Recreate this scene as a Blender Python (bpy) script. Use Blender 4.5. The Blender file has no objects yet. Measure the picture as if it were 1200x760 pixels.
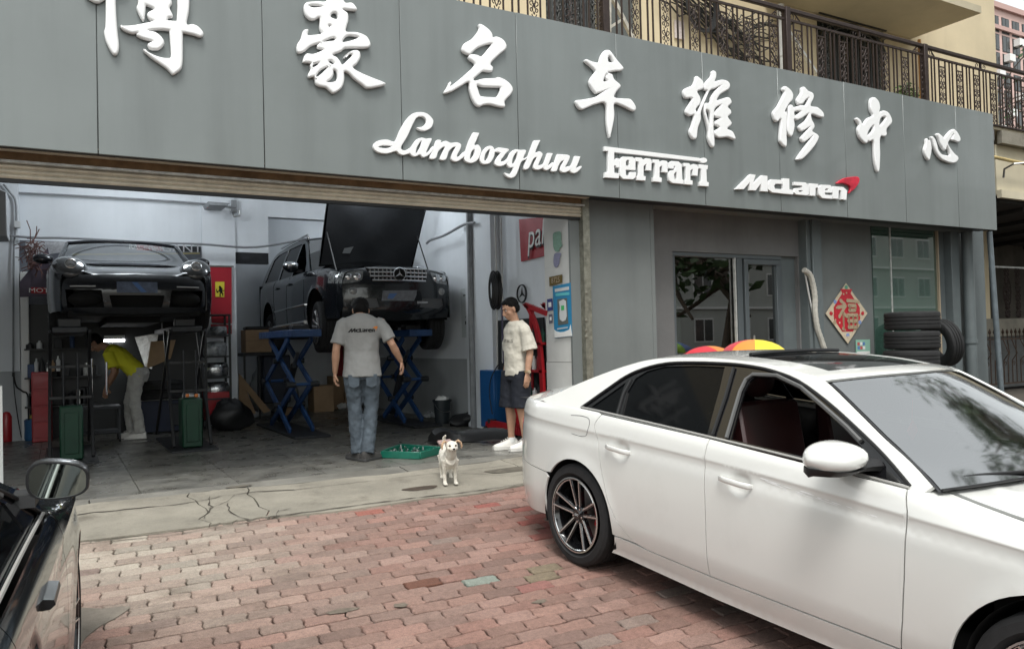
import bpy, bmesh, math, random
import numpy as np
from mathutils import Vector, Matrix
from mathutils.geometry import delaunay_2d_cdt
random.seed(7)
scene = bpy.context.scene
COL = scene.collection
# ------------------------------------------------------------------ camera
CAM = Vector((0, 0, 1.22)); FPX = 930.0
def _axes(yaw, pitch, roll):
    cy, sy = math.cos(yaw), math.sin(yaw)
    r = Vector((cy, -sy, 0)); f = Vector((sy, cy, 0)); u = Vector((0, 0, 1))
    f2 = f*math.cos(pitch)+u*math.sin(pitch); u2 = u*math.cos(pitch)-f*math.sin(pitch)
    return r*math.cos(roll)+u2*math.sin(roll), u2*math.cos(roll)-r*math.sin(roll), f2
CR, CU, CF = _axes(math.radians(29.8), math.radians(1.17), math.radians(-1.40))
cd = bpy.data.cameras.new('camera'); cam = bpy.data.objects.new('camera', cd); COL.objects.link(cam)
cd.sensor_width = 36; cd.sensor_fit = 'HORIZONTAL'; cd.lens = FPX/1200*36
cd.clip_start = 0.05; cd.clip_end = 2000
cam.matrix_world = Matrix(((CR.x, CU.x, -CF.x, CAM.x), (CR.y, CU.y, -CF.y, CAM.y), (CR.z, CU.z, -CF.z, CAM.z), (0, 0, 0, 1)))
scene.camera = cam
# ------------------------------------------------------------------ light
SUN_EL, SUN_AZ = math.radians(62), math.radians(205)      # azimuth clockwise from +Y
w = bpy.data.worlds.new('World'); scene.world = w; w.use_nodes = True
nt = w.node_tree; bg = nt.nodes['Background']
sky = nt.nodes.new('ShaderNodeTexSky'); sky.sky_type = 'NISHITA'; sky.sun_disc = False
sky.sun_elevation = SUN_EL; sky.sun_rotation = SUN_AZ; sky.air_density = 1.0; sky.dust_density = 2.0; sky.ozone_density = 1.0
hs = nt.nodes.new('ShaderNodeHueSaturation'); hs.inputs['Saturation'].default_value = 0.16; hs.inputs['Value'].default_value = 1.0
tn = nt.nodes.new('ShaderNodeMix'); tn.data_type = 'RGBA'; tn.blend_type = 'MULTIPLY'; tn.inputs[0].default_value = 1.0; tn.inputs[7].default_value = (.975, 1.0, .96, 1)   # milky overcast white
nt.links.new(sky.outputs[0], hs.inputs['Color']); nt.links.new(hs.outputs[0], tn.inputs[6]); nt.links.new(tn.outputs[2], bg.inputs[0])
bg.inputs[1].default_value = 0.15
sl = bpy.data.lights.new('sun', 'SUN'); sl.energy = 1.3; sl.angle = math.radians(22); sl.color = (1, 0.975, 0.945)
so = bpy.data.objects.new('sun', sl); COL.objects.link(so)
sd = Vector((math.sin(SUN_AZ)*math.cos(SUN_EL), math.cos(SUN_AZ)*math.cos(SUN_EL), math.sin(SUN_EL)))
so.rotation_euler = sd.to_track_quat('Z', 'Y').to_euler(); so.location = (0, 0, 30)
scene.view_settings.view_transform = 'Standard'; scene.view_settings.look = 'None'
scene.view_settings.exposure = 1.02; scene.view_settings.gamma = 1
scene.render.resolution_x = 1024; scene.render.resolution_y = 648
try:
    scene.cycles.max_bounces = 8; scene.cycles.diffuse_bounces = 4; scene.cycles.glossy_bounces = 4; scene.cycles.transmission_bounces = 6
except Exception: pass
# ------------------------------------------------------------------ pixel (of the 1200x760 photo) -> world
def ray(x, y): return CF + CR*((x-600)/FPX) - CU*((y-380)/FPX)
def pY(x, y, Y): d = ray(x, y); return CAM + d*((Y-CAM.y)/d.y)
def pX(x, y, X): d = ray(x, y); return CAM + d*((X-CAM.x)/d.x)
def pZ(x, y, Z): d = ray(x, y); return CAM + d*((Z-CAM.z)/d.z)
def toPx(P):
    v = Vector(P)-CAM; c = v.dot(CF); return (600+FPX*v.dot(CR)/c, 380-FPX*v.dot(CU)/c, c)
SLOPE, YT = 0.0739, 7.4
def zg(Y): return 0.0 if Y >= YT else (-SLOPE*(YT-Y) if Y > -2 else -SLOPE*(YT+2))
# ------------------------------------------------------------------ materials
MATS = {}
def mat(name, col, rough=0.6, metal=0.0, var=0.0, vs=4.0, col2=None, bump=0.0, bs=60.0, spec=0.5, coat=0.0,
        alpha=1.0, trans=0.0, emis=0.0, attr=None, streak=0.0, sheen=0.0, rvar=0.0, ior=1.45, dirt=0.0, grain=0.0):
    if name in MATS: return MATS[name]
    m = bpy.data.materials.new(name); m.use_nodes = True; MATS[name] = m
    n = m.node_tree.nodes; L = m.node_tree.links; b = n['Principled BSDF']
    b.inputs['Roughness'].default_value = rough; b.inputs['Metallic'].default_value = metal
    b.inputs['Specular IOR Level'].default_value = spec; b.inputs['IOR'].default_value = ior
    b.inputs['Coat Weight'].default_value = coat; b.inputs['Coat Roughness'].default_value = 0.04
    b.inputs['Transmission Weight'].default_value = trans; b.inputs['Alpha'].default_value = alpha
    if sheen: b.inputs['Sheen Weight'].default_value = sheen
    c4 = (*col, 1)
    b.inputs['Base Color'].default_value = c4
    if emis: b.inputs['Emission Color'].default_value = c4; b.inputs['Emission Strength'].default_value = emis
    geo = n.new('ShaderNodeNewGeometry'); src = None
    if attr:
        a = n.new('ShaderNodeAttribute'); a.attribute_name = attr; src = a.outputs['Color']
    def mixc(fac, A, B, mode='MIX'):
        x = n.new('ShaderNodeMix'); x.data_type = 'RGBA'; x.blend_type = mode
        if isinstance(fac, float): x.inputs[0].default_value = fac
        else: L.new(fac, x.inputs[0])
        for s, v in ((6, A), (7, B)):
            if isinstance(v, tuple): x.inputs[s].default_value = v
            else: L.new(v, x.inputs[s])
        return x.outputs[2]
    def noise(sc, det=5, rg=.6, vec=None):
        t = n.new('ShaderNodeTexNoise'); t.inputs['Scale'].default_value = sc; t.inputs['Detail'].default_value = det
        t.inputs['Roughness'].default_value = rg; L.new(vec or geo.outputs['Position'], t.inputs['Vector']); return t.outputs[0]
    def ramp(s, a, b2):
        r = n.new('ShaderNodeMapRange'); r.inputs[1].default_value = a; r.inputs[2].default_value = b2; r.clamp = True
        L.new(s, r.inputs[0]); return r.outputs[0]
    base = src if src else c4
    if var > 0 or col2:
        c2 = (*(col2 or tuple(c*(1-var) for c in col)), 1)
        nf = ramp(noise(vs), .35, .65)
        if src:
            base = mixc(nf, base, mixc(1.0, base, (1-var, 1-var, 1-var, 1), 'MULTIPLY'))
        else: base = mixc(nf, c4, c2)
    if streak:
        mp = n.new('ShaderNodeMapping'); mp.inputs['Scale'].default_value = (3.1, 3.1, .22); L.new(geo.outputs['Position'], mp.inputs[0])
        base = mixc(ramp(noise(1.0, 4, .6, mp.outputs[0]), .45, .75), base, mixc(1.0, base, (1-streak*.6,)*3+(1,), 'MULTIPLY'))
    if grain:
        base = mixc(ramp(noise(160, 3, .8), .42, .62), base, mixc(1.0, base, (1-grain, 1-grain, 1-grain, 1), 'MULTIPLY'))
    if dirt:
        d = ramp(noise(2.3, 8, .7), .52, .72)
        base = mixc(d, base, mixc(1.0, base, (1-dirt, 1-dirt*1.05, 1-dirt*1.1, 1), 'MULTIPLY'))
    if not isinstance(base, tuple): L.new(base, b.inputs['Base Color'])
    if rvar:
        mr = n.new('ShaderNodeMapRange'); L.new(noise(vs*1.7), mr.inputs[0]); mr.inputs[1].default_value = .3; mr.inputs[2].default_value = .7
        mr.inputs[3].default_value = max(0, rough-rvar); mr.inputs[4].default_value = min(1, rough+rvar); L.new(mr.outputs[0], b.inputs['Roughness'])
    if bump:
        bp = n.new('ShaderNodeBump'); bp.inputs['Strength'].default_value = bump; bp.inputs['Distance'].default_value = .01
        L.new(noise(bs, 6, .65), bp.inputs['Height']); L.new(bp.outputs[0], b.inputs['Normal'])
    return m
def glass(name, tint=(1, 1, 1), refl=0.0, dark=0.0, rough=0.0):
    """thin glazing: transparent tinted by `dark`, with fresnel reflection"""
    if name in MATS: return MATS[name]
    m = bpy.data.materials.new(name); m.use_nodes = True; MATS[name] = m
    n = m.node_tree.nodes; L = m.node_tree.links; n.clear()
    o = n.new('ShaderNodeOutputMaterial'); g = n.new('ShaderNodeBsdfGlossy'); g.inputs['Roughness'].default_value = rough
    t = n.new('ShaderNodeBsdfTransparent'); t.inputs[0].default_value = tuple(c*(1-dark) for c in tint)+(1,)
    lw = n.new('ShaderNodeFresnel'); lw.inputs[0].default_value = 1.5
    mr = n.new('ShaderNodeMapRange'); mr.inputs[3].default_value = refl; mr.inputs[4].default_value = 1.0; L.new(lw.outputs[0], mr.inputs[0])
    x = n.new('ShaderNodeMixShader'); L.new(mr.outputs[0], x.inputs[0]); L.new(t.outputs[0], x.inputs[1]); L.new(g.outputs[0], x.inputs[2])
    L.new(x.outputs[0], o.inputs[0]); return m
# ------------------------------------------------------------------ objects
def props(o, label=None, cat=None, group=None, kind=None):
    if label: o['label'] = label
    if cat: o['category'] = cat
    if group: o['group'] = group
    if kind: o['kind'] = kind
    return o
def thing(name, label, cat, loc=(0, 0, 0), rotz=0.0, group=None, mtx=None):
    o = bpy.data.objects.new(name, None); COL.objects.link(o); o.empty_display_size = .1
    if mtx is not None: o.matrix_world = mtx; o['_m'] = 0; del o['_m']
    else: o.location = loc; o.rotation_euler = (0, 0, rotz)
    MW[o.name] = mtx.copy() if mtx is not None else Matrix.Translation(Vector(loc)) @ Matrix.Rotation(rotz, 4, 'Z')
    return props(o, label, cat, group)
MW = {}
def wm(o): return MW.get(o.name, Matrix.Identity(4)) if o else Matrix.Identity(4)
class MB:
    def __init__(s): s.v = []; s.f = []; s.c = None; s.cols = []
    def add(s, vs, fs, col=None):
        b = len(s.v); s.v += [tuple(v) for v in vs]; s.f += [tuple(i+b for i in f) for f in fs]
        if col is not None: s.cols += [col]*len(vs)
        return s
    def box(s, x0, x1, y0, y1, z0, z1, col=None):
        return s.add([(x, y, z) for z in (z0, z1) for x, y in ((x0, y0), (x1, y0), (x1, y1), (x0, y1))],
                     [(0, 3, 2, 1), (4, 5, 6, 7), (0, 1, 5, 4), (1, 2, 6, 5), (2, 3, 7, 6), (3, 0, 4, 7)], col)
    def cbox(s, c, size, rot=None, col=None):
        """box centred at c, of size, rotated by matrix; with chamfer none"""
        R = rot or Matrix.Identity(3); c = Vector(c); hx, hy, hz = (k/2 for k in size)
        return s.add([c+R @ Vector((x, y, z)) for z in (-hz, hz) for x, y in ((-hx, -hy), (hx, -hy), (hx, hy), (-hx, hy))],
                     [(0, 3, 2, 1), (4, 5, 6, 7), (0, 1, 5, 4), (1, 2, 6, 5), (2, 3, 7, 6), (3, 0, 4, 7)], col)
    def bar(s, p0, p1, wd, th, up=(0, 0, 1)):
        p0, p1 = Vector(p0), Vector(p1); d = (p1-p0); L = d.length; d.normalize(); u = Vector(up)
        if abs(d.dot(u)) > .98: u = Vector((0, 1, 0))
        sx = d.cross(u).normalized(); uz = sx.cross(d)
        R = Matrix((sx, d, uz)).transposed(); return s.cbox((p0+p1)/2, (wd, L, th), R)
    def ring(s, c, u, v, r, n, a0=0.0):
        return [c+u*(r*math.cos(a0+2*math.pi*i/n))+v*(r*math.sin(a0+2*math.pi*i/n)) for i in range(n)]
    def tube(s, pts, r, n=8, caps=True):
        pts = [Vector(p) for p in pts]; rs = r if isinstance(r, (list, tuple)) else [r]*len(pts)
        rings = []; pu = None
        for i, p in enumerate(pts):
            d = (pts[min(i+1, len(pts)-1)]-pts[max(i-1, 0)]).normalized()
            if pu is None:
                u = d.cross(Vector((0, 0, 1)) if abs(d.z) < .9 else Vector((1, 0, 0))).normalized()
            else: u = (pu-d*pu.dot(d)).normalized()
            pu = u; v = d.cross(u); rings.append(s.ring(p, u, v, rs[i], n))
        return s.loft(rings, caps)
    def loft(s, rings, caps=True, closed=True):
        n = len(rings[0]); vs = [p for r in rings for p in r]; fs = []
        for i in range(len(rings)-1):
            for j in range(n if closed else n-1):
                a, b = i*n+j, i*n+(j+1) % n; fs.append((a, b, b+n, a+n))
        if caps: fs += [tuple(range(n-1, -1, -1)), tuple(range((len(rings)-1)*n, len(rings)*n))]
        return s.add(vs, fs)
    def cyl(s, p0, p1, r0, r1=None, n=16, caps=True):
        p0, p1 = Vector(p0), Vector(p1); return s.tube([p0, p1], [r0, r0 if r1 is None else r1], n, caps)
    def lathe(s, prof, c=(0, 0, 0), axis=(0, 0, 1), n=24, caps=True):
        """prof: (radius, along)"""
        a = Vector(axis).normalized(); u = a.cross(Vector((0, 0, 1)) if abs(a.z) < .9 else Vector((1, 0, 0))).normalized(); v = a.cross(u); c = Vector(c)
        return s.loft([s.ring(c+a*h, u, v, max(r, 1e-4), n) for r, h in prof], caps)
    def prism(s, poly, d, z=0):
        """poly of 3D points extruded by vector d"""
        n = len(poly); P = [Vector(p) for p in poly]; d = Vector(d)
        return s.add(P+[p+d for p in P], [tuple(range(n-1, -1, -1)), tuple(range(n, 2*n))]+[(i, (i+1) % n, (i+1) % n+n, i+n) for i in range(n)])
    def quad(s, a, b, c, d, col=None): return s.add([a, b, c, d], [(0, 1, 2, 3)], col)
    def ell(s, c, r, n=12, m=8, rot=None):
        c = Vector(c); R = rot or Matrix.Identity(3); rings = []
        for i in range(m+1):
            t = math.pi*i/m; z = -math.cos(t); q = max(math.sin(t), 1e-3)
            rings.append([c+R @ Vector((r[0]*q*math.cos(2*math.pi*j/n), r[1]*q*math.sin(2*math.pi*j/n), r[2]*z)) for j in range(n)])
        return s.loft(rings, True)
    def build(s, name, m, parent=None, smooth=35, bevel=0, local=False, kind=None, label=None, seg=1, fixn=True, solid=0):
        me = bpy.data.meshes.new(name)
        vs = s.v
        if parent is not None and not local:
            iv = wm(parent).inverted(); vs = [tuple(iv @ Vector(v)) for v in vs]
        me.from_pydata(vs, [], s.f); me.validate()
        if fixn:
            bm = bmesh.new(); bm.from_mesh(me); bmesh.ops.recalc_face_normals(bm, faces=bm.faces); bm.to_mesh(me); bm.free()
        if s.cols and len(s.cols) == len(me.vertices):
            a = me.color_attributes.new('tint', 'FLOAT_COLOR', 'POINT')
            a.data.foreach_set('color', [k for c in s.cols for k in (*c, 1.0)])
        if smooth:
            me.polygons.foreach_set('use_smooth', [True]*len(me.polygons)); me.set_sharp_from_angle(angle=math.radians(smooth))
        ms = m if isinstance(m, (list, tuple)) else [m]
        for q in ms: me.materials.append(q)
        o = bpy.data.objects.new(name, me); COL.objects.link(o)
        if parent is not None: o.parent = parent
        MW[o.name] = wm(parent)
        if bevel:
            bv = o.modifiers.new('bevel', 'BEVEL'); bv.width = bevel; bv.segments = seg; bv.limit_method = 'ANGLE'; bv.angle_limit = math.radians(40)
        if solid:
            sm = o.modifiers.new('solid', 'SOLIDIFY'); sm.thickness = abs(solid); sm.offset = -1 if solid > 0 else 1
        if kind: o['kind'] = kind
        if label: o['label'] = label
        return o
def copy_tree(o, mtx=None, parent=None):
    c = o.copy(); COL.objects.link(c); c.parent = parent
    if mtx is not None: c.matrix_world = mtx
    for ch in [q for q in bpy.data.objects if q.parent == o and q != c]: copy_tree(ch, None, c)
    return c
def catmull(pts, k=4, closed=True):
    """points; a point given twice in a row stays a corner"""
    P = []; corner = []
    for p in pts:
        if P and P[-1] == tuple(p): corner[-1] = True
        else: P.append(tuple(p)); corner.append(False)
    n = len(P); out = []
    for i in range(n if closed else n-1):
        p0, p1, p2, p3 = P[(i-1) % n], P[i], P[(i+1) % n], P[(i+2) % n]
        if not closed:
            if i == 0: p0 = p1
            if i == n-2: p3 = p2
        if corner[i]: p0 = p1
        if corner[(i+1) % n]: p3 = p2
        for j in range(k):
            t = j/k
            out.append(tuple(.5*((2*b)+(-a+c)*t+(2*a-5*b+4*c-d)*t*t+(-a+3*b-3*c+d)*t**3) for a, b, c, d in zip(p0, p1, p2, p3)))
    if not closed: out.append(P[-1])
    return out
def curve_shape(name, loops, origin, ux, uy, depth, bevel, m, parent, seg=2):
    """loops of 2D points (metres) in the plane origin+ux*x+uy*y, extruded along n=ux x uy"""
    cu = bpy.data.curves.new(name, 'CURVE'); cu.dimensions = '2D'; cu.fill_mode = 'BOTH'
    cu.extrude = max(depth/2-bevel, .0001); cu.bevel_depth = bevel; cu.bevel_resolution = seg; cu.offset = -bevel*.85
    for lp in loops:
        sp = cu.splines.new('POLY'); sp.points.add(len(lp)-1)
        for q, p in zip(sp.points, lp): q.co = (p[0], p[1], 0, 1)
        sp.use_cyclic_u = True
    tmp = bpy.data.objects.new('tmp', cu); COL.objects.link(tmp)
    me = bpy.data.meshes.new_from_object(tmp.evaluated_get(bpy.context.evaluated_depsgraph_get()))
    bpy.data.objects.remove(tmp); bpy.data.curves.remove(cu)
    nz = Vector(ux).cross(Vector(uy)).normalized(); o3 = Vector(origin)+nz*(depth/2)
    M = Matrix((( *Vector(ux), ), ( *Vector(uy), ), ( *nz, ))).transposed().to_4x4(); M.translation = o3
    me.transform(wm(parent).inverted() @ M if parent is not None else M)
    me.name = name; me.materials.clear(); me.materials.append(m)
    me.polygons.foreach_set('use_smooth', [True]*len(me.polygons)); me.set_sharp_from_angle(angle=math.radians(50))
    o = bpy.data.objects.new(name, me); COL.objects.link(o); o.parent = parent; MW[o.name] = wm(parent)
    return o
def text_obj(body, name, size, origin, ux, uy, m, parent, depth=.001, align='CENTER', xs=1.0, shear=0.0, space=1.0):
    cu = bpy.data.curves.new(name, 'FONT'); cu.body = body; cu.size = size; cu.align_x = align; cu.align_y = 'CENTER'
    cu.extrude = depth/2; cu.shear = shear; cu.space_character = space; cu.resolution_u = 3
    tmp = bpy.data.objects.new('tmp', cu); COL.objects.link(tmp)
    me = bpy.data.meshes.new_from_object(tmp.evaluated_get(bpy.context.evaluated_depsgraph_get()))
    bpy.data.objects.remove(tmp); bpy.data.curves.remove(cu)
    ux, uy = Vector(ux).normalized(), Vector(uy).normalized(); nz = ux.cross(uy)
    M = Matrix((tuple(ux*xs), tuple(uy), tuple(nz))).transposed().to_4x4(); M.translation = Vector(origin)+nz*(depth/2)
    me.transform(wm(parent).inverted() @ M if parent is not None else M)
    me.materials.clear(); me.materials.append(m); me.name = name
    o = bpy.data.objects.new(name, me); COL.objects.link(o); o.parent = parent; MW[o.name] = wm(parent)
    return o
# common materials
m_black = mat('black_plastic', (.012, .012, .013), .45)
m_rubber = mat('tyre_rubber', (.018, .018, .019), .82, bump=.15, bs=120, var=.3, vs=20)
m_steel = mat('brushed_steel', (.42, .42, .41), .35, 1.0, var=.25, vs=8, rvar=.1)
m_chrome = mat('chrome', (.75, .76, .78), .12, 1.0)
m_card = mat('cardboard', (.33, .22, .13), .85, var=.15, vs=6, bump=.1)
m_red = mat('red_enamel', (.35, .012, .018), .35, coat=.3, var=.15, vs=5)
m_dark = mat('dark_metal', (.03, .032, .036), .5, .3, var=.3, vs=8)
m_white = mat('white_plastic', (.72, .72, .70), .5)
# ------------------------------------------------------------------ ground
def sheet(name, m, xs, ys, zf, kind='structure', dz=0):
    b = MB(); vs = [(x, y, zf(y)+dz) for y in ys for x in xs]; n = len(xs)
    b.add(vs, [(j*n+i, j*n+i+1, (j+1)*n+i+1, (j+1)*n+i) for j in range(len(ys)-1) for i in range(n-1)])
    return b.build(name, m, None, 0, kind=kind)
m_soil = mat('joint_soil', (.10, .085, .07), .95, var=.4, vs=6, bump=.4, bs=40)
sheet('ground', m_soil, [-300, -40, -3, 9, 40, 300], [-300, -40, -2, 2, 7.4, 15.5, 60, 500], zg, dz=-.06)
m_asph = mat('asphalt', (.055, .055, .057), .9, var=.25, vs=2, bump=.3, bs=80)
sheet('road', m_asph, [-120, -40, 9, 40, 120], [-11, -3.2, ], zg, dz=.0)
m_brick = mat('paving_brick', (.3, .15, .12), .85, attr='tint', var=.22, vs=38, bump=.7, bs=110, dirt=.38, grain=.35)
def brick_shape(rng, lx, ly, h=.05):
    """interlocking paver with uneven rim; local coordinates, top at z=0"""
    out = []; k = 4
    def side(a, b, amp, n):
        for i in range(n):
            t = i/n; w_ = amp*math.sin(t*2*math.pi)+rng.uniform(-.0032, .0032)
            dx, dy = b[0]-a[0], b[1]-a[1]; L = math.hypot(dx, dy)
            out.append((a[0]+dx*t-dy/L*w_, a[1]+dy*t+dx/L*w_))
    hx, hy = lx/2, ly/2
    side((-hx, -hy), (hx, -hy), .0035, 5); side((hx, -hy), (hx, hy), .007, 4)
    side((hx, hy), (-hx, hy), -.0035, 5); side((-hx, hy), (-hx, -hy), .007, 4)
    return out
def add_brick(b, rng, cx, cy, lx, ly, rz, lift, tilt, col, tilt2=0):
    o = brick_shape(rng, lx, ly); n = len(o); c, s = math.cos(rz), math.sin(rz); v = []
    for sc, dz in ((1, -.05), (1, -.0055), (.955, 0.0)):
        for x, y in o:
            x2 = x*sc if sc == 1 else x-math.copysign(.005, x); y2 = y*sc if sc == 1 else y-math.copysign(.005, y)
            X = cx+x2*c-y2*s; Y = cy+x2*s+y2*c
            v.append((X, Y, zg(cy)+(Y-cy)*SLOPE*(cy < YT)+dz+lift+tilt*x2+tilt2*y2))
    f = [tuple(range(2*n, 3*n))]
    for k in range(2):
        f += [(k*n+i, k*n+(i+1) % n, (k+1)*n+(i+1) % n, (k+1)*n+i) for i in range(n)]
    b.add(v, f, col)
pav = thing('brick_pavement', None, None, (2, 4.5, zg(4.5))); pav['kind'] = 'structure'
def px_ground(x, y):
    d = ray(x, y); t = (-(CAM.z)-SLOPE*YT)/(d.z-SLOPE*d.y); return CAM+d*t
marks = {}
for (x, y, c) in ((578, 677, (.26, .29, .25)), (478, 688, (.17, .075, .05)), (440, 598, (.34, .13, .10)), (570, 590, (.32, .11, .09)),
                  (652, 615, (.30, .10, .085)), (635, 625, (.30, .11, .09)), (600, 595, (.32, .11, .09)), (622, 608, (.32, .10, .08)), (645, 668, (.24, .19, .13)), (640, 684, (.30, .14, .12)),
                  (330, 655, (.36, .24, .2)), (470, 765, (.3, .27, .23))):
    p = px_ground(x, y); marks[(x, y)] = (p.x, p.y, c)
rng = random.Random(3); bricks = []
RY, RX = .1135, .2265
row = 0; y = 1.2
while y < 6.32:
    off = (row % 2)*RX/2+rng.uniform(-.02, .02)
    wav = rng.uniform(-.004, .004)
    x = -3.2+off
    while x < 8.6:
        cx, cy = x+RX/2, y+RY/2+wav+.012*math.sin(cx*1.3 if False else x*1.3)
        # holes where pavers are gone
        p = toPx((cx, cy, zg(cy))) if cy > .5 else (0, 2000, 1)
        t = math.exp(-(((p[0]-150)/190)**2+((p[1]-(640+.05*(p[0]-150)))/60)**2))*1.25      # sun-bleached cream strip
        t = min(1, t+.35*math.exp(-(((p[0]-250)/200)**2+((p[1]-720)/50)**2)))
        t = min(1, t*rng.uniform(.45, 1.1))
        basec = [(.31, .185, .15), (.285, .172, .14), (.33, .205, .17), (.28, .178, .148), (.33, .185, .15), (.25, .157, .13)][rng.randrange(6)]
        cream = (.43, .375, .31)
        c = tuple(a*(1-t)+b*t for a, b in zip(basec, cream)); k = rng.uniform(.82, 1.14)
        sh = min(1, max(0, (cx-2.5)/1.5))*min(1, max(0, (5.3-cy)/2))       # darker worn pavers to the right
        c = tuple(v*k for v in c)
        if rng.random() < .025: c = (.27, .2, .17)
        for mx, my, mc in marks.values():
            if abs(cx-mx) < RX*.5 and abs(cy-my) < RY*.55: c = mc
        gone = False
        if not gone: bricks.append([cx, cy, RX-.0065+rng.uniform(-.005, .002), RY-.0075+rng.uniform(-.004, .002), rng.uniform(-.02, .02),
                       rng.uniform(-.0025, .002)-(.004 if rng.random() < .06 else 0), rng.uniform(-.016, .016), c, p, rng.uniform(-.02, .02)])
        x += RX
    y += RY; row += 1
def vis(p):
    if not (80 < p[0] < 1010 and 560 < p[1] < 765): return 0
    if p[0] > 640 and p[1] < 640+.46*(p[0]-720)+(25 if p[0] > 720 else 0): return 0
    return 1/p[2]**2
order = sorted(range(len(bricks)), key=lambda i: -vis(bricks[i][8]))
near = set(order[:300]); rest = MB()
for i, q in enumerate(bricks):
    if i in near:
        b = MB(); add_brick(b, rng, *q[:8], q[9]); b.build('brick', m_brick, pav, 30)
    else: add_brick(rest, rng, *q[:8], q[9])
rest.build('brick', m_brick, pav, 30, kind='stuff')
# concrete apron: cracked slabs with ragged edges
m_conc = mat('apron_concrete', (.30, .275, .225), .92, var=.32, vs=1.6, bump=.6, bs=45, dirt=.42, grain=.22)
m_concg = mat('worn_floor_edge', (.20, .19, .165), .7, var=.35, vs=2.0, bump=.4, bs=40, dirt=.4, grain=.2)
apr = thing('concrete_apron', None, None, (3, 6.7, zg(6.7))); apr['kind'] = 'structure'
def ragged(a, b, n, amp, r):
    return [(a[0]+(b[0]-a[0])*i/n+r.uniform(-amp, amp)*(0 < i < n), a[1]+(b[1]-a[1])*i/n+r.uniform(-amp, amp)*(0 < i < n)) for i in range(n)]
r2 = random.Random(11)
def front_y(x): return 6.17+.04*math.sin(x*1.9)+.03*math.sin(x*5.1+1)+.02*(x > 4)*0
def back_y(x): return 7.17+.05*math.sin(x*1.6+.5)+.02*math.sin(x*6.3)
def fpts(x0, x1, n): return [(x0+(x1-x0)*i/n, front_y(x0+(x1-x0)*i/n)+r2.uniform(-.02, .02)) for i in range(n+1)]
def bpts(x0, x1, n): return [(x0+(x1-x0)*i/n, back_y(x0+(x1-x0)*i/n)+r2.uniform(-.012, .012)) for i in range(n+1)]
def slab(name, poly, lift, th=.08, m=None):
    b = MB(); n = len(poly); v = [(x, y, zg(y)+lift) for x, y in poly]+[(x, y, zg(y)+lift-th) for x, y in poly]
    b.add(v, [tuple(range(n))]+[(i, (i+1) % n, (i+1) % n+n, i+n) for i in range(n)]); return b.build(name, m or m_conc, apr, 0)
cut = [-3.4, -1.1, .95, 1.42, 3.95, 6.4, 8.7]
jit = [[(cut[k]+r2.uniform(-.05, .05), 0) for _ in range(7)] for k in range(len(cut))]
def crack(k, side):
    g = .006*side; return [(jit[k][i][0]+g, 6.17+(i+.5)/7*1.0) for i in range(7)]
for k in range(len(cut)-1):
    f = fpts(cut[k]+.006, cut[k+1]-.006, 12); bk = bpts(cut[k]+.006, cut[k+1]-.006, 12)[::-1]
    slab('slab', f+[p for p in crack(k+1, -1)]+bk+crack(k, 1)[::-1], .012+r2.uniform(-.003, .004))
# back strip between crack and tiled floor
for x0, x1 in ((-3.4, .2), (.212, 2.9), (2.912, 6.1), (6.112, 8.7)):
    poly = [(x, y+.02) for x, y in bpts(x0, x1, 10)]+[(x1, 7.395), (x0, 7.395)]
    slab('slab', poly, .010+r2.uniform(-.002, .003), m=m_concg)
m_oil = mat('oil_stain', (.07, .05, .035), .6, var=.3, vs=12)
p = px_ground(493, 574); b = MB(); b.add([(p.x+.16*math.cos(a)*(1+.15*math.sin(3*a)), p.y+.07*math.sin(a)*(1+.2*math.cos(2*a)), zg(p.y+.07*math.sin(a))+.0185) for a in [i*math.pi/12 for i in range(24)]], [tuple(range(24))])
b.build('oil_stain', m_oil, apr, 0)
m_crk = mat('crack_dark', (.05, .042, .033), .95)
def crack_line(pts, w, seed):
    rg = random.Random(seed); P = []
    for a, b_ in zip(pts[:-1], pts[1:]):
        n = max(2, int(math.hypot(b_[0]-a[0], b_[1]-a[1])/.07))
        P += [(a[0]+(b_[0]-a[0])*i/n+rg.uniform(-.014, .014), a[1]+(b_[1]-a[1])*i/n+rg.uniform(-.012, .012)) for i in range(n)]
    P.append(pts[-1]); b = MB(); L_, R_ = [], []
    for i, p in enumerate(P):
        q = P[min(i+1, len(P)-1)]; o = P[max(i-1, 0)]; d = (q[0]-o[0], q[1]-o[1]); l = math.hypot(*d) or 1; ww = w*rg.uniform(.10, .65)
        L_.append((p[0]-d[1]/l*ww, p[1]+d[0]/l*ww)); R_.append((p[0]+d[1]/l*ww, p[1]-d[0]/l*ww))
    v = [(x, y, zg(y)+.0205) for x, y in L_+R_]; n = len(P); b.add(v, [(i, i+1, n+i+1, n+i) for i in range(n-1)]); b.build('crack', m_crk, apr, 0)
def gp(x, y): p = px_ground(x, y); return (p.x, p.y)
for i, (pts, w) in enumerate((([(78, 607), (110, 603), (160, 598), (205, 594), (232, 590), (262, 583), (300, 578), (345, 576)], .016), ([(345, 576), (420, 567), (500, 558), (560, 551), (600, 547)], .006), ([(78, 640), (130, 634), (200, 627), (260, 617), (330, 606), (400, 597), (500, 584), (560, 577), (618, 568)], .016),
        ([(239, 610), (243, 602), (248, 596), (244, 592), (246, 584)], .012), ([(265, 592), (268, 600), (276, 607), (292, 611)], .010), ([(246, 598), (256, 594), (266, 590), (275, 582)], .006), ([(322, 608), (326, 601), (341, 598)], .008), ([(540, 556), (600, 560), (618, 557)], .006))):
    crack_line([gp(*p) for p in pts], w, 50+i)
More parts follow.
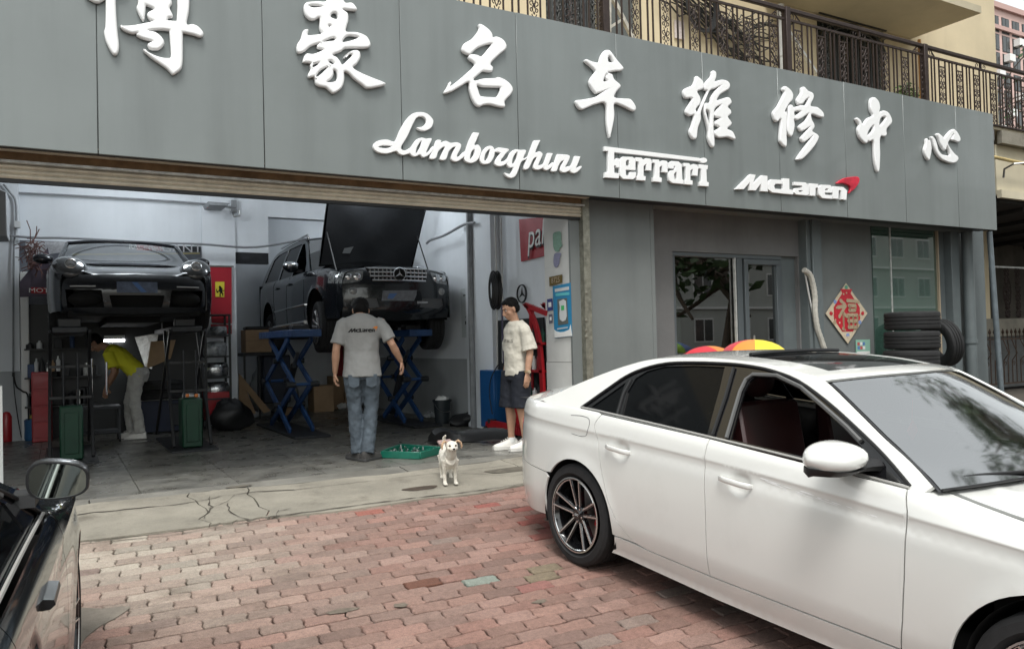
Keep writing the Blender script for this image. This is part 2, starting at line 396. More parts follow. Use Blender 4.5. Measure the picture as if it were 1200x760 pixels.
for (x, y, rx, ry) in ((279, 572, .11, .04), (600, 552, .3, .10)):
    p = px_ground(x, y); b = MB(); b.add([(p.x+rx*math.cos(a)*(1+.15*math.sin(3*a+1)), p.y+ry*math.sin(a)*(1+.2*math.cos(2*a)), zg(p.y+ry*math.sin(a))+.0195) for a in [i*math.pi/12 for i in range(24)]], [tuple(range(24))]); b.build('oil_stain', mat('damp_stain', (.13, .115, .09), .7, var=.4, vs=12), apr, 0)
# cement patch where pavers are gone
cp = [gp(x, y) for x, y in ((70, 717), (95, 713), (120, 714), (152, 711), (140, 722), (118, 734), (100, 748), (88, 764), (60, 764))]
cp = catmull(cp, 3); b = MB(); n = len(cp); b.add([(x, y, zg(y)+.0075) for x, y in cp]+[(x, y, zg(y)-.05) for x, y in cp], [tuple(range(n))]+[(i, (i+1) % n, (i+1) % n+n, i+n) for i in range(n)]); b.build('cement_patch', mat('old_cement', (.235, .205, .17), .9, var=.3, vs=7, bump=.5, bs=60, dirt=.3, grain=.2), pav, 0)
# dirt packed into worn joints
m_dirt = mat('packed_dirt', (.17, .14, .11), .95, var=.4, vs=20, bump=.5, bs=90); rg = random.Random(77)
for (x, y, rx, ry) in ((400, 716, .10, .03), (470, 709, .045, .03), (632, 705, .05, .025)):
    p = px_ground(x, y); b = MB(); b.add([(p.x+rx*math.cos(a)*rg.uniform(.7, 1.15), p.y+ry*math.sin(a)*rg.uniform(.7, 1.2), zg(p.y)+ry*math.sin(a)*SLOPE+.0045) for a in [i*math.pi/9 for i in range(18)]], [tuple(range(18))]); b.build('dirt_patch', m_dirt, pav, 0)
# shop floor tiles
m_tile = mat('floor_tile', (.125, .122, .11), .36, attr='tint', var=.45, vs=2.6, bump=.1, bs=30, rvar=.18, dirt=.5)
flo = thing('shop_floor', None, None, (2, 10, 0)); flo['kind'] = 'structure'
TS = .8
for j in range(11):
    for i in range(12):
        x0, y0 = -3.4+i*TS+.0, 7.4+j*TS
        if x0 > 5.4: continue
        k = r2.uniform(.8, 1.2)*(1.25 if j == 0 else 1); c = (.135*k, .13*k, .115*k)  # front row painted lighter, as lit by daylight through the bay
        b = MB(); b.box(x0+.003, x0+TS-.003, y0+.003, y0+TS-.003, -.03, r2.uniform(-.001, .001), c)
        b.build('floor_tile', m_tile, flo, 0)
# ------------------------------------------------------------------ shop building
X0 = -3.4; XR = 5.3; YB = 13.25; YF = 7.35; SY = 7.0
m_wall_in = mat('interior_plaster', (.72, .75, .78), .8, var=.08, vs=1.2, streak=.12, bump=.05, bs=20)
m_wall_low = mat('interior_dado_paint', (.40, .42, .43), .7, var=.12, vs=1.5, streak=.2)
m_wgrey = mat('grey_wall_paint', (.155, .168, .165), .75, var=.12, vs=1.6, streak=.2, bump=.12, bs=26)
m_wgrey2 = mat('grey_render', (.165, .165, .165), .85, var=.2, vs=1.3, streak=.25, bump=.2, bs=30)
m_ceil = mat('ceiling_plaster', (.55, .57, .58), .9, var=.1)
shop = thing('shop_building', 'grey-fronted repair shop with a wide open bay and a white plastered workshop inside', 'shop', (4, 7.4, 0))
def sbox(name, m, *a, parent=None, **k):
    return MB().box(*a).build(name, m, parent or shop, 35, **k)
WT = 4.1
sbox('ceiling', m_ceil, X0-.2, XR+.2, 7.36, 15.8, WT, WT+.25)
# left wall
sbox('wall', m_wall_in, X0-.2, X0, 7.36, YB, 0, WT)
# back wall: solid up to the passage, header above it
px_l = pY(36, 300, YB).x; px_c0 = pY(236, 300, YB).x; px_c1 = pY(277, 400, YB).x
sbox('wall', m_wall_in, X0, px_c1, YB, YB+.2, 0, WT)
zdoor = pY(300, 296, YB).z
sbox('wall', m_wall_in, px_c1, 3.02, YB, YB+.2, zdoor, WT); sbox('wall', m_wall_in, 3.02, XR, YB, YB+.2, 3.35, WT)
sbox('door_head', m_dark, px_c1, 3.02, YB+.02, YB+.12, zdoor-.18, zdoor-.002)
sbox('wall', m_wall_in, px_c1, XR, 15.6, 15.8, 0, WT)          # far wall of the passage
sbox('wall', m_wall_in, px_c1-.12, px_c1, YB+.2, 15.6, 0, WT)
sbox('wall', m_wall_in, XR, XR+.2, 7.9, 15.8, .965, WT)
sbox('dado', m_wall_low, XR-.004, XR+.2, 7.9, 15.8, 0, .962)
sbox('column', m_wall_in, px_c0, px_c1, YB-.05, YB-.002, 0, WT)
sbox('column', m_wall_in, -.72, pY(22, 300, 13.0).x, 13.0, YB-.003, .965, WT)
sbox('column', m_wall_low, -.72, pY(22, 300, 13.0).x+.03, 12.99, YB-.003, 0, .96)
sbox('corner_guard', m_white, pY(23, 300, 13.0).x, pY(34, 400, 13.0).x, 12.98, YB-.004, 0, 2.35, bevel=.01)
# pilaster on the right wall and pipe by it
p0 = pX(560, 400, XR-.12)
sbox('pilaster', m_wall_in, XR-.14, XR-.005, 9.55, 10.35, 0, WT)
# front right pier with the dado
m_pier = mat('pier_white', (.60, .60, .58), .8, var=.12, vs=3, bump=.15, bs=40)
sbox('pier', m_pier, 4.985, XR+.2, YF+.02, 7.9, .965, 2.9); sbox('pier', m_pier, 4.978, XR+.2, YF+.016, 7.9, 0, .96)
sbox('pier_facing', m_wgrey, 4.97, 5.15, YF-.02, YF+.014, 0, 2.75)
# roller door: guide, coil box, curtain
rd = thing('roller_shutter', 'beige roller shutter rolled up under the long grey sign over the workshop bay', 'shutter', (2, 7.3, 2.6))
m_beige = mat('beige_shutter', (.66, .60, .49), .45, .2, var=.2, vs=9, streak=.2)
m_brn = mat('rusty_brown_board', (.30, .18, .09), .7, var=.45, vs=5, streak=.3)
m_alu = mat('worn_aluminium', (.60, .60, .58), .45, .35, var=.35, vs=14, rvar=.15)
zc0 = pY(300, 232.5, 7.3).z; 
MB().box(X0, 5.12, 7.34, 7.38, zc0+.02, zc0+.035).build('seal', m_black, rd)
h = (.115)/3
for k in range(3):
    b = MB(); z = zc0+.03+k*h
    b.add([(x, 7.30-.018*math.sin(t*math.pi), z+h*t) for x in (X0, 5.12) for t in [i/6 for i in range(7)]], [(i, i+1, i+8, i+7) for i in range(6)]); b.build('slat', m_beige, rd, 60)
MB().box(X0, 5.12, 7.30, 7.34, zc0, zc0+.03).build('bottom_bar', m_black, rd)
zt = zc0+.03+.115
MB().box(X0, 5.12, 7.24, 7.30, zt, zt+.02).build('rail', m_alu, rd)
MB().box(X0, 5.12, 7.27, 7.33, zt+.02, zt+.105).build('fascia_board', m_brn, rd)
MB().box(X0, 5.14, 7.17, 7.25, zt+.085, zt+.105).build('rail', m_beige, rd)
for x0, x1 in ((X0, 1.15), (1.17, 3.1), (3.12, 5.14)): MB().box(x0, x1, 7.10, 7.16, zt+.095+random.uniform(0, .006), zt+.115).build('rail', m_alu, rd)
MB().box(X0, 5.14, 7.015, 7.09, zt+.105, zt+.118).build('rail', m_beige, rd)
m_guide = mat('galvanised_guide', (.36, .35, .29), .42, .7, var=.4, vs=18, rvar=.15)
gx = pY(685, 300, 7.3).x
b = MB(); b.box(gx-.045, gx+.045, 7.25, 7.262, 0, zt+.09); b.box(gx-.045, gx-.033, 7.262, 7.34, 0, zt+.09); b.box(gx+.033, gx+.045, 7.262, 7.34, 0, zt+.09)
b.build('guide_rail', m_guide, rd)
for yy in (343, 375, 387, 394): 
    p = pY(687, yy, 7.25); MB().lathe([(.018, 0), (.018, .006), (.008, .009)], p, (0, -1, 0), 12).build('bolt', m_guide, rd)
# roof slab over the sign / first floor slab behind
sbox('slab_edge', m_wgrey2, X0-.2, 13.6, YF+.05, 9.0, 4.36, 4.54)
sbox('lintel', m_wgrey2, X0-.2, XR+.2, YF+.06, 7.9, 2.78, 4.36)
# right-hand facade
m_col = mat('blue_grey_column', (.12, .14, .145), .6, var=.15, vs=3, streak=.15, coat=.1)
xa = pY(690, 300, YF).x; xb = pY(767, 300, YF).x
sbox('front_wall', m_wgrey, xa, xb, YF, YF+.35, 0, 2.95)
sbox('front_wall_trim', m_wgrey, xa+.9, xa+.905, YF-.004, YF, .0, 2.75)
Yr = 7.62
wl = pY(788, 294, Yr); wr = pY(917, 299, Yr); ww0, ww1, wz1 = wl.x, wr.x, wl.z; wz0 = .55
sbox('recess_wall', m_wgrey2, xb, ww0, Yr, Yr+.2, 0, 4.36)
sbox('recess_wall', m_wgrey2, ww1+.3, pY(946, 300, Yr).x, Yr+.001, Yr+.2, 0, 4.36)
sbox('recess_wall', m_wgrey2, ww0, ww1+.3, Yr, Yr+.2, wz1, 4.36)
sbox('recess_wall', m_wgrey2, ww0, ww1+.3, Yr, Yr+.2, 0, wz0)
sbox('window_recess_side', m_col, ww1, ww1+.3, Yr+.06, Yr+.12, wz0, wz1)
# room behind the window (dark)
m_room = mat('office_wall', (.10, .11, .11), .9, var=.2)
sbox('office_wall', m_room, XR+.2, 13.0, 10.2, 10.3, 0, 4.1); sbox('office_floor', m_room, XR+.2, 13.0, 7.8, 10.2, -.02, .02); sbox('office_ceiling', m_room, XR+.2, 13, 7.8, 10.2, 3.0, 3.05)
win = thing('office_window', 'wide dark window with grey aluminium frames in the grey wall behind the white saloon', 'window', ((ww0+ww1)/2, Yr, wz0))
m_frame = mat('window_frame_grey', (.10, .115, .125), .4, .2, coat=.2)
g_win = glass('window_glass', (.80, .95, .88), .24, .45, .012)
fr = .055
def frame(x0, x1, z0, z1, y, t=fr, d=.07, nm='frame', mt=None):
    b = MB(); b.box(x0, x1, y, y+d, z1-t, z1); b.box(x0, x1, y, y+d, z0, z0+t); b.box(x0, x0+t, y, y+d, z0+t, z1-t); b.box(x1-t, x1, y, y+d, z0+t, z1-t)
    return b.build(nm, mt or m_frame, win, bevel=.004)
xm = pY(874, 350, Yr).x
frame(ww0, ww1, wz0, wz1, Yr+.02); f2 = frame(xm, ww1-.05, wz0+.03, wz1-.06, Yr+.005, .07)
MB().box(xm-.12, xm-.02, Yr+.03, Yr+.06, wz0+.05, wz1-.05).build('mullion', m_frame, win)
MB().box(xm-.17, xm-.145, Yr+.02, Yr+.05, wz0+.05, wz1-.05).build('mullion', m_alu, win)
MB().box(ww0+.04, xm-.1, Yr+.07, Yr+.076, wz0+.03, wz1-.03).build('pane', g_win, win)
MB().box(xm+.06, ww1-.1, Yr+.05, Yr+.056, wz0+.06, wz1-.1).build('pane', g_win, win)
MB().box(ww0-.02, ww1+.02, Yr-.03, Yr+.02, wz0-.05, wz0).build('sill', m_wgrey2, win, bevel=.005)
# clutter in the office that shows dimly through the panes
off = thing('office_desk', 'pale desk with papers and a chair seen dimly through the office window', 'desk', (7.6, 8.8, 0))
MB().box(7.0, 8.6, 8.6, 9.2, .74, .78).build('desktop', m_white, off); MB().box(7.05, 7.1, 8.65, 9.15, 0, .74).build('leg', m_white, off); MB().box(8.5, 8.55, 8.65, 9.15, 0, .74).build('leg', m_white, off)
MB().box(7.4, 7.44, 8.3, 8.7, .3, 1.5).build('divider', m_white, off); MB().box(8.1, 8.4, 8.3, 8.34, 1.0, 1.35).build('picture', mat('red_print', (.5, .05, .06), .6), off)
# dark column with pipe between the two walls
c0 = pY(941, 300, 7.55).x; c1 = pY(957, 300, 7.55).x
sbox('column', m_col, c0, c1, 7.48, 7.85, 0, 4.36, bevel=.01)
sbox('column', m_col, c0+.07, c1-.02, 7.44, 7.478, 0, 2.9, bevel=.01)
xg0 = pY(1021, 300, 7.6).x; xg1 = pY(1097, 300, 7.6).x
sbox('front_wall', m_wgrey, c1, xg0, 7.6, 7.85, 0, 4.36)
# fascia shade box under the sign on the right
sbox('soffit', m_wgrey, 5.2, 12.84, 7.01, 7.62, 2.80, 2.85)
# green glass panel
gp = thing('glass_panel', 'tall green tinted glass shop panel behind the stacked tyres', 'window', ((xg0+xg1)/2, 7.6, 0))
g_green = mat('green_backed_glass', (.045, .095, .075), .02, spec=1.0, coat=.6, var=.2, vs=1, ior=1.8)
MB().box(xg0, xg0+.42, 7.58, 7.6, 0, 2.8).build('pane', g_green, gp); MB().box(xg0+.43, xg1-.03, 7.585, 7.605, 0, 2.8).build('pane', g_green, gp)
MB().box(xg1-.03, xg1, 7.55, 7.62, 0, 2.8).build('frame', mat('tan_trim', (.35, .28, .2), .5), gp); MB().box(xg0+.41, xg0+.435, 7.57, 7.61, 0, 2.8).build('frame', m_alu, gp)
sbox('backing_wall', m_room, xg0, xg1, 7.66, 7.85, 0, 4.36)
# end columns
xs = [pY(k, 300, 7.6).x for k in (1097, 1108, 1117, 1128, 1150)]
for (a, b_, y, m) in ((xs[0], xs[1], 7.62, m_col), (xs[1]+.003, xs[2], 7.5, m_col), (xs[2]+.003, xs[3], 7.6, m_wgrey), (xs[3]+.003, xs[4], 7.55, m_col)):
    sbox('end_pier', m, a, b_, y, 8.2, 0, 4.36, bevel=.01)
dp = thing('downpipe', 'thick grey downpipe running down the last pier under the sign end', 'pipe', (pY(1134, 300, 7.45).x, 7.45, 0))
x_ = pY(1134, 300, 7.45).x
MB().cyl((x_, 7.45, 0), (x_, 7.45, 2.8), .085, n=16).build('pipe', m_col, dp); MB().cyl((x_, 7.45, 1.0), (x_, 7.45, 1.06), .1, n=16).build('collar', m_col, dp)
m_pole = mat('pole_paint', (.16, .19, .21), .5, .2, var=.3, vs=6)
pt = pY(1159, 262, 7.2); pb = pY(1172, 462, 7.2)
po = MB(); po.cyl((pb.x+.05, 7.2, zg(7.2)), (pt.x, 7.2, 2.78), .042, n=12); po = po.build('pole', m_pole, None, smooth=60)
props(po, 'thin leaning grey pole standing between the sign end and the iron fence', 'pole')
# ------------------------------------------------------------------ the sign
sign = thing('shop_sign', 'very long grey panelled sign board with raised white lettering above the bay', 'sign', (5, SY, 2.77))
ST, SB = 1.22+.484*SY, 1.22+.2212*SY
m_sign = mat('sign_panel_grey', (.195, .215, .212), .38, .15, var=.12, vs=.6, streak=.26, coat=.15, rvar=.1, bump=.06, bs=1.6)
sx = [0.293+1.2825*k for k in range(-3, 10)]
sx = sx[:-1]+[12.846] if sx[-1] > 11.9 else sx+[12.846]
sx = [s for s in sx if s < 12.0]+[12.846]
for a, b_ in zip(sx[:-1], sx[1:]):
    o = MB().box(a+.0025, b_-.0025, SY, SY+.03, SB, ST+random.uniform(-.004, .004)).build('panel', m_sign, sign, bevel=.003)
MB().box(sx[0], 12.84, SY+.032, SY+.3, SB+.02, SB+.06).build('bottom_return', m_dark, sign); MB().box(sx[0], 12.84, SY+.032, SY+.3, ST-.06, ST-.02).build('top_return', m_sign, sign)
MB().box(12.80, 12.842, SY+.032, SY+.33, SB+.06, ST-.06).build('end_return', m_sign, sign); MB().box(sx[0], 12.8, SY+.0305, SY+.0318, SB+.03, ST-.02).build('backing', m_sign, sign)
m_letter = mat('white_relief_letter', (.80, .80, .80), .35, coat=.2); m_lred = mat('red_relief', (.62, .02, .05), .3, var=.4, vs=9, coat=.3)
G = {}
G['character.bo'] = (100, 0, 8, [[(190,-330),(290,-330),(290,-90),(380,-112),(385,-60),(290,-30),(285,130),(295,280),(312,440),(300,510),(275,524),(245,500),(195,400),(178,310),(190,250),(192,10),(180,8),(140,30),(115,38),(80,30),(30,0),(-10,-40),(40,-60),(120,-50),(188,-90)],
 [(330,265),(330,258),(430,255),(540,235),(630,213),(600,195),(580,160),(590,130),(640,100),(600,75),(562,60),(562,60),(558,120),(550,190),(540,205),(520,180),(490,120),(482,80),(495,40),(492,-20),(500,-160),(640,-200),(640,-330),(720,-330),(725,-200),(780,-195),(790,-90),(800,10),(805,50),(785,90),(812,150),(810,175),(775,180),(765,207),(765,207),(855,213),(855,213),(862,60),(862,-200),(960,-200),(970,0),(965,120),(945,240),(1000,242),(1050,262),(1095,310),(1098,345),(1070,358),(1020,340),(908,315),(908,315),(908,500),(905,600),(890,660),(825,708),(800,695),(750,645),(620,555),(550,490),(545,472),(545,472),(620,520),(700,550),(770,558),(800,545),(798,450),(785,297),(785,297),(700,290),(590,300),(650,315),(700,350),(733,400),(725,440),(680,475),(620,475),(590,455),(585,425),(625,400),(540,375),(490,352),(480,335),(490,320),(440,325),(390,310),(345,285)]])
G['character.hao'] = (335, 0, 6.33, [[(300,-90),(380,-100),(410,-30),(430,30),(480,32),(510,60),(518,85),(480,85),(415,80),(450,110),(455,160),(445,200),(440,245),(520,250),(590,280),(618,330),(610,358),(560,365),(440,365),(400,390),(340,415),(370,435),(395,465),(412,490),(450,458),(483,425),(478,407),(460,415),(425,437),(425,437),(455,402),(500,382),(535,390),(545,430),(520,480),(490,510),(540,545),(620,580),(720,620),(728,632),(700,645),(600,660),(560,635),(500,590),(460,550),(425,540),(425,600),(405,660),(350,697),(320,680),(290,655),(240,645),(215,625),(210,590),(200,575),(170,582),(160,565),(180,520),(175,495),(180,475),(130,470),(122,460),(145,410),(200,410),(270,380),(230,365),(228,345),(240,330),(180,350),(130,390),(95,402),(78,385),(80,340),(105,300),(125,240),(150,228),(160,235),(155,270),(200,270),(262,258),(245,220),(245,140),(200,158),(160,145),(135,110),(130,60),(150,30),(220,22),(300,15)],
 [(165,55),(200,48),(262,60),(200,68)], [(325,135),(335,110),(360,103),(375,120),(375,152),(350,150)], [(308,202),(317,195),(327,202),(317,211)], [(412,320),(440,280),(480,272),(530,285),(510,300),(450,318)], [(268,318),(345,288),(358,308),(300,318)],
 [(190,510),(200,485),(240,472),(225,495)], [(310,462),(330,458),(350,475),(345,488),(320,478)], [(215,575),(250,530),(308,503),(270,545),(235,575)], [(345,525),(370,540),(375,590),(355,615),(298,617),(330,590),(345,560)]])
G['character.ming'] = (510, 20, 6.33, [[(315,65),(335,65),(380,95),(410,130),(418,160),(445,155),(490,175),(515,210),(512,245),(460,290),(400,352),(417,380),(412,410),(380,412),(345,408),(310,435),(275,468),(290,480),(350,465),(430,462),(460,455),(510,475),(550,510),(565,545),(550,580),(505,630),(508,665),(495,675),(450,668),(400,655),(350,658),(320,670),(290,655),(260,600),(245,540),(240,488),(180,520),(120,555),(75,572),(58,565),(80,530),(100,490),(107,495),(105,520),(150,490),(220,430),(285,362),(245,320),(240,300),(260,285),(300,290),(335,300),(380,250),(410,207),(360,215),(300,240),(260,275),(240,287),(205,270),(190,245),(210,205),(260,175),(300,130),(318,95)],
 [(300,510),(340,522),(400,525),(475,527),(475,527),(470,560),(445,600),(400,602),(345,598),(322,590),(308,550)]])
G['character.che'] = (665, 50, 6.33, [[(285,63),(310,75),(350,130),(400,190),(400,205),(380,215),(340,218),(285,228),(300,235),(320,245),(335,280),(375,315),(380,335),(350,370),(335,412),(400,422),(450,425),(480,455),(495,490),(485,512),(460,505),(400,475),(335,458),(335,540),(325,610),(305,700),(295,695),(280,600),(272,458),(200,462),(140,485),(100,502),(75,490),(52,455),(55,435),(100,430),(190,412),(235,385),(268,362),(268,362),(220,378),(195,378),(160,330),(152,290),(175,250),(195,218),(160,180),(120,145),(130,132),(170,148),(220,155),(235,110),(260,72)],
 [(290,115),(305,108),(325,145),(322,155),(292,150)], [(275,240),(272,270),(285,292),(255,294),(262,265)]])
G['character.wei'] = (790, 75, 7.24, [[(170,115),(190,118),(225,150),(235,190),(225,220),(180,240),(205,290),(205,340),(168,390),(185,420),(200,380),(240,300),(265,235),(245,225),(240,190),(265,150),(300,110),(305,75),(320,65),(340,80),(340,120),(330,155),(390,142),(440,155),(458,190),(440,225),(380,260),(350,300),(355,315),(440,290),(470,320),(465,345),(440,370),(465,400),(465,430),(440,455),(470,500),(465,525),(435,555),(480,580),(505,635),(490,645),(440,625),(370,630),(335,610),(330,575),(370,545),(335,520),(340,490),(378,465),(335,455),(328,420),(380,360),(375,355),(330,385),(320,450),(318,560),(325,640),(325,700),(305,705),(275,640),(275,570),(260,500),(240,420),(240,370),(250,340),(290,335),(300,290),(340,230),(380,190),(330,215),(285,235),(235,350),(210,420),(210,480),(185,550),(175,630),(150,640),(125,610),(118,570),(135,530),(155,440),(120,445),(90,425),(90,390),(140,300),(85,295),(65,260),(75,220),(140,190),(162,150)],
 [(255,395),(280,405),(290,440),(288,530),(275,490),(258,430)]])
G['character.xiu'] = (895, 95, 7.24, [[(150,60),(170,52),(210,80),(232,120),(225,165),(190,210),(162,268),(178,275),(175,400),(178,545),(160,558),(130,525),(120,490),(130,330),(100,350),(75,330),(65,270),(100,225),(140,150),(160,100),(145,80)],
 [(203,211),(225,210),(240,228),(300,212),(340,212),(365,150),(340,165),(310,200),(275,200),(268,160),(300,110),(305,65),(330,58),(360,90),(400,110),(405,150),(380,215),(440,230),(485,270),(492,310),(460,310),(390,285),(390,330),(410,370),(412,400),(395,430),(440,460),(448,490),(410,560),(330,650),(290,672),(265,665),(300,610),(350,540),(398,472),(340,515),(315,520),(300,490),(320,460),(375,395),(310,430),(288,415),(285,385),(340,340),(365,280),(320,310),(270,335),(240,330),(245,380),(235,440),(218,475),(195,455),(182,400),(190,300),(192,235)],
 [(245,265),(300,262),(270,290),(248,300)]])
G['character.zhong'] = (995, 105, 7.24, [[(175,78),(205,75),(235,110),(245,160),(240,195),(280,185),(320,205),(345,260),(340,295),(300,340),(302,385),(285,402),(245,412),(245,560),(238,690),(220,688),(200,600),(190,440),(160,445),(140,440),(135,458),(110,450),(70,400),(58,340),(70,300),(42,255),(55,245),(80,265),(100,300),(140,250),(185,225),(165,175),(162,110)],
 [(240,315),(245,260),(270,235),(295,240),(280,275)], [(138,390),(150,350),(190,305),(185,350),(155,385)]])
G['character.xin'] = (1070, 140, 12.67, [[(175,290),(200,315),(222,320),(240,400),(240,470),(215,600),(190,600),(150,530),(138,450),(160,380),(165,310)],
 [(235,270),(265,265),(300,310),(330,400),(345,460),(390,520),(450,540),(515,540),(510,480),(475,400),(455,455),(430,455),(375,370),(350,290),(320,230),(350,215),(400,255),(432,285),(480,225),(535,170),(575,152),(620,190),(665,270),(670,320),(640,345),(590,325),(540,305),(570,240),(560,225),(520,300),(485,360),(520,430),(580,510),(635,560),(635,610),(590,650),(520,650),(400,600),(330,520),(280,410),(255,320)]])
L1 = (430, 125, 8.446); L2 = (550, 145, 8.571); FE = (700, 165, 8.571); MC = (855, 195, 7.5)
S1 = [('l', L1, [[(55,400),(75,360),(130,338),(200,335),(268,350),(320,240),(380,140),(440,80),(520,62),(590,80),(640,130),(645,170),(620,220),(560,245),(510,235),(487,215),(540,205),(575,170),(570,125),(530,102),(480,120),(440,190),(390,300),(330,400),(335,430),(370,440),(425,415),(425,460),(350,485),(310,470),(280,445),(200,468),(130,465),(75,440)], [(105,408),(150,390),(240,398),(180,418)]]),
 ('a', L1, [[(408,440),(440,390),(480,335),(530,315),(575,325),(630,325),(600,400),(575,460),(600,450),(640,400),(650,430),(600,485),(545,508),(515,480),(470,500),(430,485)], [(475,470),(480,420),(510,365),(530,345),(520,400),(495,450)]]),
 ('m', L1, [[(610,515),(650,420),(680,340),(725,342),(720,362),(770,345),(820,365),(880,360),(920,380),(915,420),(880,490),(900,500),(955,450),(960,490),(890,545),(840,540),(825,510),(855,430),(870,405),(840,410),(800,450),(770,528),(715,525),(745,450),(762,405),(735,412),(695,450),(670,517)]]),
 ('b', L2, [[(30,95),(30,95),(88,100),(88,100),(60,170),(40,220),(80,220),(105,260),(100,310),(70,370),(20,398),(-30,393),(-62,350),(-20,200)], [(-5,365),(5,300),(30,265),(42,270),(35,320)]]),
 ('o', L2, [[(93,350),(120,290),(165,238),(215,232),(240,265),(238,330),(200,395),(150,412),(110,400)], [(138,370),(150,310),(180,270),(195,270),(185,330),(160,372)]]),
 ('r', L2, [[(232,290),(270,250),(320,250),(385,265),(350,310),(310,365),(305,385),(340,380),(375,355),(380,385),(330,425),(280,432),(248,415),(250,380),(280,330),(300,300),(270,290)]]),
 ('g', L2, [[(365,380),(400,300),(450,265),(500,270),(558,275),(530,350),(560,345),(590,325),(560,360),(510,390),(480,470),(450,530),(405,550),(360,530),(342,498),(380,510),(410,500),(430,445),(400,445),(372,425)], [(418,405),(425,350),(455,300),(472,295),(465,350),(440,400)]]),
 ('h', L2, [[(535,452),(580,330),(640,175),(640,175),(700,172),(700,172),(650,290),(690,285),(722,310),(700,370),(680,420),(720,415),(745,400),(735,440),(680,468),(635,455),(640,410),(665,345),(630,360),(580,455)]]),
 ('i', L2, [[(730,430),(760,350),(775,300),(775,300),(825,303),(825,303),(800,370),(780,425),(825,395),(825,430),(770,472),(735,460)]]),
 ('n', L2, [[(810,475),(850,380),(875,312),(875,312),(930,315),(990,325),(990,360),(960,420),(950,440),(1005,430),(1005,465),(945,495),(905,480),(905,440),(935,380),(910,385),(880,430),(862,480)]]),
 ('i', L2, [[(995,465),(1030,390),(1050,330),(1050,330),(1102,335),(1102,335),(1080,400),(1060,450),(1105,430),(1113,445),(1070,490),(1025,500)]])]
S2 = [('f', [[(58,62),(1012,178),(1010,212),(155,120),(155,190),(170,200),(180,180),(205,183),(205,275),(175,272),(170,250),(155,255),(157,325),(205,332),(200,383),(62,372),(65,320),(95,322),(95,110),(58,105)]], 0),
 ('e', [[(215,190),(240,165),(340,168),(368,195),(368,300),(270,296),(272,350),(305,355),(312,318),(375,320),(370,370),(345,392),(245,388),(212,355)], [(272,215),(285,198),(305,200),(308,255),(272,255)]], 0),
 ('r', [[(370,172),(430,175),(445,195),(475,180),(520,185),(530,210),(528,305),(475,300),(480,235),(450,260),(450,355),(472,362),(468,405),(385,398),(388,355),(400,352),(400,215),(372,210)]], 0),
 ('r', [[(540,192),(600,195),(612,215),(640,202),(680,208),(692,230),(690,325),(635,318),(638,250),(610,270),(608,370),(632,378),(630,420),(545,412),(545,370),(560,368),(565,230),(542,225)]], 0),
 ('a', [[(700,230),(730,208),(800,212),(832,240),(838,390),(852,400),(850,438),(740,428),(705,400),(698,340),(715,305),(760,298),(768,260),(755,258),(750,285),(700,280)], [(755,340),(770,318),(782,320),(785,390),(762,388)]], 0),
 ('r', [[(850,228),(905,230),(918,250),(950,238),(985,245),(998,270),(990,358),(940,352),(945,285),(918,305),(918,398),(942,405),(940,448),(862,440),(862,400),(875,395),(872,265),(850,262)]], 0),
 ('i', [[(1005,240),(1095,250),(1092,290),(1080,290),(1085,415),(1105,422),(1102,462),(1012,455),(1012,415),(1030,410),(1028,285),(1005,282)]], 0),
 ('i_dot', [[(1050+36*math.cos(a), 202+26*math.sin(a)) for a in [k*math.pi/8 for k in range(16)]]], 0)]
S3 = [('m', [[(40,203),(170,72),(215,78),(190,155),(270,82),(318,88),(322,225),(262,220),(265,150),(215,215),(160,212),(165,140),(110,205)]]),
 ('c', [[(325,140),(350,118),(455,125),(450,158),(390,155),(375,175),(385,200),(460,205),(455,242),(360,232),(325,205)]]),
 ('l', [[(455,108),(510,112),(512,205),(548,212),(545,250),(455,242)]]),
 ('a', [[(552,140),(650,145),(682,170),(680,250),(665,258),(570,250),(550,230),(560,195),(625,190),(620,172),(552,168)], [(590,215),(628,212),(628,226),(592,227)]]),
 ('r', [[(685,152),(765,158),(762,190),(742,192),(740,262),(690,260)]]),
 ('e', [[(765,190),(790,165),(870,168),(892,195),(888,235),(820,232),(825,252),(890,255),(888,290),(800,282),(768,250)], [(825,205),(835,195),(855,200),(850,214),(825,212)]]),
 ('n', [[(892,178),(985,185),(1018,215),(1012,298),(965,292),(968,215),(945,212),(942,290),(895,285)]])]
def glyph(name, ox, oy, sc, loops, m, th, bev, k=4, dy=0.0, smooth=True):
    out = []
    for lp in loops:
        if smooth: lp = catmull(lp, k)
        P = [pY(ox+x/sc, oy+y/sc, SY-.01) for x, y in lp]
        out.append([(p.x, p.z) for p in P])
    return curve_shape(name, out, (0, SY-dy, 0), (1, 0, 0), (0, 0, 1), th, bev, m, sign)
for nm, (ox, oy, sc, lps) in G.items(): glyph('character', ox, oy, sc, lps, m_letter, .05, .016)
for i, (nm, cr, lps) in enumerate(S1): glyph('script_letter', *cr, lps, m_letter, .038+(i % 2)*.002, .006)
for i, (nm, lps, s_) in enumerate(S2): glyph('block_letter', *FE, lps, m_letter, .038+(i % 2)*.002, .004, smooth=(nm == 'i_dot'))
for i, (nm, lps) in enumerate(S3): glyph('badge_letter', *MC, lps, m_letter, .038+(i % 2)*.002, .004, smooth=False)
glyph('swoosh', *MC, [[(930,150),(990,108),(1060,95),(1115,95),(1128,130),(1095,190),(1040,235),(1040,235),(1050,190),(1030,165),(980,150)]], m_lred, .038, .008)
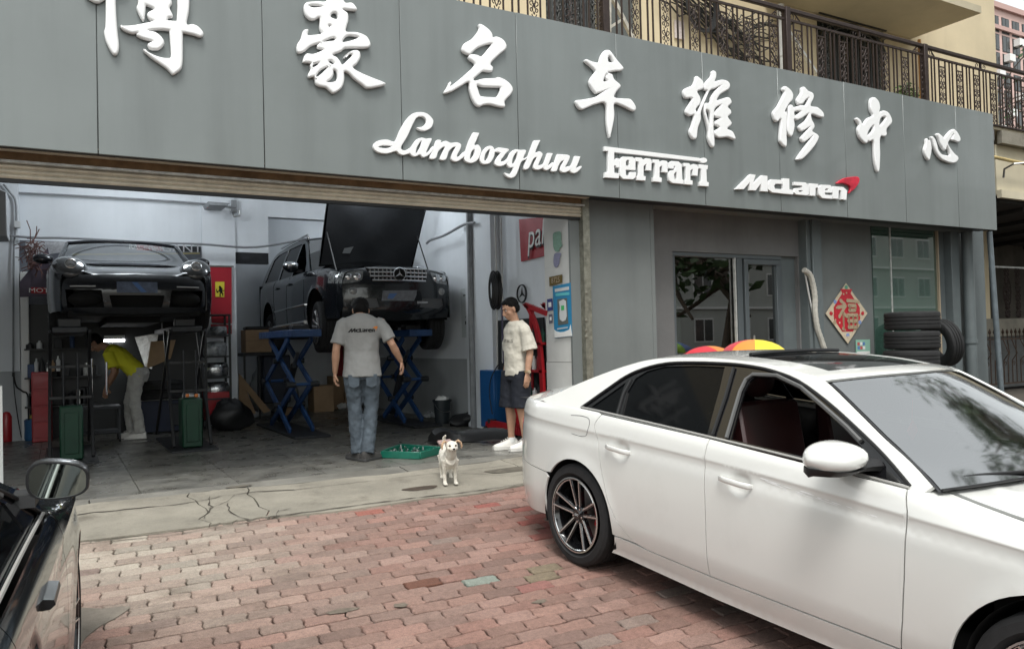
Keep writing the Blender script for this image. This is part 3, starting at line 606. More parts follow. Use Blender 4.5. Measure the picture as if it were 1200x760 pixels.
# ------------------------------------------------------------------ house above the shop
YU = 9.0
m_yel = mat('yellow_render', (.63, .53, .36), .85, var=.12, vs=1.2, streak=.12, bump=.12, bs=22)
m_slab = mat('balcony_slab_paint', (.50, .44, .32), .85, var=.12, vs=1.5, streak=.1)
hou = thing('upper_house', 'yellow rendered flats rising above the long sign, with an overhanging upper balcony', 'building', (8, YU, 4.4))
A = pY(1066.7, 45.7, YU); xend = pY(1166.5, 45, YU).x
# window openings: (x0,x1,z0,z1)
wA = (pY(640, 20, YU).x, pY(702, 20, YU).x); wB = (pY(706, 20, YU).x, pY(752, 20, YU).x); wC = (pY(958, 50, YU).x, pY(1036, 60, YU).x)
def wall_with_holes(x0, x1, z0, z1, y, th, holes, m, parent):
    xs = sorted({x0, x1}|{h[0] for h in holes}|{h[1] for h in holes}); 
    for a, b in zip(xs[:-1], xs[1:]):
        hs_ = sorted([(h[2], h[3]) for h in holes if h[0] <= a+1e-6 and h[1] >= b-1e-6]); z = z0
        for h0, h1 in hs_+[(z1, z1)]:
            if h0 > z+1e-4: MB().box(a, b, y, y+th, z, h0).build('wall', m, parent, 0)
            z = h1
hz = (4.6, 6.75); ht = pY(1000, 27, YU).z
wall_with_holes(-4, xend, 4.54, 11, YU, .3, [(wA[0], wA[1], 4.7, 6.9), (wB[0], wB[1], 4.6, 6.9), (wC[0], wC[1], 4.7, ht)], m_yel, hou)
MB().box(xend-.3, xend, YU+.302, 18, 0, 11).build('wall', m_yel, hou, 0)
MB().box(-4, xend-.31, YU+.6, YU+.65, 4.54, 8).build('inner_wall', m_room, hou, 0)
MB().box(-4, 16.2, 7.42, YU-.002, 4.56, 4.62).build('balcony_floor', m_slab, hou, 0)
Bf = pZ(1142, 13, A.z)
MB().box(pY(925, 2, YU).x-.6, A.x+.02, Bf.y, YU-.004, A.z, A.z+.12).build('balcony_slab', m_slab, hou, 0)
o = MB().box(A.x-6, A.x+.02, Bf.y-.0, Bf.y+.12, A.z+.121, A.z+1.1).build('balcony_parapet', m_yel, hou, 0)
MB().box(A.x-.1, A.x+.02, Bf.y+.121, YU-.004, A.z+.121, A.z+1.1).build('balcony_parapet', m_yel, hou, 0)
m_pvc = mat('pvc_pipe', (.62, .62, .60), .5, var=.25, vs=5)
x_ = pY(915, 20, 8.85).x
o = MB().cyl((x_, 8.85, 4.63), (x_, 8.85, 6.55), .06, n=12).cyl((x_, 8.85, 5.7), (x_, 8.85, 5.82), .075, n=12).build('drainpipe', m_pvc, None)
props(o, 'white plastic drainpipe on the yellow wall behind a railing post', 'pipe')
o = MB().cyl((pY(1079, 45, 8.9).x, 8.93, 4.63), (pY(1079, 45, 8.9).x, 8.93, 6.65), .03, n=10).build('gas_pipe', mat('orange_pipe', (.45, .23, .08), .6), None)
props(o, 'thin orange pipe rising to the overhanging balcony', 'pipe')
# windows
m_upg = mat('dark_window_glass', (.02, .024, .025), .08, spec=.8)
m_iron = mat('brown_iron', (.045, .03, .026), .6, .3, var=.35, vs=20)
m_iron2 = mat('grey_iron', (.07, .07, .068), .55, .4, var=.3, vs=20)
def scroll(b, cx, cz, y, s, r, fl=1, plane=None, n=10):
    """a C-scroll in the XZ plane"""
    pts = []
    for i in range(n+1):
        t = i/n; a = -math.pi*.5+t*math.pi*1.75; q = s*(1-.62*t)
        pts.append((cx+fl*q*math.cos(a), y, cz+q*math.sin(a)))
    b.tube(pts, r, 4)
def scroll_panel(b, x, y, z0, z1, wd, r=.007):
    """ornate upright of two bars filled with mirrored scrolls and a diamond chain"""
    h = z1-z0; n = max(2, round(h/.19)); s = h/n
    for k in range(n):
        cz = z0+(k+.5)*s
        for fl in (-1, 1):
            scroll(b, x+fl*wd*.20, cz+s*.18, y, wd*.20, r, fl, n=7); scroll(b, x+fl*wd*.20, cz-s*.22, y, wd*.17, r, fl, n=7)
            b.tube([(x, y, cz-s*.5), (x+fl*wd*.17, y, cz-s*.2), (x+fl*wd*.05, y, cz+s*.12), (x+fl*wd*.2, y, cz+s*.5)], r, 4)
        b.add([(x, y-.004, cz-.035), (x+.018, y-.004, cz), (x, y-.004, cz+.035), (x-.018, y-.004, cz), (x, y+.006, cz)], [(0, 1, 2, 3), (0, 4, 1), (1, 4, 2), (2, 4, 3), (3, 4, 0)])
for i, (wx, z1, lab) in enumerate(((wA, 6.9, 'dark glazed balcony window with ornate iron uprights above the sign, left of the ladder'), (wC, ht, 'window behind an arched ornate iron grille under the overhanging balcony'))):
    t = thing('balcony_window', lab, 'window', ((wx[0]+wx[1])/2, YU, 4.7))
    b = MB(); 
    for k in range(4): xx = wx[0]+(wx[1]-wx[0])*k/3; b.box(xx-.025, xx+.025, YU+.1, YU+.15, 4.7, z1)
    b.box(wx[0], wx[1], YU+.101, YU+.149, z1-.05, z1); b.build('frame', m_iron2, t)
    MB().box(wx[0], wx[1], YU+.12, YU+.13, 4.7, z1).build('pane', m_upg, t)
    for k in range(5 if i else 3):
        xx = wx[0]+(wx[1]-wx[0])*(k+.5)/(5 if i else 3); b = MB()
        if i == 0 or k % 2 == 0: scroll_panel(b, xx, YU-.05, 4.7, z1-.25, .17, .009); b.box(xx-.1, xx-.085, YU-.06, YU-.04, 4.7, z1-.2); b.box(xx+.085, xx+.1, YU-.06, YU-.04, 4.7, z1-.2)
        else:
            for q in (-.08, .08): b.box(xx+q-.009, xx+q+.009, YU-.06, YU-.04, 4.7, z1-.25)
        b.build('grille_panel', m_iron2, t)
    b = MB(); x0, x1 = wx; b.box(x0, x1, YU-.07, YU-.04, z1-.03, z1); 
    if i:
        xc = (x0+x1)/2; R = (x1-x0)/2
        for rr in (R*.98, R*.8): b.tube([(xc+rr*math.cos(a), YU-.05, z1-.5+.45*rr/R*math.sin(a)) for a in [math.pi*k/16 for k in range(17)]], .014, 5)
        for k in range(14): scroll(b, x0+(k+.5)*(x1-x0)/14, z1-.12, YU-.05, .07, .01)
    b.build('grille_arch', m_iron2, t)
# dark doorway with bracing struts
t = thing('doorway', 'dark open doorway on the balcony crossed by white timber struts', 'doorway', ((wB[0]+wB[1])/2, YU, 4.6))
MB().box(wB[0], wB[1], YU+.2, YU+.25, 4.6, 6.9).build('opening', m_room, t)
m_wood = mat('weathered_white_wood', (.50, .47, .41), .8, var=.35, vs=14)
for i, (a, b_, wd, lab) in enumerate((((713, 0), (713, 38), .055, 'upright white timber post in the balcony doorway above the sign'), ((716, -6), (742, 46), .05, 'slanting white timber strut in the balcony doorway'), ((712, 34), (731, 22), .035, 'short low timber brace between the balcony struts'))):
    o = MB().bar(pY(*a, 8.3), pY(*b_, 8.3), wd, wd).build('timber_strut', m_wood, None); props(o, lab, 'strut')
# cables
m_cab = mat('cable_black', (.02, .02, .021), .55)
b = MB(); rg = random.Random(5)
for k in range(34):
    x0 = pY(rg.uniform(770, 830), 0, 8.9).x; x1 = pY(rg.uniform(885, 935), 20, 8.9).x; z0 = 6.2+rg.uniform(-.15, .35); z1 = 5.9+rg.uniform(-.9, .5)
    pts = [(x0+(x1-x0)*i/10, 8.93+rg.uniform(-.04, 0), z0+(z1-z0)*(i/10)**1.6-.35*rg.uniform(.2, 1)*math.sin(math.pi*i/10)) for i in range(11)]
    b.tube(pts, rg.choice([.007, .01, .014]), 5)
o = b.build('cable_bundle', m_cab, None, kind='stuff'); props(o, 'tangled bundle of black cables slung on the yellow wall above the sign', 'cables')
b = MB(); c = pY(822, 8, 8.85); 
for k in range(5): b.tube([(c.x+(.27+.015*k)*math.cos(a), 8.86-.01*k, c.z+(.36+.01*k)*math.sin(a)) for a in [i*math.pi/12 for i in range(25)]], .012, 5)
o = b.build('cable_coil', m_cab, None); props(o, 'coiled black cable hanging on the yellow wall behind the railing', 'cable')
o = MB().box(pY(792, 35, 8.95).x, pY(803, 35, 8.95).x, 8.97, 8.985, pY(797, 45, 8.95).z, pY(797, 24, 8.95).z).build('notice', mat('pale_notice', (.6, .52, .5), .8, var=.25, vs=30), None); props(o, 'small pale paper notice pasted on the yellow wall above the sign', 'notice')
# railing
ral = thing('balcony_railing', 'long dark brown iron balcony railing with scrollwork panels above the sign', 'railing', (9, 7.4, 4.55))
YR_ = 7.4; zb, zt1, zt2 = 4.56, 5.50, 5.66; zs = pY(906, 66, YR_).z
MB().box(2.0, 22, YR_-.03, YR_+.03, zt2-.06, zt2).build('top_rail', m_iron, ral, bevel=.01)
MB().box(2.0, 22, YR_-.015, YR_+.015, zt1-.02, zt1+.01).build('rail', m_iron, ral); MB().box(2, 22, YR_-.015, YR_+.015, zb+.05, zb+.075).build('rail', m_iron, ral)
k = 0; x = 2.25; posts = [2.5, 5.58, 8.655, 11.73, 14.8, 17.9, 21]
while x < 21.5:
    ix = x
    b = MB(); scroll_panel(b, ix, YR_, zb+.08, zt1-.13, .15); b.box(ix-.09, ix-.075, YR_-.01, YR_+.01, zb+.075, zt1-.02); b.box(ix+.075, ix+.09, YR_-.01, YR_+.01, zb+.075, zt1-.02); b.box(ix-.075, ix+.075, YR_-.008, YR_+.008, zt1-.13, zt1-.115)
    b.build('scroll_panel', m_iron, ral, 0)
    for q in (.195, .275):
        MB().box(ix+q-.009, ix+q+.009, YR_-.009, YR_+.009, zb+.075, zt1-.02).build('baluster', m_iron, ral, 0)
    x += .4735
for px_ in posts:
    MB().box(px_-.045, px_+.045, YR_-.045, YR_+.045, zb, zt2+.0).build('post', m_iron, ral, bevel=.005)
    b = MB()
    for fl in (-1, 1):
        b.tube([(px_+fl*(.05+.24*t), YR_, zt1+.0+.14*math.cos(t*math.pi/2)) for t in [i/6 for i in range(7)]], .009, 5); scroll(b, px_+fl*.11, zt1+.06, YR_, .05, .007, fl); scroll(b, px_+fl*.2, zt1+.035, YR_, .03, .007, fl)
    b.build('scroll', m_iron, ral)
    MB().bar((px_+1.53, YR_, zt1), (px_+1.53, YR_, zt2-.06), .03, .03).build('short_post', m_iron, ral)
    b = MB(); 
    for fl in (-1, 1): scroll(b, px_+1.53+fl*.1, zt1+.05, YR_, .045, .007, fl)
    b.build('scroll', m_iron, ral)
o = MB().bar(pY(918, 28, 7.55), pY(958, 88, 8.2), .045, .045).build('brace_bar', m_alu, None); props(o, 'dull grey metal bar leaning from the railing post down to the balcony floor', 'bar')
# potted plant
m_leaf = mat('leaf_green', (.075, .16, .035), .5, var=.45, vs=30)
pl = thing('potted_plant', 'bushy bright green plant peeping over the sign behind the railing', 'plant', (pY(1062, 105, 7.8).x, 7.8, 4.62))
MB().lathe([(.09, 0), (.13, .2), (.14, .2)], (pY(1062, 105, 7.8).x, 7.8, 4.62), n=14).build('pot', mat('terracotta', (.35, .13, .07), .8), pl)
def leaves(b, c, r, n, s, rg):
    for i in range(n):
        d = Vector((rg.gauss(0, 1), rg.gauss(0, 1), rg.gauss(0, 1))).normalized()*rg.random()**.4
        p = Vector(c)+Vector((d.x*r[0], d.y*r[1], d.z*r[2])); u = Vector((rg.gauss(0, 1), rg.gauss(0, 1), rg.gauss(0, .6))).normalized(); v = u.cross(Vector((rg.gauss(0, 1), rg.gauss(0, 1), rg.gauss(0, 1)))).normalized()
        q = s*rg.uniform(.6, 1.3); b.add([p-u*q, p+v*q*.4-u*q*.2, p+u*q, p-v*q*.4-u*q*.2], [(0, 1, 2), (0, 2, 3)])
b = MB(); leaves(b, (pY(1062, 105, 7.8).x, 7.8, 4.98), (.24, .2, .22), 260, .04, random.Random(2)); b.build('foliage', m_leaf, pl, 0, fixn=False)
o = MB().box(pY(1118, 105, 8.3).x, pY(1137, 110, 8.3).x, 8.3, 8.6, 4.62, 4.98).build('storage_box', mat('brown_box', (.17, .07, .045), .8, var=.3, vs=8), None, bevel=.01); props(o, 'brown box on the balcony floor behind the right end of the railing', 'box')
# shrub / tree at the far right of the balcony
m_bark = mat('bark', (.10, .075, .055), .9, var=.4, vs=12, bump=.5)
def limb(b, p, d, L, r, lev, rg, tips):
    p = Vector(p); pts = [p]; rs = [r]; d = Vector(d).normalized()
    for i in range(4):
        d = (d+Vector((rg.gauss(0, .16), rg.gauss(0, .16), rg.gauss(0, .1)+.05))).normalized(); p = p+d*L/4; pts.append(p); rs.append(r*(1-.5*(i+1)/4))
        if lev > 0 and i > 0:
            for q in range(2):
                s = Vector((rg.gauss(0, 1), rg.gauss(0, 1), rg.gauss(0, .5))).normalized(); limb(b, p, (d*.6+s*.8), L*.58, r*.5, lev-1, rg, tips)
    b.tube(pts, rs, 6); tips.append(p)
def tree(name, label, base, h, r, seed, nl=1500, s=.16, group=None, crown=None, lev=2, m=None):
    rg = random.Random(seed); t = thing(name, label, 'tree', base, group=group); b = MB(); tips = []
    limb(b, base, (0, 0, 1), h*.72, r*.09, lev, rg, tips); b.build('trunk', m_bark, t, 60)
    b = MB(); per = max(1, nl//len(tips))
    for p in tips:
        if p.z < base[2]+h*.3: continue
        cr = r*rg.uniform(.22, .42); leaves(b, p, (cr, cr, cr*.65), int(per*rg.uniform(.4, 1.6)), s, rg)
    b.build('crown', m or m_leafd, t, 0, fixn=False); return t
m_leafd = mat('dark_leaf', (.045, .09, .025), .55, var=.55, vs=1.8)
tree('street_tree', 'leafy tree standing beyond the end of the balcony, before the pink flats', (31.8, 15.5, 0), 10.0, 3.0, 4, nl=1100, s=.13)
tree('street_tree', 'thin-leaved tree tight against the far corner of the yellow house', (28.6, 17.2, 0), 12.6, 1.4, 9, nl=300, s=.10)
# far pink building
pk = thing('pink_apartment_block', 'distant pale pink apartment block with small dark windows and air conditioners', 'building', (80, 40, 0))
m_pink = mat('pink_render', (.60, .42, .38), .85, var=.08, vs=.3, streak=.1); m_pinkd = mat('pink_trim', (.45, .30, .27), .85)
yp = 40; pxa = pY(1160, 60, yp).x; pxb = pxa+24; ztop = pY(1172, 12, yp).z
MB().box(pxa-6, pxb, yp, yp+14, 0, ztop).build('wall', m_pink, pk, 0); MB().box(pxa-6.2, pxb+.2, yp-.3, yp+14, ztop, ztop+.5).build('cornice', m_pinkd, pk, 0)
zf_ = [pY(1180, k, yp).z for k in (32, 53, 74, 95)]; dz_ = (zf_[0]-zf_[3])/3
MB().box(pxa-6.1, pxb+.1, yp-.25, yp, zf_[1]+1.15, zf_[1]+1.5).build('string_course', m_pinkd, pk, 0)
for fl in range(8):
    zc = zf_[0]-fl*dz_
    for k in range(10):
        xc = pY(1178, 32, yp).x+k*(pY(1190, 36, yp).x-pY(1178, 32, yp).x)-2*(pY(1190, 36, yp).x-pY(1178, 32, yp).x)
        if zc < 1 or xc > pxb-1: continue
        wdw = MB().box(xc-.62, xc+.62, yp-.03, yp-.002, zc-.75, zc+.75).build('window', m_iron2, pk, 0)
        MB().box(xc-.54, xc-.04, yp-.05, yp-.032, zc-.66, zc+.66).box(xc+.04, xc+.54, yp-.05, yp-.032, zc-.66, zc+.66).build('pane', m_upg, wdw, 0)
        if (k+fl) % 3 == 0:
            MB().box(xc-.5, xc+.4, yp-.6, yp-.06, zc-1.7, zc-1.05).build('air_conditioner', m_white, pk, 0)
# ------------------------------------------------------------------ neighbour on the right
nb = thing('neighbour_house', 'cream neighbouring house front with a deep dark awning right of the sign', 'building', (16, 7.6, 0))
m_cream = mat('cream_render', (.62, .56, .42), .85, var=.12, vs=1.5, streak=.15)
xe0 = pY(1166, 200, 7.7).x-.3
MB().box(xe0, 24, 7.4, 7.48, pY(1190, 162, 7.4).z-.12, 4.56).build('kerb', m_conc, nb, 0)
MB().box(xe0, 24, 7.52, 7.7, pY(1180, 229, 7.5).z, pY(1190, 162, 7.4).z-.12).build('fascia', m_cream, nb, 0)
MB().box(xe0, 24, 7.44, 7.518, pY(1180, 231, 7.4).z, pY(1180, 222, 7.4).z).build('fascia_trim', m_cream, nb, 0)
m_awn = mat('dark_awning', (.035, .033, .03), .85, var=.4, vs=3)  # very dark, unevenly mottled awning colour
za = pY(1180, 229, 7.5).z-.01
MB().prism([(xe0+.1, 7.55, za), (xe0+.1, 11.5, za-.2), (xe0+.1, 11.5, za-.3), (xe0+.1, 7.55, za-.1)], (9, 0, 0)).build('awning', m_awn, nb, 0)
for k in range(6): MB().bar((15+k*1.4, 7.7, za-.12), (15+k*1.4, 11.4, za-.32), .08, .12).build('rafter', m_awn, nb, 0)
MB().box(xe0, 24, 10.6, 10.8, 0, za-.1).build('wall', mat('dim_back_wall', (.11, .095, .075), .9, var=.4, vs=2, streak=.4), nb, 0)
MB().box(xe0+.2, 16.6, 10.0, 10.58, pY(1150, 300, 10).z, pY(1150, 281, 10).z).build('ledge', m_cream, nb, 0)
o = MB().cyl(pY(1160, 183, 7.35), pY(1220, 196, 7.35), .028, n=10).build('bamboo_pole', mat('bamboo', (.55, .42, .18), .5, var=.25, vs=12), None); props(o, 'yellow bamboo pole hung under the cream ledge beside the sign', 'pole')
o = MB().tube([pY(1176, 208, 7.4), pY(1177, 198, 7.35), pY(1188, 192, 7.2), pY(1212, 190, 7.0)], .018, 6).build('bracket', m_steel, None); props(o, 'grey metal bracket holding the bamboo pole', 'bracket')
# ironwork fence on the low concrete wall
YFn = 9.0
fe = thing('iron_fence', 'rusty spear-topped iron fence with bowed bars below the awning at the right edge', 'fence', (17, YFn, 0))
m_rust = mat('rusty_iron', (.085, .055, .04), .8, .3, var=.5, vs=25)
fx0 = pY(1148, 400, YFn).x; zf0, zf1 = pY(1180, 462, YFn).z, pY(1180, 388, YFn).z; zsp = pY(1180, 396, YFn).z
MB().box(fx0, 21, YFn-.01, YFn+.01, zsp-.03, zsp).build('rail', m_rust, fe); MB().box(fx0, 21, YFn-.01, YFn+.01, .1, .13).build('rail', m_rust, fe)
x = fx0+.05; k = 0
while x < 20.8:
    b = MB(); top = zsp+.17
    b.tube([(x, YFn, .12), (x, YFn, zsp-.45), (x+(.06 if k % 3 == 0 else 0), YFn-.10*(k % 2), zsp-.3), (x, YFn, zsp-.02), (x, YFn, top-.08)], .011, 5)
    b.lathe([(.004, -.0), (.028, .03), (.03, .05), (.002, .12)], (x, YFn, top-.09), n=6)
    if k % 2: scroll(b, x+.05, zsp-.5, YFn, .05, .008)
    b.build('spear_bar', m_rust, fe, 0); x += .155; k += 1
lw = thing('garden_wall', 'low stained concrete band between the two rows of ironwork', 'wall', (17, 9.3, 0))
MB().box(fx0-.1, 21, 9.25, 9.45, pY(1180, 388, 9.25).z-.1, pY(1180, 373, 9.25).z).build('band', m_conc, lw, 0)
MB().box(fx0-.1, 21, 9.3, 9.44, 0, pY(1180, 388, 9.25).z-.102).build('base', mat('grey_sheet', (.12, .125, .125), .6, var=.3, vs=5, streak=.3), lw, 0)
ug = thing('iron_grille', 'black ornate iron grille uprights under the awning above the concrete band', 'grille', (17, 9.35, 1.2))
zu0, zu1 = pY(1180, 372, 9.35).z, pY(1180, 314, 9.35).z
MB().box(fx0-.1, 21, 9.34, 9.37, zu1, zu1+.035).build('rail', m_alu, ug)
x = pY(1154, 340, 9.35).x; k = 0
while x < 20.5:
    b = MB(); scroll_panel(b, x, 9.35, zu0, zu1, .24, .013)
    if k % 4 == 1: b.tube([(x+.14*math.sin(a), 9.34, (zu0+zu1)/2+.3*math.cos(a)) for a in [i*math.pi/8 for i in range(17)]], .012, 5)
    b.build('upright', m_iron, ug, 0); x += .42 if k % 4 else .82; k += 1
# ------------------------------------------------------------------ things on the grey facade
# diamond festival poster
cD = pY(991.5, 367, Yr-.03); hw = (pY(1016, 364, 7.57).x-pY(967, 369, 7.57).x)/2; hh = (pY(991, 332, 7.57).z-pY(994, 403, 7.57).z)/2; yD = 7.575
m_pap = mat('cream_print', (.62, .52, .38), .6, var=.25, vs=60); m_rp = mat('red_print_paper', (.50, .02, .035), .5, var=.2, vs=40); m_gold = mat('gold_print', (.46, .36, .24), .5, var=.35, vs=60)
dm = thing('festival_poster', 'red and gold diamond-shaped festival poster pasted on the grey wall', 'poster', (cD.x, yD, cD.z))
def dia(s, y, m, nm, th=.003): MB().prism([(cD.x, y, cD.z-hh*s), (cD.x+hw*s, y, cD.z), (cD.x, y, cD.z+hh*s), (cD.x-hw*s, y, cD.z)], (0, th, 0)).build(nm, m, dm, 0)
dia(1, yD, m_pap, 'sheet'); 
MB().prism([(cD.x+a*hw, yD-.003, cD.z+b*hh) for a, b in ((-.62, .2), (-.2, .66), (-.28, .8), (.28, .8), (.2, .66), (.62, .2), (.62, -.2), (.25, -.6), (-.25, -.6), (-.62, -.2))], (0, .002, 0)).build('red_field', m_rp, dm, 0)
def ring_loop(cx, cz, rx, rz, y, m, nm, n=16, ph=0): MB().prism([(cx+rx*math.cos(a), y, cz+rz*math.sin(a)) for a in [i*2*math.pi/n+ph for i in range(n)]], (0, .002, 0)).build(nm, m, dm, 0)
b = MB()
for (p, q) in (((-.3, .42), (-.12, .3)), ((-.42, .2), (-.08, .24)), ((-.1, .22), (-.38, -.1)), ((-.22, .06), (-.22, -.5)), ((-.16, -.02), (-.02, -.1)), ((.02, .42), (.42, .4)), ((.08, .26), (.38, .25)), ((.08, .26), (.1, .1)), ((.38, .25), (.36, .1)), ((.1, .1), (.36, .1)), ((.02, -.06), (.44, -.06)), ((.02, -.06), (.04, -.46)), ((.44, -.06), (.42, -.46)), ((.04, -.46), (.42, -.46)), ((.03, -.25), (.43, -.25)), ((.23, -.06), (.23, -.46))):
    yy = yD-.006-len(b.v)*.00001
    P, Q = Vector((cD.x+p[0]*hw, yy, cD.z+p[1]*hh)), Vector((cD.x+q[0]*hw, yy, cD.z+q[1]*hh)); b.bar(P, Q, .002, .05)
    b.cyl(P+Vector((0, -.0012, 0)), P+Vector((0, .0008, 0)), .028, n=10); b.cyl(Q+Vector((0, -.0016, 0)), Q+Vector((0, .0006, 0)), .027, n=10)
b.build('fortune_character', m_gold, dm, 0)
for a, b_, m in ((0, .86, mat('leaf_print', (.1, .3, .2), .6)), (-.55, .38, mat('blue_print', (.2, .28, .5), .6)), (.55, .38, m_gold), (-.6, -.3, m_gold), (.6, -.3, mat('blue_print', (.2, .28, .5), .6)), (0, -.72, mat('blue_print', (.2, .28, .5), .6)), (-.75, 0, m_rp), (.75, 0, m_rp)):
    ring_loop(cD.x+a*hw, cD.z+b_*hh, .035, .03, yD-.0042, m, 'flower')
for k in range(22):
    f = k/22*4; e, q = int(f), f-int(f); A4 = [(0, .84), (.84, 0), (0, -.84), (-.84, 0), (0, .84)]; a_, b_ = A4[e], A4[e+1]
    ring_loop(cD.x+(a_[0]*(1-q)+b_[0]*q)*hw*(.92 if k % 2 else .80), cD.z+(a_[1]*(1-q)+b_[1]*q)*hh*(.92 if k % 2 else .80), .017, .015, yD-.0044, [m_gold, m_rp, m_pap][k % 3], 'dot', 8)
# small green-white notice
n0, n1 = pY(1003, 398, yD), pY(1020, 415, yD)
nt_ = thing('notice', 'small green and white notice with coloured squares below the diamond poster', 'notice', (n0.x, yD, n1.z))
MB().box(n0.x, n1.x, yD, yD+.01, n1.z, n0.z).build('sheet', mat('notice_green', (.25, .45, .36), .6), nt_, 0)
for i in range(2):
    for j in range(3):
        MB().box(n0.x+.03+j*.06, n0.x+.08+j*.06, yD-.003, yD-.001, n1.z+.08+i*.06, n1.z+.125+i*.06).build('square', [mat('sq_blue', (.1, .2, .45), .6), mat('sq_red', (.5, .1, .1), .6), m_white][(i+j) % 3], nt_, 0)
MB().box(n0.x+.015, n1.x-.015, yD-.003, yD-.001, n1.z+.015, n1.z+.05).build('square', m_white, nt_, 0)
# air-con hose
pts = [pY(x, y, 7.42) for x, y in ((942, 316), (949, 322), (953, 335), (955, 350), (955, 365), (958, 385), (963, 400), (968, 420))]+[Vector((pY(970, 430, 7.42).x, 7.42, 0.3))]
P = catmull([tuple(p) for p in pts], 6, False); b = MB()
b.tube(P, [.036+.005*(i % 2) for i in range(len(P))], 8); o = b.build('conduit_hose', mat('ribbed_white_hose', (.50, .48, .43), .6, var=.25, vs=20), None, 30); props(o, 'white ribbed hose running down the dark column beside the window', 'hose')
o = MB().tube([pY(x, y, 7.46) for x, y in ((943, 318), (947, 340), (951, 360), (957, 385))], .012, 6).build('thin_cable', m_pvc, None); props(o, 'thin pale cable hanging behind the ribbed hose', 'cable')
# tyres
def tyre_mesh(b, c, ax, R=.34, wd=.235, r0=.21, tread=4):
    prof = []
    h = wd/2
    prof += [(r0, -h*.75), (r0+.02, -h*.9), (R*.82, -h*1.02), (R*.93, -h*.98), (R*.985, -h*.86)]
    nG = tread; 
    for k in range(nG):
        a = -h*.78+k*(1.56*h/nG); e = a+1.56*h/nG; g = .006
        prof += [(R, a+g), (R, e-g), (R-.012, e-g*.6), (R-.012, e+g*.6)]
    prof = prof[:-2]
    prof += [(R*.985, h*.86), (R*.93, h*.98), (R*.82, h*1.02), (r0+.02, h*.9), (r0, h*.75)]
    prof.append(prof[0])
    b.lathe(prof, c, ax, 40, caps=False)
ty0 = pY(1068, 378, 6.95); R = .34*1.0; 
cx = pY(1069, 385, 6.9).x; ztop = pY(1069, 367, 6.9).z; tw = .262
ztops = pY(1069, 365, 6.9).z; R = .372
for k in range(4):
    zc = ztops-tw*.5-k*(tw+.006); b = MB(); tyre_mesh(b, (cx+[0, -.02, -.05, -.03][k], 6.9, zc), (0, 0, 1), R*.97, tw*.96, R*.6)
    o = b.build('tyre', m_rubber, None, 30)
    props(o, ['top used black tyre of the stack by the green glass', 'second tyre from the top of the stack by the green glass', 'third tyre down in the stack, half hidden by the white saloon roof', 'bottom tyre of the stack behind the white saloon'][k], 'tyre', 'used tyres stacked by the green glass')
    zlast = zc
t_ = MB(); tyre_mesh(t_, pY(1103, 402, 7.2), Vector((.93, -.3, .12)), .36, .22, .2); o = t_.build('tyre', m_rubber, None, 30); props(o, 'upright tyre leaning edge-on behind the right side of the stack', 'tyre', 'used tyres stacked by the green glass')
st = thing('tyre_rack', 'low dark stand carrying the stacked tyres', 'stand', (cx, 6.9, zg(6.9)))
zr = zlast-tw*.5
if zr > .05+zg(6.9):
    MB().box(cx-.4, cx+.4, 6.55, 7.25, zr-.05, zr-.002).build('top', m_dark, st)
    for a in (-.36, .36):
        for c in (-.3, .3): MB().box(cx+a-.02, cx+a+.02, 6.9+c-.02, 6.9+c+.02, zg(6.9)-.04, zr-.05).build('leg', m_dark, st)
MB().cyl(pY(1103, 402, 7.2)+Vector((.05, .05, -.36)), (pY(1103, 402, 7.2).x+.1, 7.3, zg(7.3)), .03, n=8).build('prop', m_dark, st)
# rainbow parasols
def parasol(name, label, c, r, hgt, tilt, cols, group):
    t = thing(name, label, 'umbrella', c, group=group); n = 8; rg = random.Random(3); R = Matrix.Rotation(tilt, 3, 'Y')
    for k in range(n):
        b = MB(); rows = 5; vs = []
        for i in range(rows+1):
            f = i/rows
            for j in range(4):
                a = 2*math.pi*(k+j/3)/n; q = r*math.sin(f*1.35)/math.sin(1.35)*(1-.05*math.sin(math.pi*j/3)*f); z = hgt*(math.cos(f*1.35)-math.cos(1.35))/(1-math.cos(1.35))
                vs.append(Vector(c)+R @ Vector((q*math.cos(a), q*math.sin(a), z)))
        b.add(vs, [(i*4+j, i*4+j+1, i*4+j+5, i*4+j+4) for i in range(rows) for j in range(3)])
        b.build('canopy_panel', cols[k % len(cols)], t, 60, fixn=False)
    MB().cyl(Vector(c)+R @ Vector((0, 0, hgt+.05)), Vector(c)+R @ Vector((0, 0, .02-c[2]+zg(c[1]))), .012, n=8).build('pole', m_steel, t)
    ft = Vector(c)+R @ Vector((0, 0, .02-c[2]+zg(c[1]))); MB().lathe([(.16, -.03), (.16, .01), (.05, .04), (.02, .09)], ft, n=18).build('foot', m_black, t)
cols = [mat('umb_'+n, c, .6, sheen=.2) for n, c in (('red', (.62, .03, .05)), ('orange', (.75, .25, .04)), ('yellow', (.75, .60, .03)), ('green', (.25, .48, .04)), ('blue', (.05, .14, .45)), ('violet', (.2, .06, .3)))]
c1_ = pY(884, 413, 6.9); parasol('rainbow_umbrella', 'open rainbow umbrella, bright red orange yellow and green, just showing over the white saloon roof', (c1_.x, c1_.y, c1_.z+.0), .38, .16, .05, [cols[2], cols[4], cols[3], cols[0], cols[1], cols[2], cols[2], cols[3]], None)
c2_ = pY(815, 414, 7.9); parasol('rainbow_umbrella', 'dim rainbow umbrella behind the office window glass', (c2_.x, c2_.y, c2_.z-.05), .5, .17, -.03, [cols[3], cols[3], cols[2], cols[0], cols[0], cols[0], cols[1], cols[3]], None)
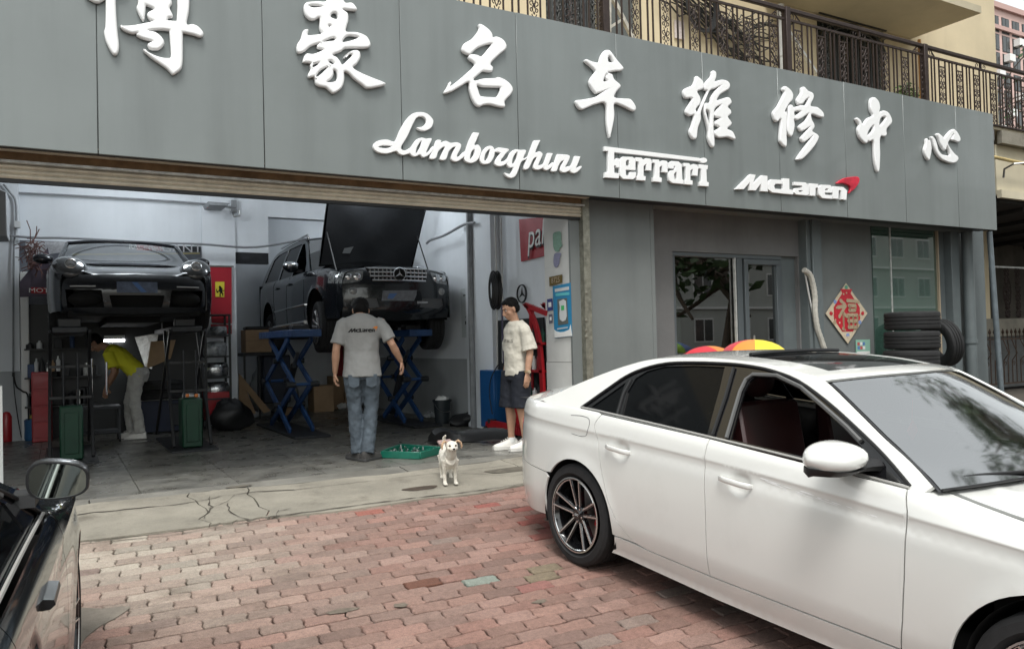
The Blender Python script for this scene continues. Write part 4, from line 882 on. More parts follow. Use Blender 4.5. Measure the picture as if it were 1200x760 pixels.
# ------------------------------------------------------------------ what stands across the street (seen in reflections)
ac = thing('facing_apartment_block', 'grey-green block of flats across the street, mirrored in the shop glass', 'building', (8, -26, zg(-26)))
m_fac = mat('facing_render', (.45, .46, .43), .85, var=.1, vs=.5, streak=.1)
MB().box(8, 78, -34, -24, zg(-24)-.1, 13).build('wall', m_fac, ac, 0)
for i in range(4):
    for j in range(20):
        x = 10+j*3.4; z = 1.6+i*3.1; wdw = MB().box(x-.85, x+.85, -24, -23.95, z-.8, z+.8).build('window', m_white, ac, 0)
        MB().box(x-.75, x-.05, -23.95, -23.93, z-.7, z+.7).box(x+.05, x+.75, -23.95, -23.93, z-.7, z+.7).build('pane', m_upg, wdw, 0)
    MB().box(8, 78, -24, -23.8, 3.0+i*3.1, 3.15+i*3.1).build('string_course', m_white, ac, 0)
for i, (x, y, h_, lab) in enumerate(((6.5, -9.5, 8.5, 'street tree behind the viewer, nearest the camera, mirrored in the windscreen'), (18.5, -3.5, 8.5, 'street tree across the road to the right, mirrored in the shop window'), (16.5, 2.6, 10.5, 'tall street tree right of the saloon, mirrored in its windscreen'), (-7, -9, 9, 'street tree across the road to the left'))):
    tree('street_tree', lab, (x, y, zg(y)), h_, 4.2, 20+i, nl=2200, s=.22, lev=2)
# ------------------------------------------------------------------ white saloon (local: x forward, y left, z up; origin on the ground under the rear axle)
def interp(xs, ys):
    n = len(xs); m = []
    for i in range(n):
        if i == 0: m.append((ys[1]-ys[0])/(xs[1]-xs[0]))
        elif i == n-1: m.append((ys[-1]-ys[-2])/(xs[-1]-xs[-2]))
        else:
            d0 = (ys[i]-ys[i-1])/(xs[i]-xs[i-1]); d1 = (ys[i+1]-ys[i])/(xs[i+1]-xs[i]); m.append(0 if d0*d1 <= 0 else 2*d0*d1/(d0+d1))
    def f(x):
        if x <= xs[0]: return ys[0]+m[0]*(x-xs[0])
        if x >= xs[-1]: return ys[-1]+m[-1]*(x-xs[-1])
        import bisect
        i = bisect.bisect_right(xs, x)-1; h = xs[i+1]-xs[i]; t = (x-xs[i])/h
        return (2*t**3-3*t*t+1)*ys[i]+(t**3-2*t*t+t)*h*m[i]+(-2*t**3+3*t*t)*ys[i+1]+(t**3-t*t)*h*m[i+1]
    return f
def inside(p, loops):
    c = False
    for lp in loops:
        n = len(lp); j = n-1
        for i in range(n):
            (xi, yi), (xj, yj) = lp[i], lp[j]
            if (yi > p[1]) != (yj > p[1]) and p[0] < (xj-xi)*(p[1]-yi)/(yj-yi)+xi: c = not c
            j = i
    return c
def densify(lp, h):
    out = []
    for i in range(len(lp)):
        a, b = lp[i], lp[(i+1) % len(lp)]; d = math.hypot(b[0]-a[0], b[1]-a[1]); n = max(1, int(math.ceil(d/h)))
        out += [(a[0]+(b[0]-a[0])*k/n, a[1]+(b[1]-a[1])*k/n) for k in range(n)]
    return out
def panel(name, mapf, outer, holes, m, parent, h=.036, skirt=.012, extra=None, label=None, out=None, lines=None, avoid=None):
    """domain polygon meshed finely, mapped onto an analytic surface, with true normals and a turned-in rim"""
    loops = [densify(lp, h) for lp in [outer]+holes]; V = []; E = []
    for lp in loops:
        b = len(V); V += lp; n = len(lp); E += [(b+i, b+(i+1) % n) for i in range(n)]
    xs = [p[0] for p in loops[0]]; ys = [p[1] for p in loops[0]]; nb = len(V)
    def near(p, d):
        return any(abs(p[0]-q[0]) < d and abs(p[1]-q[1]) < d for q in V[:nb])
    x = min(xs)+h*.5; k = 0
    while x < max(xs):
        y = min(ys)+h*(.5 if k % 2 else .25)
        while y < max(ys):
            if inside((x, y), loops) and not near((x, y), h*.35) and not (avoid and any(abs(avoid(x)-y+dz) < .008 for dz in (0, .014, -.014))): V.append((x, y))
            y += h
        x += h*.87; k += 1
    for (cx, cy, r, hh) in (extra or []):
        n = int(r/hh)
        for i in range(-n, n+1):
            for j in range(-n, n+1):
                p = (cx+i*hh, cy+j*hh)
                if inside(p, loops): V.append(p)
    for ln in (lines or []):
        for p in ln:
            if inside(p, loops) and not near(p, h*.25): V.append(p)
    r = delaunay_2d_cdt([Vector(p) for p in V], E, [], 0, 1e-5)
    vs, fs = r[0], r[2]; F = []
    for f in fs:
        c = (sum(vs[i].x for i in f)/len(f), sum(vs[i].y for i in f)/len(f))
        if inside(c, loops): F.append(tuple(f))
    P = [mapf(v.x, v.y) for v in vs]; N = []; e = .002
    for v, p in zip(vs, P):
        a = mapf(v.x+e, v.y)-mapf(v.x-e, v.y); b = mapf(v.x, v.y+e)-mapf(v.x, v.y-e); n = a.cross(b)
        n = n.normalized() if n.length > 1e-12 else Vector((0, 0, 1))
        hint = out or Vector((0, p.y if abs(p.y) > .02 else 0, (p.z-.6)))
        if n.dot(hint) < 0: n = -n
        N.append(n)
    F2 = []
    for f in F:
        fn = (P[f[1]]-P[f[0]]).cross(P[f[2]]-P[f[0]]); F2.append(f if fn.dot(N[f[0]]) > 0 else f[::-1])
    # rim
    cnt = {}
    for f in F2:
        for i in range(len(f)):
            a, b = f[i], f[(i+1) % len(f)]; cnt[(a, b)] = cnt.get((a, b), 0)+1
    VV = list(P); NN = list(N)
    if skirt:
        for (a, b) in [q for q in cnt if (q[1], q[0]) not in cnt]:
            i = len(VV); VV += [P[a], P[b], P[b]-N[b]*skirt, P[a]-N[a]*skirt]
            sn = (P[b]-P[a]).cross(N[a]); sn = sn.normalized() if sn.length > 1e-9 else N[a]
            NN += [sn]*4; F2.append((i, i+3, i+2, i+1))
    me = bpy.data.meshes.new(name); me.from_pydata([tuple(p) for p in VV], [], F2)
    me.polygons.foreach_set('use_smooth', [True]*len(me.polygons)); me.update()
    me.normals_split_custom_set_from_vertices([tuple(n) for n in NN])
    me.materials.append(m); o = bpy.data.objects.new(name, me); COL.objects.link(o); o.parent = parent; MW[o.name] = wm(parent)
    if label: o['label'] = label
    return o
SED = (2.8598068, 4.29999895, 3.09006247, 0.07390571)
def car_matrix(X, Y, phi, s, z=None, yoff=0.0, xoff=0.0):
    F = Vector((math.sin(phi), math.cos(phi), s*math.cos(phi))).normalized(); n = Vector((0, -s, 1)).normalized(); n = (n-F*n.dot(F)).normalized()
    Lf = n.cross(F); O = Vector((X, Y, -s*(7.4-Y) if z is None else z))+Lf*yoff+F*xoff
    M = Matrix((tuple(F), tuple(Lf), tuple(n))).transposed().to_4x4(); M.translation = O; return M
m_wp = mat('white_car_paint', (.66, .66, .635), .25, coat=1.0, spec=.5, dirt=.05)
m_gb = mat('gloss_black_trim', (.006, .006, .007), .12, coat=.6)
m_sat = mat('satin_black', (.012, .012, .013), .5)
m_gap = mat('gap_black', (.004, .004, .004), .9)
g_tint = mat('privacy_glass', (.004, .0045, .005), .06, spec=.12)
g_wind = glass('windscreen_glass', (.86, .95, .93), .62, .42, .075)
g_clear = glass('side_glass', (.9, .96, .94), .05, .25)
m_seat = mat('dark_red_leather', (.035, .008, .008), .5, var=.2, vs=8)
m_in = mat('cabin_black', (.008, .008, .009), .7)
m_alloy = mat('machined_alloy', (.62, .62, .62), .25, .9)
m_disc = mat('brake_disc', (.25, .25, .25), .35, .9)
M_S = car_matrix(*SED, yoff=.9*1.0)
sedan = thing('white_saloon', 'white four-door saloon with black-and-silver wheels parked at the right, one front window down', 'car', mtx=M_S)
fW = interp([-1.06, -1.0, -.9, -.75, -.45, 0, 1.2, 2.4, 2.9, 3.3, 3.55, 3.7], [.34, .50, .66, .79, .888, .913, .915, .913, .905, .86, .76, .58])
fzb = interp([-1.06, -.8, -.4, 0, 1.1, 2.2, 2.4, 2.6, 3.0, 3.4, 3.62, 3.7], [.955, .975, .995, 1.008, .998, .968, .93, .893, .84, .77, .67, .60])
fzc = interp([-1.06, -.4, 1.15, 2.2, 2.7, 3.7], [.882, .883, .892, .868, .852, .74])
def fS(x, z):
    zb, zc, W = fzb(x), fzc(x), fW(x)
    z = min(z, zb)
    lo = .035*min(1, max(0, (.40-z)/.2))**1.5
    k_lo = 1-.012*((z-.62)/.25)**2*(z > .62)-.010*((.62-z)/.26)**2*(z < .62)-lo
    k_lo -= .0075*math.exp(-((zc-.035-z)/.035)**2)*(z > .6)
    if True:
        k = k_lo
    if z > zc-.012:
        k0 = 1-.012*((zc-.62)/.25)**2; f = (z-zc)/max(zb-zc, .02); k_hi = k0-.030*f-.060*max(0, f-.4)**2.2
        u = min(1, (z-zc+.012)/.024); u = u*u*(3-2*u); k = k_lo*(1-u)+k_hi*u
    y = W*k
    # wheel-arch flare
    for cx, r in ((.05, .355), (2.81, .385)):
        d = math.hypot(x-cx, z-.335)-r
        if d < .09: y += .010*(1-max(d, 0)/.09)**2
    for hx, hz in ((.47, .825), (1.37, .818)):
        q = ((x-hx+.0)/.062)**2+((z-hz)/.048)**2
        if q < 3: y -= .016*math.exp(-q*q)
    return y
def fcrown(x): return .05 if x < 0 else .035+.03*min(1, max(0, (x-2.3)/.4))
def bodymap(s):
    def f(x, t):
        zb = fzb(x)
        if t <= zb: return Vector((x, s*fS(x, t), t))
        yb = fS(x, zb); y = yb-(t-zb)
        return Vector((x, s*max(y, -.01), zb+fcrown(x)*(1-(max(y, 0)/yb)**2.6)))
    return f
def GY(x, z): return (.823-.60*(z-1.0)-.10*(z-1.0)**2)*(1-.012*((x-1)/1.3)**2)
def ghmap(s, off=0): return lambda x, z: Vector((x, s*(GY(x, z)+off), z))
def arc(cx, r, a0, a1, n=16, cz=.335): return [(cx+r*math.cos(math.radians(a0+(a1-a0)*i/n)), cz+r*math.sin(math.radians(a0+(a1-a0)*i/n))) for i in range(n+1)]
g = .0026
rdr = [(.236, 1.0), (.205, .95), (.203, .925), (.249, .846), (.308, .663), (.376, .505), (.441, .404), (.508, .346), (.60, .303), (.70, .290)]
bg_ = [(1.123, .994), (1.126, .919), (1.156, .622), (1.170, .33), (1.173, .29)]
fg_ = [(2.201, .966), (2.227, .885), (2.233, .612), (2.229, .435), (2.219, .315)]
HX = [(.47, .825, .12, .02), (1.37, .818, .12, .02)]
tl = lambda x: fzb(x)+.2
# DLO data (traced outline of the side glazing)
dlo = [(-.03, 1.006), (.136, 1.142), (.245, 1.229), (.368, 1.288), (.535, 1.333), (.742, 1.355), (.988, 1.369), (1.151, 1.369), (1.30, 1.358), (1.475, 1.325), (1.676, 1.25), (1.867, 1.161), (2.044, 1.07), (2.198, .975), (1.6, .992), (1.11, .999), (.4, 1.006)]
rail = [(-.50, 1.0), (-.35, 1.06), (-.2, 1.13), (0, 1.215), (.2, 1.29), (.4, 1.345), (.7, 1.380), (1.0, 1.391), (1.3, 1.384), (1.5, 1.362), (1.62, 1.340), (1.835, 1.232), (2.016, 1.136), (2.174, 1.058), (2.31, .975)]
rl = catmull(rail, 4, False)
for s in (-1, 1):
    bm_ = bodymap(s)
    CL = [[(x, fzc(x)+dz) for x in [-1+.03*i for i in range(156)]] for dz in (-.03, -.014, -.006, 0, .006, .014, .03)]+[[(x, fzb(x)-dz) for x in [-1+.03*i for i in range(156)]] for dz in (.012, .03, .05)]; kw = dict(lines=CL, avoid=fzc)
    rear_top = [(x, fzb(x)) for x in (-.52, -.4, -.2, 0, .2)]
    q = [(-.97, .56), (-1.0, .70), (-1.0, .93), (-1.0, fzb(-1.0)+.16), (-.9, fzb(-.9)+.19), (-.62, fzb(-.62)+.20), (-.52, fzb(-.52)+.13)]+rear_top+[(p[0]-g, p[1]) for p in rdr[:9]]+[(.425, .300)]+arc(.05, .355, -5, 148, 24)
    q = [p for p in q]
    panel('quarter_panel', bm_, q[:-1]+[(-.30, .545)], [], m_wp, sedan, **kw)
    panel('rear_bumper', bm_, [(-1.0, .22), (-1.0, .555), (-.305, .54)]+arc(.05, .355, 149, 185, 6)+[(-.31, .24), (-.6, .21)], [], m_wp, sedan)
    panel('rear_door', bm_, [(p[0]+g, p[1]) for p in rdr]+[(bg_[-1][0]-g, bg_[-1][1])]+[(p[0]-g, p[1]) for p in bg_[::-1][1:]], [], m_wp, sedan, extra=HX[:1], **kw)
    panel('front_door', bm_, [(p[0]+g, p[1]) for p in bg_]+[(fg_[-1][0]-g, fg_[-1][1])]+[(p[0]-g, p[1]) for p in fg_[::-1][1:]], [], m_wp, sedan, extra=HX[1:], **kw)
    fr_ = [(p[0]+.004, p[1]) for p in fg_[::-1]]+[(2.215, fzb(2.215)), (2.25, fzb(2.25)+.004), (2.255, fzb(2.255)+.113), (2.36, fzb(2.36)+.115), (2.43, fzb(2.43)+.115), (2.6, fzb(2.6)+.12), (3.0, fzb(3)+.13), (3.35, fzb(3.35)+.14), (3.55, fzb(3.55)+.05), (3.60, .60), (3.58, .42)]+[(3.3, .36)]+arc(2.81, .385, 2, 178, 26)[:]+[(2.42, .24), (2.3, .25), (2.225, .28)]
    panel('front_wing', bm_, fr_, [], m_wp, sedan, **kw)
    panel('front_bumper', bm_, [(3.21, .22), (3.20, .33), (3.3, .355), (3.585, .415), (3.66, .42), (3.66, .20)], [], m_wp, sedan)
    # sill
    panel('sill', bm_, [(.395, .215), (.415, .292), (.60, .290), (.70, .284), (1.17, .283), (2.215, .305), (2.222, .275), (2.30, .243), (2.41, .236), (2.40, .185), (1.2, .165), (.36, .175)], [], m_wp, sedan)
    panel('door_backing', lambda x, z: Vector((x, s*(fS(x, z)-.022), z)), [(-.9, .3), (-.9, .9), (-.5, .96), (2.3, .93), (3.2, .8), (3.2, .5)]+arc(2.81, .40, 10, 175, 14)+[(2.33, .27), (.52, .25)]+arc(.05, .37, 5, 175, 14), [], m_gap, sedan, h=.12, skirt=0)
    # greenhouse side: white metal round the glazing
    gm = ghmap(s)
    base = [(2.25, fzb(2.25)-.01), (1.7, .985), (1.1, .990), (.4, .995), (-.1, .996), (-.42, .990)]
    panel('side_frame', gm, rl[:-1]+base, [dlo], m_wp, sedan, h=.05, skirt=.02)
    dl2 = [(-.03+.012, 1.008)]+dlo[1:13]+[(2.19, .977)]+dlo[14:]
    fw = [(1.225, 1.006), (1.178, 1.24), (1.182, 1.290), (1.205, 1.318), (1.34, 1.322), (1.50, 1.285), (1.665, 1.215), (1.815, 1.145), (1.94, 1.078), (1.945, .992)]
    rg_ = [(.36, 1.012), (.315, 1.14), (.33, 1.225), (.40, 1.275), (.52, 1.312), (.753, 1.337), (.975, 1.349), (1.01, 1.235), (1.062, 1.006)]
    qg = [(.055, 1.020), (.166, 1.112), (.262, 1.195), (.268, 1.14), (.30, 1.012)]
    panel('window_surround', ghmap(s, -.006), dl2, [fw, rg_, qg], m_gb, sedan, h=.05, skirt=.012)
    panel('rear_window', ghmap(s, -.016), rg_, [], g_tint, sedan, h=.08, skirt=0)
    panel('quarter_window', ghmap(s, -.016), qg, [], g_tint, sedan, h=.08, skirt=0)
    if s == 1: panel('front_window', ghmap(s, -.016), fw, [], g_clear, sedan, h=.08, skirt=0)
    # strips
    b = MB(); b.tube([Vector((x, s*(GY(x, fzb(x))+.010), fzb(x)+.002)) for x in [-.02+2.22*i/30 for i in range(31)]], .0065, 6); b.build('belt_strip', mat('satin_silver', (.42, .41, .39), .35, .3), sedan, local=True)
    b = MB(); top = catmull(dlo[:14], 3, False); b.tube([Vector((x, s*(GY(x, z)+.003), z)) for x, z in top], .008, 6); b.build('frame_strip', m_sat, sedan, local=True)
    b = MB(); b.tube([Vector((x, s*(GY(x, z)+.004), z)) for x, z in ((1.105, 1.01), (1.08, 1.2), (1.045, 1.352))], .010, 6); b.build('pillar_strip', m_sat, sedan, local=True)
    b = MB(); b.tube([Vector((x, s*(GY(x, z)+.004), z)) for x, z in ((1.20, 1.01), (1.158, 1.24), (1.16, 1.30), (1.19, 1.33), (1.34, 1.338), (1.51, 1.298), (1.67, 1.228), (1.83, 1.155), (1.92, 1.108))], .011, 6); b.build('window_channel', mat('grey_rubber', (.10, .10, .10), .5), sedan, local=True)
    b = MB(); b.tube([Vector((x, s*(GY(x, z)-.002), z)) for x, z in ((.325, 1.01), (.295, 1.13), (.30, 1.215))], .008, 6); b.build('divider_strip', m_sat, sedan, local=True)
    # handles
    for hx, hz in ((.45, .828), (1.345, .822)):
        b = MB(); pts = [(hx-.105, .010), (hx-.095, .030), (hx-.05, .040), (hx+.05, .040), (hx+.095, .030), (hx+.105, .010)]
        rings = []
        for x, d in pts:
            y = s*(fS(hx, hz+.06)+d-.004); w = .012 if abs(x-hx) < .1 else .008
            rings.append([Vector((x, y+s*w*.55*math.cos(a), hz+(x-hx)*-.03+w*1.25*math.sin(a))) for a in [k*math.pi/5 for k in range(10)]])
        b.loft(rings); b.build('door_handle', m_wp, sedan, 60, local=True)
    # mirror
    b = MB(); rings = []
    mc = Vector((1.93, s*1.0, 1.072))
    for i in range(13):
        t = -1+2*i/12; q = math.sqrt(max(1-abs(t)**2.6, 0))*1.0
        cx = mc.x+.01*t; y = mc.y+s*.150*t; hh = .062*max(q, .12)*(1+.10*t); dd = .160*max(q, .12)
        rings.append([Vector((cx+dd*(math.cos(a) if math.cos(a) > 0 else math.cos(a)*.45), y, mc.z-.006*t+hh*(abs(math.sin(a))**.8)*(1 if math.sin(a) > 0 else -1))) for a in [k*math.pi/10 for k in range(20)]])
    mm = b.loft(rings).build('door_mirror', m_wp, sedan, 60, local=True)
    b = MB(); rings = []
    for i in range(9):
        t = -1+2*i/8; q = math.sqrt(max(1-abs(t)**2.6, 0)); y = mc.y+s*.144*t
        rings.append([Vector((mc.x+.01*t+dx*max(q, .1), y, mc.z-.052+dz)) for dx, dz in ((-.068, .008), (-.068, -.016), (0, -.026), (.11, -.014), (.150, .012), (.02, .012))])
    b.loft(rings).build('mirror_base', m_sat, mm, 60, local=True)
    b = MB(); b.loft([[Vector((2.0+dx*k, s*y, 1.03+dz*k)) for dx, dz in ((-.055, -.02), (.04, -.02), (.05, .0), (.03, .02), (-.05, .02))] for y, k in ((.80, 1.3), (.86, 1.0), (.93, .9))]); b.build('mirror_arm', m_sat, mm, 60, local=True)
    # fuel flap outline
    if s == -1:
        fl = catmull([(-.05, .958), (.02, .966), (.098, .968), (.14, .958), (.152, .925), (.14, .875), (.12, .852), (.07, .843), (-.02, .845)], 4, False)
        MB().tube([Vector((x, s*(fS(x, z)+.0002), z)) for x, z in fl], .0022, 4).build('fuel_flap_gap', mat('soft_gap', (.12, .12, .12), .8), sedan, local=True)
        rg = random.Random(8); b = MB()
        for i in range(26):
            x = 1.48+.62*rg.random(); z = .872-.035*(x-1.48)/.62-.0-.02*rg.random()**2; L = rg.uniform(.02, .09); w_ = rg.uniform(.001, .0035)
            pts = [Vector((x+L*k/3, s*(fS(x+L*k/3, z-.02*L*k/3)+.0012), z-.06*L*k/3)) for k in range(4)]
            b.add([p+Vector((0, 0, w_*math.sin(math.pi*(k+.3)/3.6))) for k, p in enumerate(pts)]+[p-Vector((0, 0, w_*math.sin(math.pi*(k+.3)/3.6))) for k, p in enumerate(pts)], [(k, k+1, k+5, k+4) for k in range(3)])
        b.build('scratches', mat('bare_scratch', (.8, .8, .8), .7), sedan, local=True)
        MB().box(2.44, 2.5, s*.80-.02, s*.80+.02, .50, .502)  # (unused)
# top skins
def topmap(s0):
    RX_ = [p[0] for p in rl]; cum = [0]
    for a, b in zip(rl[:-1], rl[1:]): cum.append(cum[-1]+math.hypot(b[0]-a[0], b[1]-a[1]))
    fx, fz = interp(cum, [p[0] for p in rl]), interp(cum, [p[1] for p in rl]); Lg = cum[-1]
    fbow = interp([0, .45*Lg*.6, .5*Lg, .66*Lg, Lg], [-.10, -.02, 0, .09, .13])
    fcr = interp([0, .3*Lg, .5*Lg, .68*Lg, Lg], [.04, .03, .022, .025, .02])
    def f(l, v):      # v: signed lateral -1..1
        x, z = fx(l), fz(l); y = GY(x, z); u = abs(v)
        return Vector((x+fbow(l)*(1-u*u), y*v, z+fcr(l)*(1-u**2.4)))
    return f, Lg, cum
tm, Lg, cum = topmap(1)
def lat(xq):     # arc length at rail x
    i = min(range(len(rl)), key=lambda k: abs(rl[k][0]-xq)); return cum[i]
l0, l1, l2, l3 = .02, lat(.22), lat(1.62), Lg-.005
up = Vector((0, 0, 1))
sr0, sr1 = lat(.92), lat(1.50)
sun = [(sr0, -.58), (sr1, -.66), (sr1, .66), (sr0, .58)]
sun = catmull(sun, 1)
panel('roof', tm, [(l1, -1), (l2, -1), (l2, 1), (l1, 1)], [densify([(sr0+.0, -.74), (sr1, -.78), (sr1, .78), (sr0, .74)], .1)], m_wp, sedan, h=.06, out=up)
panel('sunroof', lambda a, b: tm(a, b)-Vector((0, 0, .004)), [(sr0+.005, -.73), (sr1-.005, -.77), (sr1-.005, .77), (sr0+.005, .73)], [], m_gb, sedan, h=.08, skirt=0, out=up)
MB().tube([tm(sr0+(sr1-sr0)*.1, v)+Vector((0, 0, .008)) for v in [-.7+1.4*i/12 for i in range(13)]], .012, 6).build('sunroof_edge', m_sat, sedan, local=True)
wsl = l2+.015
panel('windscreen', lambda a, b: tm(a, b)-Vector((0, 0, .006)), [(wsl, -.955), (l3, -.965), (l3, .965), (wsl, .955)], [], g_wind, sedan, h=.07, skirt=0, out=up)
brd = [(wsl+.02, -.935), (l3-.10, -.90), (l3-.12, -.4), (l3-.12, .4), (l3-.10, .90), (wsl+.02, .935)]
panel('windscreen_border', lambda a, b: tm(a, b)-Vector((0, 0, .010)), [(wsl, -.97), (l3, -.985), (l3, .985), (wsl, .97)], [brd], mat('frit_black', (.03, .03, .032), .3), sedan, h=.06, skirt=0, out=up)
panel('rear_screen', lambda a, b: tm(a, b)-Vector((0, 0, .006)), [(l0, -.95), (l1-.01, -.95), (l1-.01, .95), (l0, .95)], [], g_tint, sedan, h=.08, skirt=0, out=up)
MB().tube([tm(l3+.0, v)+Vector((0, 0, .0)) for v in [-.97+1.94*i/20 for i in range(21)]], .006, 6).build('scuttle', m_sat, sedan, local=True)
# bonnet and boot lid
def deck(x, y):
    zb = fzb(x); yb = fS(x, zb); return Vector((x, y, zb+fcrown(x)*(1-(min(abs(y), yb)/yb)**2.6)+ (0.006*math.exp(-((abs(y)-.5)/.03)**2) if x > 2 else 0)))
hb = [(2.262+.125*(1-(y/.74)**2), y) for y in [-.715+1.43*i/14 for i in range(15)]]
panel('bonnet', deck, hb+[(2.44, .713), (2.6, .705), (3.0, .69), (3.35, .62), (3.6, .45), (3.64, 0), (3.6, -.45), (3.35, -.62), (3.0, -.69), (2.6, -.705), (2.44, -.713)], [], m_wp, sedan, h=.06, out=up)
bt = [(-.58-.06*(1-(y/.62)**2), y) for y in [-.60+1.2*i/10 for i in range(11)]]
panel('boot_lid', deck, bt+[(-.9, .60), (-1.0, .5), (-1.03, 0), (-1.0, -.5), (-.9, -.60)], [], m_wp, sedan, h=.06, out=up)
panel('scuttle_panel', lambda x, y: deck(x, y)-Vector((0, 0, .022)), [(2.1, -.70), (2.42, -.68), (2.6, 0), (2.42, .68), (2.1, .70)], [], m_sat, sedan, h=.1, skirt=0, out=up)
panel('parcel_panel', lambda x, y: deck(x, y)-Vector((0, 0, .014)), [(-1.0, -.66), (-.3, -.78), (-.3, .78), (-1.0, .66)], [], m_gap, sedan, h=.1, skirt=0, out=up)
b = MB(); b.loft([[Vector((x, y, z)) for x, z in ((-.99, .2), (-1.05-bl, .32), (-1.06-bl, .55), (-1.0-bl*.5, .60), (-1.0-bl*.4, .90), (-1.02, fzb(-1)), (-.98, fzb(-1.0)))] for y, bl in [(yy, .035*(1-(yy/.6)**2)) for yy in [-.46+.92*i/10 for i in range(11)]]], False, False); b.build('rear_panel', m_wp, sedan, 40, local=True)
b = MB(); b.loft([[Vector((x+bl, y, z)) for x, z in ((3.60, .2), (3.70, .3), (3.70, .5), (3.64, .62), (3.56, fzb(3.6)))] for y, bl in [(yy, .06*(1-(yy/.72)**2)) for yy in [-.72+1.44*i/10 for i in range(11)]]], False, False); b.build('front_panel', m_wp, sedan, 40, local=True)
for s in (-1, 1):
    lm = panel('tail_lamp', lambda x, z: Vector((x, s*(fS(x, z)+.003), z)), [(-1.0, .70), (-.80, .74), (-.77, .80), (-.86, .865), (-1.0, .87)], [], mat('red_lamp', (.35, .01, .015), .15, coat=.5), sedan, skirt=.003)
    panel('headlamp', lambda x, z: Vector((x, s*(fS(x, z)+.003), z)), [(3.25, .62), (3.55, .55), (3.55, .66), (3.3, .74)], [], mat('lamp_glass', (.3, .32, .34), .08, .6, coat=.5), sedan, skirt=.003)
# wipers
for a, b_ in (((2.42, .05), (2.30, -.62)), ((2.44, .62), (2.40, .0))):
    MB().tube([deck(a[0], a[1])+Vector((0, 0, .012)), Vector((2.40, (a[1]+b_[1])/2, 1.015)), Vector((b_[0], b_[1], 1.01))], .008, 5).build('wiper', m_sat, sedan, local=True)
